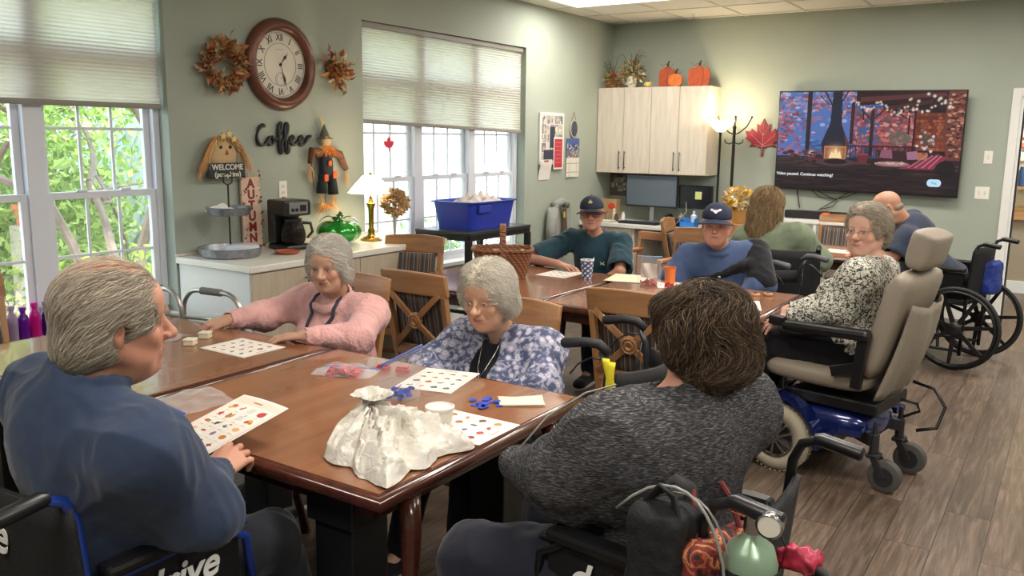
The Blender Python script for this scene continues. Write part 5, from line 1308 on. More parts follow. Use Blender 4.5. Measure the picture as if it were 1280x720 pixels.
M_lit = emis('screen_text', (.95, .95, 1), .8)
text_mesh('Video paused. Continue watching?', .040, M_lit, 'screen_caption', tv, frame((-.545, -.0225, -.325), (1, 0, 0), (0, 0, 1)), .0002, .0006)
m = MB(); m.prism([(.635 + sx_ * .032 + .028 * cos(a), -.355 + .034 * sin(a)) for sx_, ra in ((1, (-90, 90)), (-1, (90, 270))) for a in [rad(ra[0] + (ra[1] - ra[0]) * k / 10) for k in range(11)]], .0215, .0225, frame((0, 0, 0), (1, 0, 0), (0, 0, 1))); m.obj('screen_button', emis('screen_button', (.55, .78, 1), .8), tv)
text_mesh('Yes', .034, mat('btn_text', '24506A', .5), 'button_caption', tv, frame((.635, -.0232, -.356), (1, 0, 0), (0, 0, 1)), .0002)
s_ = thing('power_cable', 'dark looping cables hanging below the television', 'cable', (-1.78, YB - .02, 1.1))
m = MB(); m.tube([(-.62, 0, .05), (-.60, 0, -.06), (-.58, 0, -.14)], .005, 6); m.tube([(-.50, 0, .06), (-.40, 0, -.02), (-.25, 0, -.04), (-.12, 0, .0), (-.02, 0, .05)], .004, 6); m.tube([(-.46, 0, .06), (-.34, 0, .0), (-.22, 0, -.05), (-.26, 0, -.11), (-.4, 0, -.15)], .004, 6); m.tube([(-.1, 0, .05), (-.22, 0, -.03), (-.38, 0, -.14)], .004, 6); m.obj('cable_loop', M_blackp, s_, smooth=True)
s_ = thing('soundbar', 'long dark soundbar on the white shelf below the television', 'soundbar', (-1.85, 8.52, .887))
m = MB(); m.box(-.55, -.05, 0, .55, .05, .075); m.obj('bar_body', M_blackp, s_, bevel=.008); m = MB(); m.box(-.54, -.052, .006, .54, -.049, .069); m.obj('grille', M_blackf, s_)
s_ = thing('small_pumpkin', 'tiny orange pumpkin on the white shelf behind the woman in green', 'pumpkin', (-1.98, 8.36, .886)); m = MB(); m.surf(lobes(.05, .085, 8), 33, 12); m.obj('pumpkin_body', mat('small_orange', 'D0581E', .5), s_, smooth=True); m = MB(); m.tube([(0, 0, .075), (.006, 0, .10)], .006, 6); m.obj('stem', mat('twig', '6A4A30', .9), s_)
s_ = thing('leaf_bouquet', 'small orange and red leaf cluster just behind the bald man', 'decoration', (-1.47, 8.40, .886)); rg = np.random.default_rng(6)
m = MB(); m.lathe([(0, 0), (.035, 0), (.04, .07), (.03, .08)], (0, 0, 0), 16); m.tube([(0, 0, .06), (0, 0, .16)], .004, 5); m.obj('pot', mat('dark_pot', '3A2A22', .6), s_)
q = rg.normal(0, 1, (60, 3)); q /= np.linalg.norm(q, axis=1)[:, None]; V, F, C = leaf_cluster(q * .05 + np.array([0, 0, .16]), q, .05, ['D0501E', 'E08A2A', 'A83020', '4A5A2A'], rg); np_obj('leaves', V, F, C, M_leafv, s_)
s_ = thing('yellow_flowers', 'yellow and white flower bunch in a wooden pot left of the long-haired woman', 'flower arrangement', (-2.72, 8.05, 0)); rg = np.random.default_rng(16)
m = MB(); m.box(-.14, -.14, 0, .14, .14, .84); m.obj('plant_stand', wood('stand_wood', '9A6A42', 'B88458', .5, axis=2), s_, bevel=.004)
m = MB(); m.lathe([(0, .841), (.06, .841), (.08, .90), (.085, .97), (.07, .97)], (0, 0, 0), 20); m.obj('pot', mat('ochre_pot', 'B9884A', .6), s_, smooth=rad(40))
q = rg.normal(0, 1, (260, 3)); q /= np.linalg.norm(q, axis=1)[:, None]; V, F, C = leaf_cluster(q * np.array([.11, .09, .09]) + np.array([0, 0, 1.07]), q, .05, ['D9B24A', 'E3C46A', 'C98F2A', 'E8E0C8'], rg); np_obj('petals', V, F, C, M_leafv, s_)

# floor lamp and coat stand
fl_ = thing('floor_lamp', 'lit black torchiere floor lamp with a cream glass bowl beside the cabinets', 'lamp', (-3.10, 8.50, 0))
m = MB(); m.lathe([(0, 0), (.13, 0), (.14, .012), (.12, .022), (.02, .04), (.012, .06), (.011, 1.68), (.02, 1.70), (.03, 1.705), (.012, 1.72), (0, 1.72)], (0, 0, 0), 24); m.obj('pole', M_black, fl_, smooth=rad(40))
m = MB(); m.lathe([(.02, 1.70), (.05, 1.715), (.10, 1.765), (.135, 1.815), (.130, 1.815), (.095, 1.77), (.045, 1.722), (.02, 1.708)], (0, 0, 0), 30); m.obj('glass_bowl', M_lsh, fl_, smooth=rad(60))
m = MB(); m.ell((0, 0, 1.77), (.03, .03, .03)); m.obj('bulb', emis('bulb_floor', (1, .85, .6), 10), fl_, smooth=True)
ld = bpy.data.lights.new('torchiere_glow', 'POINT'); ld.energy = 16; ld.color = (1, .80, .5); ld.shadow_soft_size = .06
lo = bpy.data.objects.new('torchiere_glow', ld); COL.objects.link(lo); lo.parent = fl_; lo.location = (0, 0, 1.86)
cr = thing('coat_stand', 'black metal coat stand with curved hooks behind the floor lamp', 'coat stand', (-3.02, 8.68, 0))
m = MB(); m.tube([(0, 0, 0.03), (0, 0, 1.74)], .016, 12); m.ell((0, 0, 1.75), (.022, .022, .022)); m.obj('pole', M_black, cr, smooth=rad(40))
for k in range(4):
 a = k * pi / 2 + .35; c_, s2 = cos(a), sin(a); m = MB()
 m.tube([(0, 0, 1.68), (c_ * .05, s2 * .05, 1.70), (c_ * .12, s2 * .12, 1.76), (c_ * .15, s2 * .15, 1.82), (c_ * .165, s2 * .165, 1.85)], .007, 7); m.ell((c_ * .165, s2 * .165, 1.855), (.012,) * 3, n=10, k=6)
 m.tube([(0, 0, 1.60), (c_ * .05, s2 * .05, 1.585), (c_ * .085, s2 * .085, 1.60), (c_ * .09, s2 * .09, 1.63)], .006, 7); m.obj('hook', M_black, cr, smooth=True)
 m = MB(); m.tube([(0, 0, .14), (c_ * .1, s2 * .1, .12), (c_ * .17, s2 * .17, .012)], .009, 7); m.obj('foot', M_black, cr, smooth=True)

# ---- desk things
Zd = .741
def monitor(label, loc, rz, w, h, screen, glossy=.2):
 t = thing('computer_monitor', label, 'monitor', loc, rz)
 m = MB(); m.box(-w / 2, -.012, .16, w / 2, .02, .16 + h); m.obj('bezel', M_blackp, t, bevel=.004)
 m = MB(); m.box(-w / 2 + .012, -.0135, .16 + .016, w / 2 - .012, -.012, .16 + h - .012); m.obj('screen', mat('screen_' + screen, screen, glossy), t)
 m = MB(); m.bar((0, .03, .01), (0, .03, .30), .05, .015, (0, 1, 0)); m.lathe([(0, 0), (.10, 0), (.10, .008), (0, .012)], (0, 0, 0), 24, None, 1, .7); m.obj('stand', mat('stand_silver', '9EA0A4', .3, .6), t, smooth=rad(40))
monitor('wide grey-blue desktop monitor under the wall cabinets', (-3.87, 8.60, Zd), rad(0), .60, .345, '59646E', .3)
monitor('smaller black monitor with a yellow sticky note beside the wide one', (-3.39, 8.66, Zd), rad(3), .37, .25, '17181B')
s_ = thing('sticky_note', 'yellow-green sticky note on the smaller black monitor', 'note', (-3.355, 8.643, 1.045)); m = MB(); m.box(-.036, -.001, -.04, .036, .0, .04); m.obj('note_paper', mat('note_yellow', 'CFD68A', .8), s_)
s_ = thing('keyboard', 'black keyboard before the wide monitor', 'keyboard', (-3.87, 8.32, Zd)); m = MB(); m.box(-.22, -.07, 0, .22, .07, .018); m.obj('case', M_blackp, s_, bevel=.004)
m = MB(); [m.box(-.21 + i * .028, -.06 + j * .024, .018, -.21 + i * .028 + .024, -.06 + j * .024 + .02, .024) for i in range(15) for j in range(5)]; m.obj('keys', mat('key_black', '2A2A2E', .5), s_)
ph_ = thing('desk_phone', 'black desk telephone with a coiled cord between the two monitors', 'telephone', (-3.50, 8.33, Zd), rad(-10)); m = MB(); m.prism([(-.09, 0), (.09, 0), (.09, .03), (-.09, .07)], -.09, .09, frame((0, 0, 0), (0, -1, 0), (0, 0, 1))); m.obj('phone_base', M_blackp, ph_, bevel=.005)
m = MB(); m.tube([(-.07, .08, .09), (-.07, .05, .115), (-.07, -.04, .095), (-.07, -.07, .065)], [.022, .014, .014, .022], 10); m.obj('handset', M_blackp, ph_, smooth=True); m = MB(); m.tube([(-.07, -.08, .06), (.0, -.12, .02), (.10, -.10, .03), (.16, .0, .16), (.10, .08, .25)], .004, 6); m.obj('phone_cord', mat('grey_cord', '8A8A8E', .5), ph_, smooth=True)
bo = thing('desk_caddy', 'bright blue open desk caddy by the small monitor', 'organiser', (-3.32, 8.33, Zd)); m = MB(); m.box(-.08, -.06, 0, .08, .06, .004); m.box(-.08, -.06, 0, -.076, .06, .07); m.box(.076, -.06, 0, .08, .06, .09); m.box(-.08, .056, 0, .08, .06, .09); m.box(-.08, -.06, 0, .08, -.056, .055); m.box(-.01, -.06, 0, -.006, .06, .07); m.obj('caddy_tray', mat('bright_blue', '2F7FD0', .4), bo)
for nm, x, y, h_, c in (('pen_cup', -3.46, 8.45, .13, '8A8C90'), ('spray_bottle', -3.30, 8.40, .16, 'CFE0EC')):
 s_ = thing(nm, {'pen_cup': 'clear cup of pens in front of the smaller monitor', 'spray_bottle': 'small pale bottle behind the blue caddy'}[nm], 'cup' if nm == 'pen_cup' else 'bottle', (x, y, Zd)); m = MB(); m.lathe([(0, 0), (.028, 0), (.03, h_ * .7), (.012, h_ * .8), (.012, h_), (0, h_)], (0, 0, 0), 16); m.obj('container', mat(nm + '_m', c, .3), s_, smooth=rad(40))
# left end clutter
s_ = thing('craft_box', 'small tan and red craft box standing at the left end of the desk', 'box', (-4.36, 8.60, Zd)); m = MB(); m.box(-.10, -.05, 0, .10, .05, .22); m.obj('box_body', mat('tan_card', 'A88A62', .8), s_, bevel=.002); m = MB(); m.ell((.04, -.05, .15), (.045, .006, .035)); m.obj('red_label', mat('red_blot', 'C8402E', .6), s_)
rg = np.random.default_rng(3); cols_ = ['8A7A6A', 'C9C2B4', '5A4A42', 'A84A3A', 'D8D4CC', '3A3A42', '9A8A5A']
for k, (x, y, h_, r_) in enumerate(((-4.30, 8.42, .10, .022), (-4.24, 8.46, .13, .02), (-4.19, 8.42, .08, .025), (-4.42, 8.43, .14, .022), (-4.13, 8.46, .10, .02), (-4.36, 8.38, .07, .024))):
 s_ = thing('craft_jar', ['short brown jar', 'white bottle', 'dark squat jar', 'tall rust-coloured bottle at the wall', 'pale bottle nearest the wide monitor', 'low black tub'][k] + ' among the clutter on the left of the desk', 'jar', (x, y, Zd)); m = MB(); m.lathe([(0, 0), (r_, 0), (r_, h_ * .7), (r_ * .6, h_ * .8), (r_ * .6, h_ * .84), (0, h_ * .84)], (0, 0, 0), 14); m.obj('jar_body', mat('jar%d' % k, cols_[k], .4), s_, smooth=rad(40)); m = MB(); m.lathe([(r_ * .7, h_ * .84), (r_ * .7, h_), (0, h_)], (0, 0, 0), 14); m.obj('lid', mat('jarlid%d' % (k % 3), cols_[(k + 3) % 7], .4), s_)
s_ = thing('paper_pile', 'flat pile of loose papers at the front left of the desk', 'paper', (-4.28, 8.27, Zd)); m = MB(); [m.box(-.11 + .01 * k, -.07 + .006 * k, .004 * k, .11 + .004 * k, .07, .004 * k + .003) for k in range(5)]; m.obj('sheets', mat('pulp', 'DCD6CC', .8), s_)
A = Art(60, 36, srgb('5A524E'))
for _ in range(60): x, y = rg.uniform(0, 56), rg.uniform(0, 32); A.rect(x, y, x + rg.uniform(3, 9), y + rg.uniform(3, 8), srgb(['8A8480', '3A3636', 'B8B2AC', '6A5A50', '9A9AA0', '4A4A54'][rg.integers(6)]))
s_ = thing('photo_board', 'patchwork of small black and white photos pinned under the left wall cabinet', 'notice board', (-4.22, YB - .008, 1.12)); m = MB(); m.box(-.29, -.002, -.135, .29, .006, .13); m.obj('backing_board', mat('cork', '6A5A4A', .9), s_); A.obj('photos', frame((0, -.0035, 0), (1, 0, 0), (0, 0, 1)), .56, .25, M_print, s_)

# ---- hall things seen through the doorway
s_ = thing('hall_shelf', 'small wooden wall shelf in the hall beyond the doorway', 'shelf', (-.40, 10.83, 1.17)); m = MB(); m.box(-.22, -.08, -.03, .5, .06, 0); m.obj('board', mat('shelf_oak', 'B98A5A', .5), s_, bevel=.003)
s_ = thing('blue_flask', 'tall blue flask on the hall shelf', 'flask', (-.55, 10.80, 1.172)); m = MB(); m.lathe([(0, 0), (.04, 0), (.042, .16), (.03, .19), (.03, .21), (0, .21)], (0, 0, 0), 18); m.obj('flask_body', mat('navy_flask', '35507A', .4), s_, smooth=rad(40))
s_ = thing('teal_mug', 'teal patterned mug right of the flask on the hall shelf', 'mug', (-.42, 10.80, 1.172)); m = MB(); m.lathe([(0, 0), (.05, 0), (.055, .12), (.05, .12), (.045, .01), (0, .01)], (0, 0, 0), 18); m.obj('mug_body', mat('teal_mug', '5AA89A', .4, var=.4, scale=30), s_, smooth=rad(40)); m = MB(); m.tube([(.05, 0, .10), (.085, 0, .08), (.05, 0, .03)], .007, 7); m.obj('mug_handle', mat('teal_mug'.replace('mug', 'mug_h'), '5AA89A', .4), s_)
A = Art(40, 60, srgb('E6E2DC')); A.rect(0, 0, 40, 4, srgb('4A5AA0'))
for _ in range(50): A.ell(rg.uniform(2, 38), rg.uniform(34, 52), 1.8, 2.2, srgb(['C8503A', 'D98A5A', 'E3C0A0', '4A8A8A', 'B8402E'][rg.integers(5)]))
A.ell(14, 27, 6, 4, srgb('3A4652')); A.ell(22, 25, 4, 3, srgb('3A4652')); A.line(4, 31, 12, 28, 1.4, srgb('3A4652'))
s_ = thing('bird_picture', 'pale picture with a dark bird and red flowers in the hall', 'picture', (-.42, 10.885, 1.72)); m = MB(); m.box(-.2, -.01, -.28, .2, .012, .28); m.obj('picture_frame', M_pulp, s_, bevel=.002); A.obj('print', frame((0, -.0115, 0), (1, 0, 0), (0, 0, 1)), .37, .53, M_print, s_)

# ================================================================== BY THE MIDDLE WINDOW
tb = thing('plastic_tub', 'blue plastic storage tub full of white cloth on the black metal table', 'tub', (-4.02, 5.56, .921), 0)
M_tub = mat('tub_blue', '2B3FB0', .4, bump=.05)
m = MB(); ring = lambda x, y, z, n_=32: [(x * (abs(cos(a)) ** .3) * (1 if cos(a) > 0 else -1), y * (abs(sin(a)) ** .3) * (1 if sin(a) > 0 else -1), z) for a in [2 * pi * (k + .5) / n_ for k in range(n_)]]
lv = [ring(.18, .28, 0), ring(.195, .30, .12), ring(.205, .32, .205), ring(.223, .34, .205), ring(.223, .34, .215), ring(.20, .315, .215), ring(.18, .29, .11), ring(.17, .27, .01)]
vs = [p_ for l_ in lv for p_ in l_]; n_ = 32
m.add(vs, [(i * n_ + j, i * n_ + (j + 1) % n_, (i + 1) * n_ + (j + 1) % n_, (i + 1) * n_ + j) for i in range(len(lv) - 1) for j in range(n_)] + [tuple(range(n_))[::-1], tuple((len(lv) - 1) * n_ + j for j in range(n_))]); m.obj('tub_body', M_tub, tb, smooth=rad(35))
m = MB(); m.box(.204, -.24, .13, .22, -.08, .19); m.obj('tub_grip', M_tub, tb, bevel=.006)
cl_ = thing('cloth_bundle', 'heap of pale cloth and paper rising out of the blue tub', 'cloth', (-4.02, 5.60, 1.09))
def heap(u, v):
 x, y = (2 * u - 1), (2 * v - 1); r_ = max(0, 1 - x * x) * max(0, 1 - y * y); return (.16 * x, .24 * y, -.02 + .10 * r_ ** .5 + .022 * sin(11 * x + 3 * y) * r_ + .018 * sin(14 * y + 5 * x) * r_)
m = MB(); m.surf(heap, 30, 44); m.obj('crumpled_cloth', mat('pink_white_cloth', 'D9CDCB', .8, var=.12, scale=12, bump=.4, bscale=30), cl_, smooth=True)
# triangle strut/ toys under table
s_ = thing('window_sticker', 'small red leaf sticker on the left pane of the middle window', 'sticker', (-4.598, 5.20, 1.56)); m = MB()
m.prism([(x * .32, y * .32) for x, y in pts[::-1]], -.002, .002, frame((0, 0, 0), (0, 1, 0), (0, 0, 1))); m.obj('leaf_shape', mat('sticker_red', 'D8304A', .5), s_)
# ================================================================== PEOPLE: blended-surface modelling
def V3(*a): return np.array(a, float)
def unit(v): v = np.asarray(v, float); return v / (np.linalg.norm(v) + 1e-12)
def rotm(yaw, pitch=0, roll=0):
 """columns: right, forward, up. yaw = heading in degrees (0 = +x), pitch up positive"""
 y, p, r = rad(yaw - 90), rad(pitch), rad(roll)
 Rz = np.array([[cos(y), -sin(y), 0], [sin(y), cos(y), 0], [0, 0, 1]])
 Rx = np.array([[1, 0, 0], [0, cos(p), -sin(p)], [0, sin(p), cos(p)]])
 Ry = np.array([[cos(r), 0, sin(r)], [0, 1, 0], [-sin(r), 0, cos(r)]])
 return Rz @ Rx @ Ry

class Blob:
 def __init__(s, vox): s.vox = vox; s.p = []
 def ell(s, c, r, R=None, k=.02, op='+'):
  r = np.array(r if hasattr(r, '__len__') else (r, r, r), float); s.p.append(('e', np.array(c, float), r, np.eye(3) if R is None else R, k, op, max(r)))
 def cone(s, a, b, ra, rb=None, k=.015, op='+'):
  s.p.append(('c', np.array(a, float), np.array(b, float), (ra, ra if rb is None else rb), k, op, 0))
 def chain(s, pts, rs, k=.012, op='+'):
  for i in range(len(pts) - 1): s.cone(pts[i], pts[i + 1], rs[i], rs[i + 1], k, op)
 def box(s, c, h, R=None, rnd=.01, k=.01, op='+'):
  s.p.append(('b', np.array(c, float), np.array(h, float), np.eye(3) if R is None else R, k, op, rnd))
 def grid(s):
  lo = np.full(3, 1e9); hi = -lo
  for q in s.p:
   if q[5] != '+': continue
   if q[0] == 'c': m = max(q[3]); a = np.minimum(q[1], q[2]) - m; b = np.maximum(q[1], q[2]) + m
   elif q[0] == 'e': e = np.sqrt(((q[3] * q[2]) ** 2).sum(1)); a = q[1] - e; b = q[1] + e
   else: e = np.abs(q[3] * q[2]).sum(1) + q[6]; a = q[1] - e; b = q[1] + e
   lo = np.minimum(lo, a); hi = np.maximum(hi, b)
  v = s.vox; lo -= 4 * v; hi += 4 * v; n = np.ceil((hi - lo) / v).astype(int) + 1
  s.lo = lo; s.n = n; D = np.full(n, .2, np.float32)
  for t, a, b, c, k, op, ex in s.p:
   if t == 'c': m = max(c); pl = np.minimum(a, b) - m; ph = np.maximum(a, b) + m
   elif t == 'e': e = np.sqrt(((c * b) ** 2).sum(1)); pl = a - e; ph = a + e
   else: e = np.abs(c * b).sum(1) + ex; pl = a - e; ph = a + e
   mg = k + 5 * v; i0 = np.maximum(0, np.floor((pl - mg - lo) / v).astype(int)); i1 = np.minimum(n, np.ceil((ph + mg - lo) / v).astype(int) + 1)
   if (i1 <= i0).any(): continue
   X = (lo[0] + v * np.arange(i0[0], i1[0]))[:, None, None].astype(np.float32); Y = (lo[1] + v * np.arange(i0[1], i1[1]))[None, :, None].astype(np.float32); Z = (lo[2] + v * np.arange(i0[2], i1[2]))[None, None, :].astype(np.float32)
   if t == 'c':
    ab = b - a; L2 = ab @ ab + 1e-12; px, py, pz = X - a[0], Y - a[1], Z - a[2]
    h = np.clip((px * ab[0] + py * ab[1] + pz * ab[2]) / L2, 0, 1)
    d = np.sqrt((px - h * ab[0]) ** 2 + (py - h * ab[1]) ** 2 + (pz - h * ab[2]) ** 2) - (c[0] + (c[1] - c[0]) * h)
   else:
    px, py, pz = X - a[0], Y - a[1], Z - a[2]; q0 = px * c[0, 0] + py * c[1, 0] + pz * c[2, 0]; q1 = px * c[0, 1] + py * c[1, 1] + pz * c[2, 1]; q2 = px * c[0, 2] + py * c[1, 2] + pz * c[2, 2]
    if t == 'e':
     k0 = np.sqrt((q0 / b[0]) ** 2 + (q1 / b[1]) ** 2 + (q2 / b[2]) ** 2); k1 = np.sqrt((q0 / b[0] ** 2) ** 2 + (q1 / b[1] ** 2) ** 2 + (q2 / b[2] ** 2) ** 2) + 1e-9
     d = k0 * (k0 - 1) / k1
    else:
     u, v_, w = np.abs(q0) - b[0], np.abs(q1) - b[1], np.abs(q2) - b[2]
     d = np.sqrt(np.maximum(u, 0) ** 2 + np.maximum(v_, 0) ** 2 + np.maximum(w, 0) ** 2) + np.minimum(np.maximum(u, np.maximum(v_, w)), 0) - ex
   sl = tuple(slice(i0[j], i1[j]) for j in range(3)); E = D[sl]
   if op == '+': h = np.clip(k - np.abs(E - d), 0, None) / k; D[sl] = np.minimum(E, d) - h * h * k * .25
   else: h = np.clip(k - np.abs(E + d), 0, None) / k; D[sl] = np.maximum(E, -d) + h * h * k * .25
  s.D = D; return s
 def mesh(s):
  if not hasattr(s, 'D'): s.grid()
  D = s.D; n = D.shape; I = D < 0
  m = np.zeros((n[0] - 1, n[1] - 1, n[2] - 1), np.int8)
  for a in (0, 1):
   for b in (0, 1):
    for c in (0, 1): m += I[a:n[0] - 1 + a, b:n[1] - 1 + b, c:n[2] - 1 + c]
  cells = np.argwhere((m > 0) & (m < 8)); idx = np.full(m.shape, -1, np.int32); idx[tuple(cells.T)] = np.arange(len(cells))
  P = np.zeros((len(cells), 3)); W_ = np.zeros(len(cells)); cor = [(a, b, c) for a in (0, 1) for b in (0, 1) for c in (0, 1)]
  val = {q: D[cells[:, 0] + q[0], cells[:, 1] + q[1], cells[:, 2] + q[2]] for q in cor}
  for q in cor:
   for ax in range(3):
    if q[ax]: continue
    r = list(q); r[ax] = 1; r = tuple(r); u, w = val[q], val[r]; x = (u < 0) != (w < 0); t = np.where(x, u / (u - w + 1e-12), 0)
    pt = np.tile(np.array(q, float), (len(cells), 1)); pt[:, ax] += t; P[x] += pt[x]; W_[x] += 1
  V = (cells + P / W_[:, None]) * s.vox + s.lo
  F = []
  for ax in range(3):
   a1, a2 = [(1, 2), (2, 0), (0, 1)][ax]
   A = I.take(range(n[ax] - 1), ax); B = I.take(range(1, n[ax]), ax); e = np.argwhere(A != B)
   e = e[(e[:, a1] > 0) & (e[:, a2] > 0) & (e[:, a1] < n[a1] - 1) & (e[:, a2] < n[a2] - 1)]
   s0 = I[tuple(e.T)]
   def g(d1, d2): f = e.copy(); f[:, a1] -= d1; f[:, a2] -= d2; return idx[tuple(f.T)]
   Q = np.stack([g(1, 1), g(0, 1), g(0, 0), g(1, 0)], 1); Q[~s0] = Q[~s0][:, ::-1]; F.append(Q)
  F = np.concatenate(F); F = F[(F >= 0).all(1)]
  return V, F
 def sample(s, p):
  q = (p - s.lo) / s.vox; i = np.clip(np.floor(q).astype(int), 0, s.n - 2); f = q - i; D = s.D; r = 0
  for a in (0, 1):
   for b in (0, 1):
    for c in (0, 1): r = r + D[i[:, 0] + a, i[:, 1] + b, i[:, 2] + c] * (f[:, 0] if a else 1 - f[:, 0]) * (f[:, 1] if b else 1 - f[:, 1]) * (f[:, 2] if c else 1 - f[:, 2])
  return r
 def grad(s, p):
  e = s.vox; return np.stack([s.sample(p + np.eye(3)[j] * e) - s.sample(p - np.eye(3)[j] * e) for j in range(3)], 1) / (2 * e)

def vnormals(V, F):
 n = np.cross(V[F[:, 2]] - V[F[:, 0]], V[F[:, 3]] - V[F[:, 1]]); N_ = np.zeros_like(V)
 for k in range(4):
  for j in range(3): N_[:, j] += np.bincount(F[:, k], n[:, j], len(V))
 return N_ / (np.linalg.norm(N_, axis=1)[:, None] + 1e-12)
def relax(V, F, it=1, lam=.5):
 for _ in range(it):
  A = np.zeros_like(V); c = np.zeros(len(V))
  for a, b in ((0, 1), (1, 2), (2, 3), (3, 0)):
   for j in range(3): A[:, j] += np.bincount(F[:, a], V[F[:, b], j], len(V)) + np.bincount(F[:, b], V[F[:, a], j], len(V))
   c += np.bincount(F[:, a], minlength=len(V)) + np.bincount(F[:, b], minlength=len(V))
  V = V + lam * (A / np.maximum(c, 1)[:, None] - V)
 return V
_lat = np.random.default_rng(99).uniform(-1, 1, (32, 32, 32))
def noise3(p):
 i = np.floor(p).astype(int); f = p - i; f = f * f * (3 - 2 * f); r = 0
 for a in (0, 1):
  for b in (0, 1):
   for c in (0, 1): r = r + _lat[(i[:, 0] + a) % 32, (i[:, 1] + b) % 32, (i[:, 2] + c) % 32] * (f[:, 0] if a else 1 - f[:, 0]) * (f[:, 1] if b else 1 - f[:, 1]) * (f[:, 2] if c else 1 - f[:, 2])
 return r
def part_from(blob, name, m, parent, base, disp=None, colf=None, it=1):
 V, F = blob.mesh(); V = relax(V, F, it)
 if disp is not None: Nn = vnormals(V, F); V = V + Nn * disp(V, Nn)[:, None]
 C = None
 if colf is not None: C = colf(V, vnormals(V, F))
 return np_obj(name, V - base, F, C, m, parent, smooth=True)

def folds(amp=.006, sc=9, seed=0, aniso=(1, 1, .45)):
 """soft cloth folds: ridged noise"""
 def f(V, Nn):
  q = V * sc * np.array(aniso) + seed * 7.3; w = np.stack([noise3(q * .6 + 5), noise3(q * .6 + 11), noise3(q * .6 + 17)], 1); n = noise3(q + w * 1.3)
  return amp * (1 - 2 * np.abs(n)) - amp * .4 + amp * .35 * noise3(V * sc * 3 + seed)
 return f

# ---- strands of hair over a blended surface
def strands(blob, roots, flow, length, seg, width, cols, rg, lift=.002, curl=0.0, curl_f=60, jitter=.25, tipdrop=0):
 n = len(roots); p = roots.copy(); ln = length * rg.uniform(.6, 1.15, n); st = (ln / seg)[:, None]; J = rg.normal(0, jitter, (n, 3)); out = [p.copy()]; nr = []
 ph = rg.uniform(0, 6.28, n); off = lift * rg.uniform(.2, 1.6, n)
 for k in range(seg):
  g = blob.grad(p); g /= np.linalg.norm(g, axis=1)[:, None] + 1e-9; nr.append(g)
  d = flow(p) + J; d = d - g * (d * g).sum(1)[:, None]; d /= np.linalg.norm(d, axis=1)[:, None] + 1e-9
  if curl: s_ = np.cross(g, d); d = d + s_ * (curl * np.sin(ph + k * curl_f / 10))[:, None]; d /= np.linalg.norm(d, axis=1)[:, None] + 1e-9
  p = p + d * st; dist = blob.sample(p); g2 = blob.grad(p); g2 /= np.linalg.norm(g2, axis=1)[:, None] + 1e-9
  p = p - g2 * np.clip(dist - off - tipdrop * (k / seg) ** 2, -.02, .02)[:, None]; out.append(p.copy())
 nr.append(nr[-1]); T = seg + 1; P = np.stack(out, 1)
 D = np.gradient(P, axis=1); D /= np.linalg.norm(D, axis=2)[..., None] + 1e-9; Nn = np.stack(nr, 1); S_ = np.cross(D, Nn); S_ /= np.linalg.norm(S_, axis=2)[..., None] + 1e-9; Nn = np.cross(S_, D)
 w = width * rg.uniform(.6, 1.3, n)[:, None] * (1 - np.linspace(0, 1, T)[None, :] ** 2 * .85)
 ring = np.stack([P + S_ * w[..., None], P + Nn * w[..., None] * .7, P - S_ * w[..., None], P - Nn * w[..., None] * .7], 2)
 V = ring.reshape(-1, 3); b = (np.arange(n)[:, None, None] * T + np.arange(seg)[None, :, None]) * 4; j = np.arange(4)[None, None, :]; j2 = (j + 1) % 4
 F = np.stack([b + j, b + j2, b + 4 + j2, b + 4 + j], -1).reshape(-1, 4)
 cc = np.array([srgb(c) for c in cols])[rg.integers(0, len(cols), n)] * rg.uniform(.8, 1.15, (n, 1)); C = np.repeat(cc, T * 4, 0)
 return V, F, np.clip(C, 0, 1)

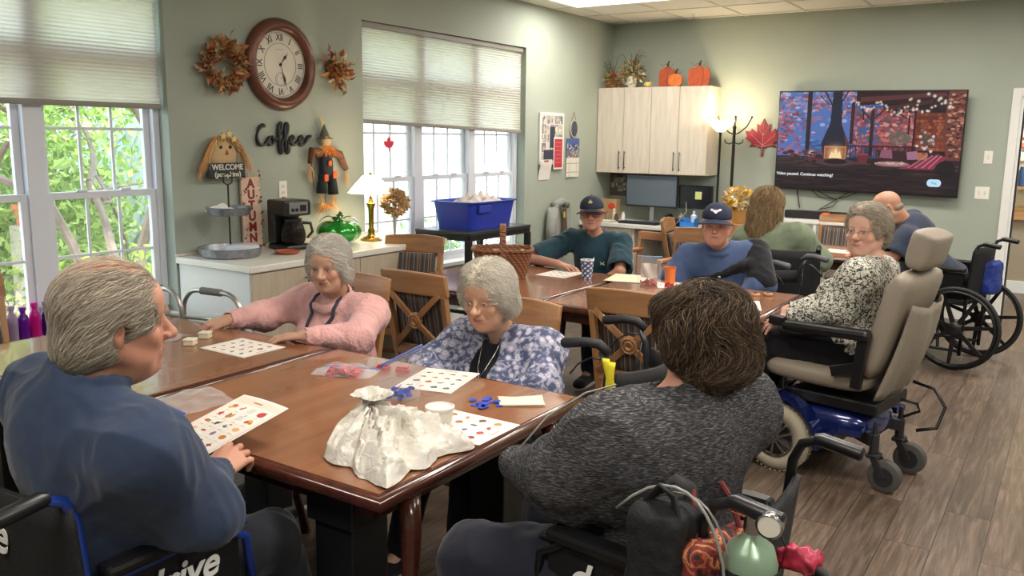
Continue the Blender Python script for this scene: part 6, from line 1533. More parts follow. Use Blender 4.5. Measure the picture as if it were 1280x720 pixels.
SKIN = srgb('C9957C')
def add_head(B, c, R, s=1.0, o=None):
 """sculpted head; returns pigment list, with shade painted into sockets, nostrils and mouth groove"""
 o = o or {}; T = lambda x, y, z: c + R @ (V3(x, y, z) * s)
 fat = o.get('fat', 0); nose = o.get('nose', 1.0); age = o.get('age', 1)
 B.ell(T(0, -.014, .036), V3(.076, .095, .083) * s, R, .01); B.ell(T(0, .0, .052), V3(.070, .078, .070) * s, R, .03)
 B.ell(T(0, .024, -.028), V3(.061 + fat * .006, .064, .078) * s, R, .03)
 B.ell(T(0, .060, .048), V3(.056, .030, .034) * s, R, .025)
 for x in (-1, 1):
  B.cone(T(x * (.054 + fat * .008), -.004, -.045), T(x * .026, .048, -.086), .021 * s, .017 * s, .022)
  B.ell(T(x * .038, .062, -.026), V3(.023 + fat * .004, .018, .021) * s, R, .02)
  if age: B.ell(T(x * .040, .046, -.066), V3(.017 + fat * .006, .018, .024) * s, R, .02)
 B.ell(T(0, .066, -.092), V3(.022, .021, .019) * s, R, .020)
 B.cone(T(-.038, .074, .022), T(.038, .074, .022), .011 * s, None, .014); B.ell(T(0, .072, -.055), V3(.031, .018, .026) * s, R, .018)
 for x in (-1, 1):
  B.ell(T(x * .031, .094, .001), V3(.019, .015, .0125) * s, R, .010, '-')
  B.ell(T(x * .0315, .0735, .001), .0128 * s, R, .003)
  B.cone(T(x * .018, .083, .0085), T(x * .044, .078, .007), .0038 * s, .0034 * s, .004)
  B.cone(T(x * .019, .083, -.008), T(x * .043, .079, -.009), .0038 * s, .0034 * s, .005)
  B.cone(T(x * .020, .0855, -.0165), T(x * .040, .080, -.0175), .0035 * s, .003 * s, .006)
 B.cone(T(0, .083, .014), T(0, .103 * (1 + .02 * nose), -.024), .0075 * s, .0105 * nose * s, .010); B.ell(T(0, .104 * (1 + .02 * nose), -.028), V3(.0125, .012, .0105) * nose * s, R, .008)
 for x in (-1, 1):
  B.ell(T(x * .0125 * nose, .094, -.031), V3(.0085, .010, .0075) * nose * s, R, .005)
  B.ell(T(x * .007, .100, -.0395), V3(.0035, .005, .003) * s, R, .003, '-')
  B.cone(T(x * .020, .092, -.032), T(x * .034, .077, -.064), .0034 * s, .0026 * s, .007, '-')
  B.cone(T(x * .020, .092, -.014), T(x * .040, .086, -.020), .0022 * s, .0016 * s, .006, '-')
 B.cone(T(-.022, .0815, -.0565), T(0, .0905, -.054), .0038 * s, .0046 * s, .005); B.cone(T(0, .0905, -.054), T(.022, .0815, -.0565), .0046 * s, .0038 * s, .005)
 B.cone(T(-.016, .0845, -.0655), T(.016, .0845, -.0655), .0052 * s, None, .006)
 B.cone(T(-.025, .087, -.0605), T(0, .096, -.0600), .0022 * s, None, .003, '-'); B.cone(T(0, .096, -.0600), T(.025, .087, -.0605), .0022 * s, None, .003, '-')
 for x in (-1, 1):
  Re = R @ rotm(90 - x * 12, 0, x * 8)
  B.ell(T(x * .079, -.012, -.002), V3(.010, .019, .032) * s, Re, .006); B.ell(T(x * .087, -.006, .002), V3(.006, .010, .018) * s, Re, .004, '-'); B.ell(T(x * .078, -.004, -.026), V3(.007, .009, .011) * s, Re, .006)
 pg = []
 lip = srgb(o.get('lip', 'A65A50')); P = lambda x, y, z, r, col, a: pg.append((T(x, y, z), V3(*r) * s, R, np.array(col), a))
 P(0, .085, -.060, (.024, .022, .010), lip, .7); P(0, .088, -.0603, (.024, .02, .0022), srgb('6A3530'), .7)  # lip colour, then shade of the mouth groove painted in
 for x in (-1, 1):
  P(x * .04, .07, -.025, (.028, .03, .024), srgb('C0765F'), .28)
  P(x * .031, .085, .001, (.022, .02, .014), srgb('96604F'), .5)  # eye socket shade painted into the skin colour
  P(x * .0315, .088, .001, (.0125, .012, .0052), srgb('B9AEA6'), .85); P(x * .0315, .09, .001, (.0055, .012, .0056), srgb(o.get('iris', '4A4A4C')), 1.0)
  P(x * .031, .09, .0066, (.018, .014, .0030), srgb('4A2E28'), .8)
  P(x * .031, .085, .024, (.021, .022, .0055), srgb(o.get('brow', 'A89A8C')), .7)
  P(x * .082, -.006, -.002, (.02, .02, .03), srgb('B8705E'), .4)
  P(x * .007, .102, -.039, (.005, .008, .004), srgb('4A2620'), .7)  # dark of the nostril recess painted in
 P(0, .107, -.028, (.018, .02, .014), srgb('BD7462'), .3)
 return pg
def skin_col(base, pg, seed=1, extra=()):
 base = np.array(srgb(base) if isinstance(base, str) else base)
 def f(V, Nn):
  n = noise3(V * 45 + seed)[:, None]; n2 = noise3(V * 14 + seed)[:, None]; C = base * (1 + .05 * n) * (1 + n2 * np.array([.03, -.04, -.05]))
  for c, r, R, col, a in list(pg) + list(extra):
   q = (V - c) @ R / r; d = (q ** 2).sum(1); w = (a * np.clip(1.35 - d, 0, 1) / 1.0)[:, None]; w = np.minimum(w, a); C = C * (1 - w) + col * w
  return np.clip(C, 0, 1)
 return f

def add_hand(B, w, fwd, up, side, curl=(20, 30, 20), spread=6, s=1.0, thumb=(35, 20), fore=None):
 """w wrist, fwd along the fingers, up = back of the hand, side=+1 thumb to fwd x up ... returns nothing"""
 f = unit(fwd); u = unit(np.asarray(up) - f * (np.asarray(up) @ f)); x = np.cross(f, u) * side
 if s != 1: pass
 kn = []
 for i, (kx, ky) in enumerate(((.030, .088), (.010, .092), (-.010, .088), (-.028, .080))):
  k = w + (x * kx + f * ky + u * (.002 - .004 * abs(i - 1.2))) * s; kn.append(k)
  B.cone(w + (x * kx * .55 + f * .012) * s, k, .0135 * s, .0105 * s, .012)
 B.cone(w - f * .006 * s, w + f * .02 * s, .023 * s, .021 * s, .015)
 L_ = [(.043, .025, .021), (.047, .029, .022), (.043, .027, .021), (.034, .020, .018)]
 for i in range(4):
  c = curl[i] if hasattr(curl[0], '__len__') else curl
  a = 0; p = kn[i]; sp = rad(spread * (1.3 - i * .9)); d0 = f * cos(sp) + x * sin(sp)
  for j in range(3):
   a += rad(c[j]); d = d0 * cos(a) - u * sin(a); q = p + d * L_[i][j] * s
   B.cone(p, q, (.0092, .0084, .0076)[j] * s, (.0084, .0076, .0066)[j] * s, .0035 if j or 1 else .006); p = q
 t0 = w + (x * .022 + f * .018 - u * .006) * s; ta, tb = rad(thumb[0]), rad(thumb[1])
 d = unit(f * cos(ta) + x * sin(ta) - u * .25); p1 = t0 + d * .040 * s; B.cone(t0, p1, .015 * s, .0115 * s, .012)
 d2 = unit(f * cos(ta - tb) + x * sin(ta - tb) - u * .35); p2 = p1 + d2 * .032 * s; B.cone(p1, p2, .0108 * s, .0095 * s, .005)
 d3 = unit(d2 * 1 + f * .3 - u * .1); B.cone(p2, p2 + d3 * .025 * s, .0095 * s, .0075 * s, .004)

def ik(a, c, l1, l2, pole):
 a = np.asarray(a, float); c = np.asarray(c, float); d = np.linalg.norm(c - a); u = (c - a) / d
 if d > (l1 + l2) * .995: k = d / (l1 + l2) * 1.005; l1 *= k; l2 *= k
 x = (l1 * l1 - l2 * l2 + d * d) / (2 * d); h = math.sqrt(max(l1 * l1 - x * x, 0)); p = np.asarray(pole, float); p = unit(p - u * (p @ u)); return a + u * x + p * h

def person(label, P, base):
 """returns (root, dict of joints). P holds joints in world metres"""
 base = np.array(base, float); root = thing('person', label, 'person', tuple(base)); Rb = rotm(P['yaw'])
 X, Fw = Rb[:, 0], Rb[:, 1]; pel = np.array(P['pelvis'], float); neck = np.array(P['neck'], float); U = unit(neck - pel)
 Fw2 = unit(Fw - U * (Fw @ U)); X2 = np.cross(Fw2, U); RT = np.stack([X2, Fw2, U], 1)
 sw = P.get('sw', .185); H = np.linalg.norm(neck - pel); w = P.get('wide', 1.0); bel = P.get('belly', .0); tw = rotm(P['yaw'] + P.get('twist', 0))[:, 0]
 XS = unit(tw - U * (tw @ U)) * 1.0
 sh = {s: neck - U * P.get('drop', .065) + XS * sw * s - Fw2 * .0 + (np.array(P.get('shoff', {}).get(s, (0, 0, 0)))) for s in (-1, 1)}
 J = dict(pel=pel, neck=neck, U=U, F=Fw2, X=X2, R=RT, sh=sh)
 ua, fa = P.get('ua', .27), P.get('fa', .24)
 wr = {s: np.array(P['wrist'][s], float) for s in (-1, 1)}
 el = {s: (np.array(P['elbow'][s], float) if 'elbow' in P and P['elbow'].get(s) is not None else ik(sh[s], wr[s], ua, fa, P.get('pole', {}).get(s, XS * s * .6 - Fw * .4 - V3(0, 0, 1)))) for s in (-1, 1)}
 J['el'] = el; J['wr'] = wr
 hip = {s: pel + X * .09 * w * s for s in (-1, 1)}; kn = {}; an = {}
 for s in (-1, 1):
  kn[s] = np.array(P['knee'][s], float) if 'knee' in P else hip[s] + Fw * .42 + X * .04 * s + V3(0, 0, -.02)
  an[s] = np.array(P['ankle'][s], float) if 'ankle' in P else kn[s] * V3(1, 1, 0) + Fw * .03 + V3(0, 0, .09)
 J.update(hip=hip, kn=kn, an=an)
 def torso(B, e, bust=P.get('bust', 0)):
  B.ell(pel + V3(0, 0, .02), (.165 * w + e, .13 + bel * .3 + e, .12 + e), RT, .03)
  B.ell(pel + U * H * .32 + Fw2 * (.01 + bel * .5), (.150 * w + e, .115 + bel * .5 + e, H * .32 + e), RT, .06)
  B.ell(pel + U * H * .64, (.160 * w + e, .112 + bel * .15 + e, H * .30 + e), RT, .06)
  B.cone(sh[-1], sh[1], .055 + e, None, .05)
  if bust:
   for s in (-1, 1): B.ell(pel + U * H * (.66 if not P.get('sag') else .55) + Fw2 * (.085 + bust * .4) + X2 * .075 * s, (.07 + e, .055 + bust * .5 + e, .07 + e), RT, .05)
  for s in (-1, 1): B.cone(neck - U * .02, sh[s] + U * .012, .050 + e * .6, .048 + e * .8, .03)
  if P.get('hump'): B.ell(neck - U * .10 - Fw2 * (.05), (.12 + e, .08 + e, .12 + e), RT, .05)
 J['torso'] = torso
 return root, J, P

def finish_body(root, J, P, base, vox, head, hands, skin, head_opt, name='body'):
 B = Blob(vox); J['torso'](B, -.025); hc, hR, hs = head
 pg = add_head(B, hc, hR, hs, head_opt)
 nk = head_opt.get('neckr', .050) if head_opt else .05
 B.cone(J['neck'] - J['U'] * .02, hc + hR @ V3(0, -.028, -.055) * hs, nk * 1.12, nk, .03)
 if head_opt.get('fat', 0): B.ell(hc + hR @ V3(0, .02, -.10) * hs, V3(.045, .045, .03), hR, .03)
 for s in (-1, 1):
  B.cone(J['sh'][s], J['el'][s], .044, .038, .02); B.cone(J['el'][s], J['wr'][s], .038, .0255, .015)
  B.cone(J['hip'][s], J['kn'][s], .075, .052, .02); B.cone(J['kn'][s], J['an'][s], .05, .032, .02); B.cone(J['an'][s], J['an'][s] + rotm(P['yaw'])[:, 1] * .10 - V3(0, 0, .045), .032, .026, .02)
  if hands.get(s): add_hand(B, J["wr"][s], hands[s][0], hands[s][1], -s, **(hands[s][2] if len(hands[s]) > 2 else {}))
 b = np.array(base, float); ex = head_opt.get('paint', [])
 o = part_from(B, name, M_skin, root, b, None, skin_col(skin, pg, 3, ex), it=head_opt.get('it', 1))
 return o, pg, B
M_skin = vcol_mat('skin', .52, sss=.06, bump=.06, bscale=260, spec=.4)

def top(root, J, P, base, vox, m, e=.012, sleeve='long', disp=None, cuff=None, name='shirt', extra=None, slr=(.056, .050, .038), hem=.0, k=.03, neckhole=.055):
 B = Blob(vox); J['torso'](B, e)
 for s in (-1, 1):
  sh, el, wr = J['sh'][s], J['el'][s], J['wr'][s]; r0, r1, r2 = slr
  if sleeve == 'long':
   B.cone(sh, el, r0 + e * .6, r1 + e * .3, k); B.cone(el, wr, r1 + e * .3, r2, k * .7); d = unit(wr - el)
   B.cone(wr + d * .004, wr + d * .09, r2 - .008, r2 + .004, .003, '-')
  else:
   mid = sh + (el - sh) * sleeve; B.cone(sh, mid, r0 + e * .6, r1 + e + .012, k); d = unit(el - sh); B.cone(mid + d * .012, mid + d * .15, r1 + e, r1 + e + .03, .004, '-')
 if extra: extra(B)
 U = J['U']; n = J['neck']; B.cone(n + U * .012 + J['F'] * .01, n + U * .10, neckhole, neckhole + .02, .008, '-')
 return part_from(B, name, m, root, np.array(base, float), disp, None, it=2), B
def trousers(root, J, P, base, vox, m, r=(.10, .078, .052), disp=None, name='trousers', full=True):
 B = Blob(vox); w = P.get('wide', 1.0)
 B.ell(J['pel'], (.165 * w + .02, .145 + P.get('belly', 0) * .3, .115), J['R'], .03)
 for s in (-1, 1):
  B.cone(J['hip'][s], J['kn'][s], r[0] * (w ** .5), r[1], .04); B.cone(J['kn'][s], J['an'][s] + V3(0, 0, .02), r[1], r[2], .02)
 return part_from(B, name, m, root, np.array(base, float), disp or folds(.006, 12, 3), None, it=2)
def shoes(root, J, P, base, m, sole=None):
 F_ = rotm(P['yaw'])[:, 1]
 for s in (-1, 1):
  a = J['an'][s]; z = max(a[2] - .085, .0); B = Blob(.006); g = V3(a[0], a[1], z); R = rotm(P['yaw'] + P.get('toe', 0) * -s); Fd = R[:, 1]
  B.cone(g - Fd * .045 + V3(0, 0, .045), g + Fd * .10 + V3(0, 0, .04), .042, .038, .02); B.ell(g + Fd * .15 + V3(0, 0, .036), (.044, .065, .034), R, .02); B.cone(g + V3(0, 0, .06), g + V3(0, 0, .115) - Fd * .01, .044, .040, .02)
  B.box(g + Fd * .06 + V3(0, 0, -.03), (.08, .20, .028), R, .002, .004, '-'); o = part_from(B, 'shoe', m, root, np.array(base, float), it=1)
  mb = MB(); pts_ = [(.046 * cos(t) * (1 if sin(t) < .3 else 1.0), .06 + .155 * sin(t)) for t in [2 * pi * k / 24 for k in range(24)]]; M = Matrix(R.tolist()).to_4x4(); M.translation = Vector((g - np.array(base)).tolist()); mb.prism(pts_, .0, .018, M); mb.obj('sole', sole or mat('sole_white', 'C9C6C0', .6), o, bevel=.004)
def glasses(root, hc, hR, hs, base, m, r=(.021, .017), wire=.0014, lens=None, y=.100, z=.0, name='glasses'):
 T = lambda x, yy, zz: Vector((hc + hR @ (V3(x, yy, zz) * hs) - np.array(base)).tolist()); mb = MB()
 for s in (-1, 1):
  mb.tube([T(s * .032 + r[0] * cos(a) * (1 + .0 * s), y - .006 * abs(cos(a)) * (1 if cos(a) * s > 0 else 0), z + r[1] * (abs(sin(a)) ** .8) * (1 if sin(a) > 0 else -1)) for a in [2 * pi * k / 24 for k in range(24)]], wire * hs, 6, closed=True)
  mb.tube([T(s * (.032 + r[0]), y - .008, z + .004), T(s * .079, .07, z + .006), T(s * .086, -.01, z + .008), T(s * .082, -.03, z - .012)], wire * hs, 6)
 mb.tube([T(-.011, y, z + .003), T(0, y + .006, z + .007), T(.011, y, z + .003)], wire * hs, 6); g_ = mb.obj(name, m, root, smooth=True)
 mb = MB()
 for s in (-1, 1):
  c = [T(s * .032 + r[0] * cos(a), y - .001, z + r[1] * sin(a)) for a in [2 * pi * k / 16 for k in range(16)]]; mb.add(c, [tuple(range(16))])
 mb.obj('lens', lens or clear('lens_glass', (1, 1, 1), .03, .02, .12), g_)
 return g_
def hair_part(root, B, base, C1, m, disp=None, name='hair', it=2):
 return part_from(B, name, m, root, np.array(base, float), disp, (lambda V, N_: np.array(C1) * (1 + .12 * noise3(V * 60)[:, None])), it=it)
def add_strands(hair, B, base, filt, flow, n, length, seg, width, cols, seed, name='strands', **kw):
 rg = np.random.default_rng(seed); V, F = B.mesh(); ok = filt(V); V = V[ok]; r = V[rg.integers(0, len(V), n)]
 V, F, C = strands(B, r, flow, length, seg, width, cols, rg, **kw); return np_obj(name, V - np.array(base, float), F, C, M_hair, hair, smooth=True)
M_hair = vcol_mat('hair', .62, spec=.22)

def drape(B, pts, F_, off=.006, start=.25):
 """push points (world) back along -F_ until they lie on the blended surface"""
 out = []
 for p in pts:
  q = np.array(p, float) + F_ * start
  for _ in range(60):
   d = float(B.sample(q[None])[0]);
   if d < off: break
   q = q - F_ * max(min(d - off, .02), .0015)
  out.append(q)
 return out
# ================================================================== PEOPLE
def cloth(name, c, var=.06, bump=.25, rough=.85, bscale=350, scale=30): return mat(name, c, rough, var=var, scale=scale, bump=bump, bscale=bscale, sheen=.15, spec=.2)
def hairshell(B, c, R, s, th, face=True, low=-.05, wide=0):
 T = lambda x, y, z: c + R @ (V3(x, y, z) * s)
 B.ell(T(0, -.016, .040), V3(.077 + th + wide, .095 + th, .084 + th) * s, R, .01); B.ell(T(0, -.045, low), V3(.070 + th + wide, .060 + th, .055) * s, R, .03)
 return T
def facecut(B, c, R, s, z=-.035, w=.064, h=.088, y=.115, ry=.075):
 B.ell(c + R @ (V3(0, y, z) * s), V3(w, ry, h) * s, R, .012, '-')
def loc_of(c, R, s): return lambda V: (V - c) @ R / s

# ---------------------------------------------------------------- 1 man in navy shirt
def man_navy():
 P = dict(yaw=86, pelvis=(-1.86, 1.04, .58), neck=(-1.765, 1.01, 1.085), shoff={-1: (.0, .0, -.045), 1: (0, 0, -.005)}, sw=.215, wide=1.18, belly=.09, drop=.075, hump=True,
             elbow={1: (-1.55, 1.12, .805), -1: (-2.20, 1.16, .78)}, wrist={1: (-1.715, 1.285, .795), -1: (-2.09, 1.36, .80)},
             knee={1: (-1.70, 1.43, .57), -1: (-2.02, 1.43, .57)}, ankle={1: (-1.74, 1.60, .15), -1: (-2.0, 1.60, .15)})
 base = (-1.86, 1.05, 0); r, J, P = person('grey-haired man in a navy long-sleeved shirt holding a picture card', P, base)
 hc = V3(-1.745, 1.065, 1.215); hR = rotm(66, -2, 0); hs = 1.09; ho = dict(fat=.5, nose=1.15, lip='A8625A', brow='8A7A6A', neckr=.054)
 hands = {1: ((-.28, .85, .25), (.5, -.2, .85), dict(curl=(28, 45, 30), thumb=(25, 15), s=1.05)), -1: ((.30, .9, .05), (-.3, 0, .95), dict(curl=(25, 40, 25), s=1.05))}
 finish_body(r, J, P, base, .0045, (hc, hR, hs), hands, 'BE8870', ho)
 M = cloth('navy_cotton', '2C384F', .05, .12)
 f1 = folds(.009, 6, 2, (1, 1, .5)); f2 = folds(.004, 17, 5, (1, 1, .4))
 def ex(B):
  U, F_, n = J['U'], J['F'], J['neck']
  B.cone(n + V3(0, -.01, .0), n + hR @ V3(0, -.01, .035), .075, .070, .03); B.chain([n + hR @ V3(.078 * cos(a), .01 + .072 * sin(a), .028 - .02 * sin(a)) for a in [2 * pi * k / 14 for k in range(15)]], [.012] * 15, .008)
 top(r, J, P, base, .006, M, .022, 'long', lambda V, N_: f1(V, N_) + f2(V, N_), extra=ex, slr=(.066, .064, .044), k=.11, neckhole=.062)
 trousers(r, J, P, base, .009, cloth('black_trousers', '1D1F26', .05, .1)); shoes(r, J, P, base, cloth('dark_shoe', '2A2A2E', .05, .1))
 B = Blob(.005); T = hairshell(B, hc, hR, hs, .006, low=-.03, wide=.003)
 for x in (-1, 1): B.ell(T(x * .070, -.03, -.01), V3(.020, .045, .05) * hs, hR, .02)
 B.ell(T(0, -.072, -.045), V3(.070, .038, .050) * hs, hR, .02)
 for x in (-1, 1): B.ell(T(x * .073, .035, .022), V3(.012, .03, .03) * hs, hR, .015)
 facecut(B, hc, hR, hs, -.03, .078, .080, .115, .070)
 for x in (-1, 1): B.ell(T(x * .092, .002, -.018), V3(.026, .026, .036) * hs, hR, .008, '-'); B.ell(T(x * .075, .05, -.055), V3(.03, .055, .05) * hs, hR, .01, '-')
 lc = loc_of(hc, hR, hs)
 def col(V, N_):
  q = lc(V); t = np.clip((q[:, 2] - .085) / .03, 0, 1)[:, None] * np.clip((q[:, 1] + .09) / .05, 0, 1)[:, None]
  return np.array(srgb('8E8272')) * (1 - t) * (1 + .1 * noise3(V * 60)[:, None]) + np.array(srgb('BC8670')) * t
 h = part_from(B, 'hair', M_hair, r, np.array(base), None, col, it=2)
 flow = lambda p: (np.stack([.25 * np.sin(lc(p)[:, 1] * 30), -1 + 0 * p[:, 0], -.55 - 4 * np.clip(-lc(p)[:, 1], 0, 1)], 1)) @ hR.T
 cols = ['A3988A', '8E8374', 'B2A898', '7C7162', 'BFB6A8', '988D7E']
 add_strands(h, B, base, lambda V: (lc(V)[:, 2] < .098) | (np.abs(lc(V)[:, 0]) > .045), flow, 9000, .07, 8, .00075, cols, 1, lift=.005, curl=.12, jitter=.20, tipdrop=.003)
 add_strands(h, B, base, lambda V: (lc(V)[:, 2] > .06), flow, 1100, .09, 9, .0006, ['C9B8A4', 'B0A08C', 'D9CCBC'], 2, name='top_strands', lift=.005, jitter=.14)
 return r
# ---------------------------------------------------------------- 2 woman in pink
def woman_pink():
 P = dict(yaw=-86, pelvis=(-2.90, 2.94, .50), neck=(-2.875, 2.875, .875), sw=.185, wide=1.0, belly=.03, drop=.055, bust=.06, sag=True,
             elbow={1: (-3.19, 2.70, .775), -1: (-2.545, 2.66, .765)}, wrist={1: (-3.155, 2.475, .80), -1: (-2.655, 2.475, .795)})
 base = (-2.9, 2.9, 0); r, J, P = person('white-haired woman in a pink fleece with a dark lanyard', P, base)
 hc = V3(-2.825, 2.775, 1.045); hR = rotm(-68, -10, 2); hs = 1.0; ho = dict(fat=.3, nose=1.1, lip='9E6258', brow='A89A92')
 hands = {1: ((-.72, -.62, -.12), (.1, -.2, 1), dict(curl=(35, 40, 25), thumb=(20, 10))), -1: ((-.88, -.42, -.04), (0, 0, 1), dict(curl=(12, 14, 8), spread=5, thumb=(28, 12)))}
 finish_body(r, J, P, base, .0036, (hc, hR, hs), hands, 'C2977F', ho)
 f1 = folds(.006, 11, 8); f2 = folds(.003, 30, 4)
 def ex(B):
  n = J['neck']; R = J['R']; pts = [n + R @ V3(.085 * cos(a), .03 + .075 * sin(a), .005 - .03 * sin(a)) for a in [2 * pi * k / 14 for k in range(15)]]; B.chain(pts, [.018] * 15, .012)
 _, SB = top(r, J, P, base, .0065, cloth('pink_fleece', 'D8A6A2', .09, .5, bscale=90, scale=14), .020, 'long', lambda V, N_: f1(V, N_) + f2(V, N_), extra=ex, slr=(.060, .058, .038), k=.08, neckhole=.05)
 trousers(r, J, P, base, .009, cloth('grey_trousers', '4A4C55')); shoes(r, J, P, base, cloth('grey_shoe', '6A6864'))
 # white undershirt front, lanyard, badge, red bracelet
 n = J['neck']; R = J['R']; b = np.array(base); L_ = lambda x, y, z: Vector((n + R @ V3(x, y, z) - b).tolist())
 m = MB()
 for s in (-1, 1):
  q = [n + R @ V3(x * s, .0, z) for x, z in ((.068, .02), (.070, -.01), (.062, -.05), (.050, -.09), (.036, -.13), (.020, -.165), (.0, -.195))]; q = drape(SB, q, R[:, 1], .008)
  q = [n + R @ V3(.05 * s, -.06, .035), n + R @ V3(.064 * s, -.02, .035)] + q; m.tube([tuple(p_ - b) for p_ in q], .0105, 8, flat=.45)
 bp_ = drape(SB, [n + R @ V3(-.005, 0, -.225)], R[:, 1], .012)[0] - b; m.obj('lanyard', mat('navy_cord', '2B303E', .6), r, smooth=True)
 m = MB(); M4 = Matrix((R[:, 0], R[:, 2] * .9 + R[:, 1] * .3, R[:, 1])).transposed().to_4x4(); M4.translation = Vector(bp_.tolist()); m.box(-.028, -.02, -.006, .028, .022, .006, M4); m.obj('badge', mat('badge_cream', 'CFC8AE', .5), r, bevel=.004)
 d = unit(J['wr'][-1] - J['el'][-1]); m = MB(); u_ = unit(np.cross(d, V3(0, 0, 1))); w_ = np.cross(u_, d); c0 = J['wr'][-1] - d * .004 - b
 m.tube([tuple(c0 + (u_ * cos(a) + w_ * sin(a)) * .029) for a in [2 * pi * k / 20 for k in range(20)]], .0035, 6, closed=True); m.obj('bracelet', mat('red_band', 'B83A34', .5), r, smooth=True)
 B = Blob(.005); T = hairshell(B, hc, hR, hs, .014, low=-.04, wide=.003)
 for x in (-1, 1): B.ell(T(x * .078, .002, -.01), V3(.024, .040, .050) * hs, hR, .02); B.ell(T(x * .074, -.02, -.055), V3(.026, .035, .035) * hs, hR, .02)
 B.ell(T(0, .045, .092), V3(.06, .04, .024) * hs, hR, .02); facecut(B, hc, hR, hs, -.018, .074, .100, .118, .084)
 h = hair_part(r, B, base, srgb('BDB6AA'), M_hair, folds(.004, 30, 3)); lc = loc_of(hc, hR, hs)
 flow = lambda p: np.stack([np.sign(lc(p)[:, 0]) * .7, -.75 + 0 * p[:, 0], -.5 - 3 * np.clip(np.abs(lc(p)[:, 0]) - .03, 0, 1)], 1) @ hR.T
 add_strands(h, B, base, lambda V: lc(V)[:, 2] > -.10, flow, 5200, .06, 7, .0008, ['D6D0C6', 'C8C2B8', 'E2DDD4', 'BAB2A6', 'D2CCC2'], 3, lift=.006, curl=.25, curl_f=5, jitter=.22)
# ---------------------------------------------------------------- 3 woman in flowered blouse
def floral_mat():
 m, nt, b = new_mat('floral_blouse'); tc = N(nt, 'TexCoord'); v = N(nt, 'TexVoronoi', i_Scale=30.0); v2 = N(nt, 'TexVoronoi', i_Scale=34.0, feature='DISTANCE_TO_EDGE'); no = N(nt, 'TexNoise', i_Scale=32.0, i_Detail=3.0, i_Distortion=1.2)
 for q in (v, v2, no): L(nt, tc.outputs['Object'], q.inputs['Vector'])
 r = N(nt, 'ValToRGB'); e = r.color_ramp.elements; r.color_ramp.interpolation = 'LINEAR'
 e[0].position = .0; e[0].color = c4(srgb('6E6E92')); e[1].position = .60; e[1].color = c4(srgb('3F4766'))
 for p_, c in ((.10, '6A6E90'), (.13, 'B9B2BC'), (.24, 'C2BCC4'), (.32, '8488A2'), (.46, '4E5676')): k = e.new(p_); k.color = c4(srgb(c))
 L(nt, v.outputs['Distance'], r.inputs[0]); mx = N(nt, 'MixRGB', blend_type='MIX'); r2 = N(nt, 'ValToRGB'); r2.color_ramp.elements[0].position = .48; r2.color_ramp.elements[1].position = .56; L(nt, no.outputs['Fac'], r2.inputs[0])
 L(nt, r2.outputs[0], mx.inputs[0]); L(nt, r.outputs[0], mx.inputs[1]); mx.inputs[2].default_value = c4(srgb('B8B4C0'))
 m2 = N(nt, 'MixRGB', blend_type='MIX', i_Fac=.45); L(nt, mx.outputs[0], m2.inputs[1]); L(nt, r.outputs[0], m2.inputs[2]); L(nt, m2.outputs[0], b.inputs['Base Color']); b.inputs['Roughness'].default_value = .7; return m
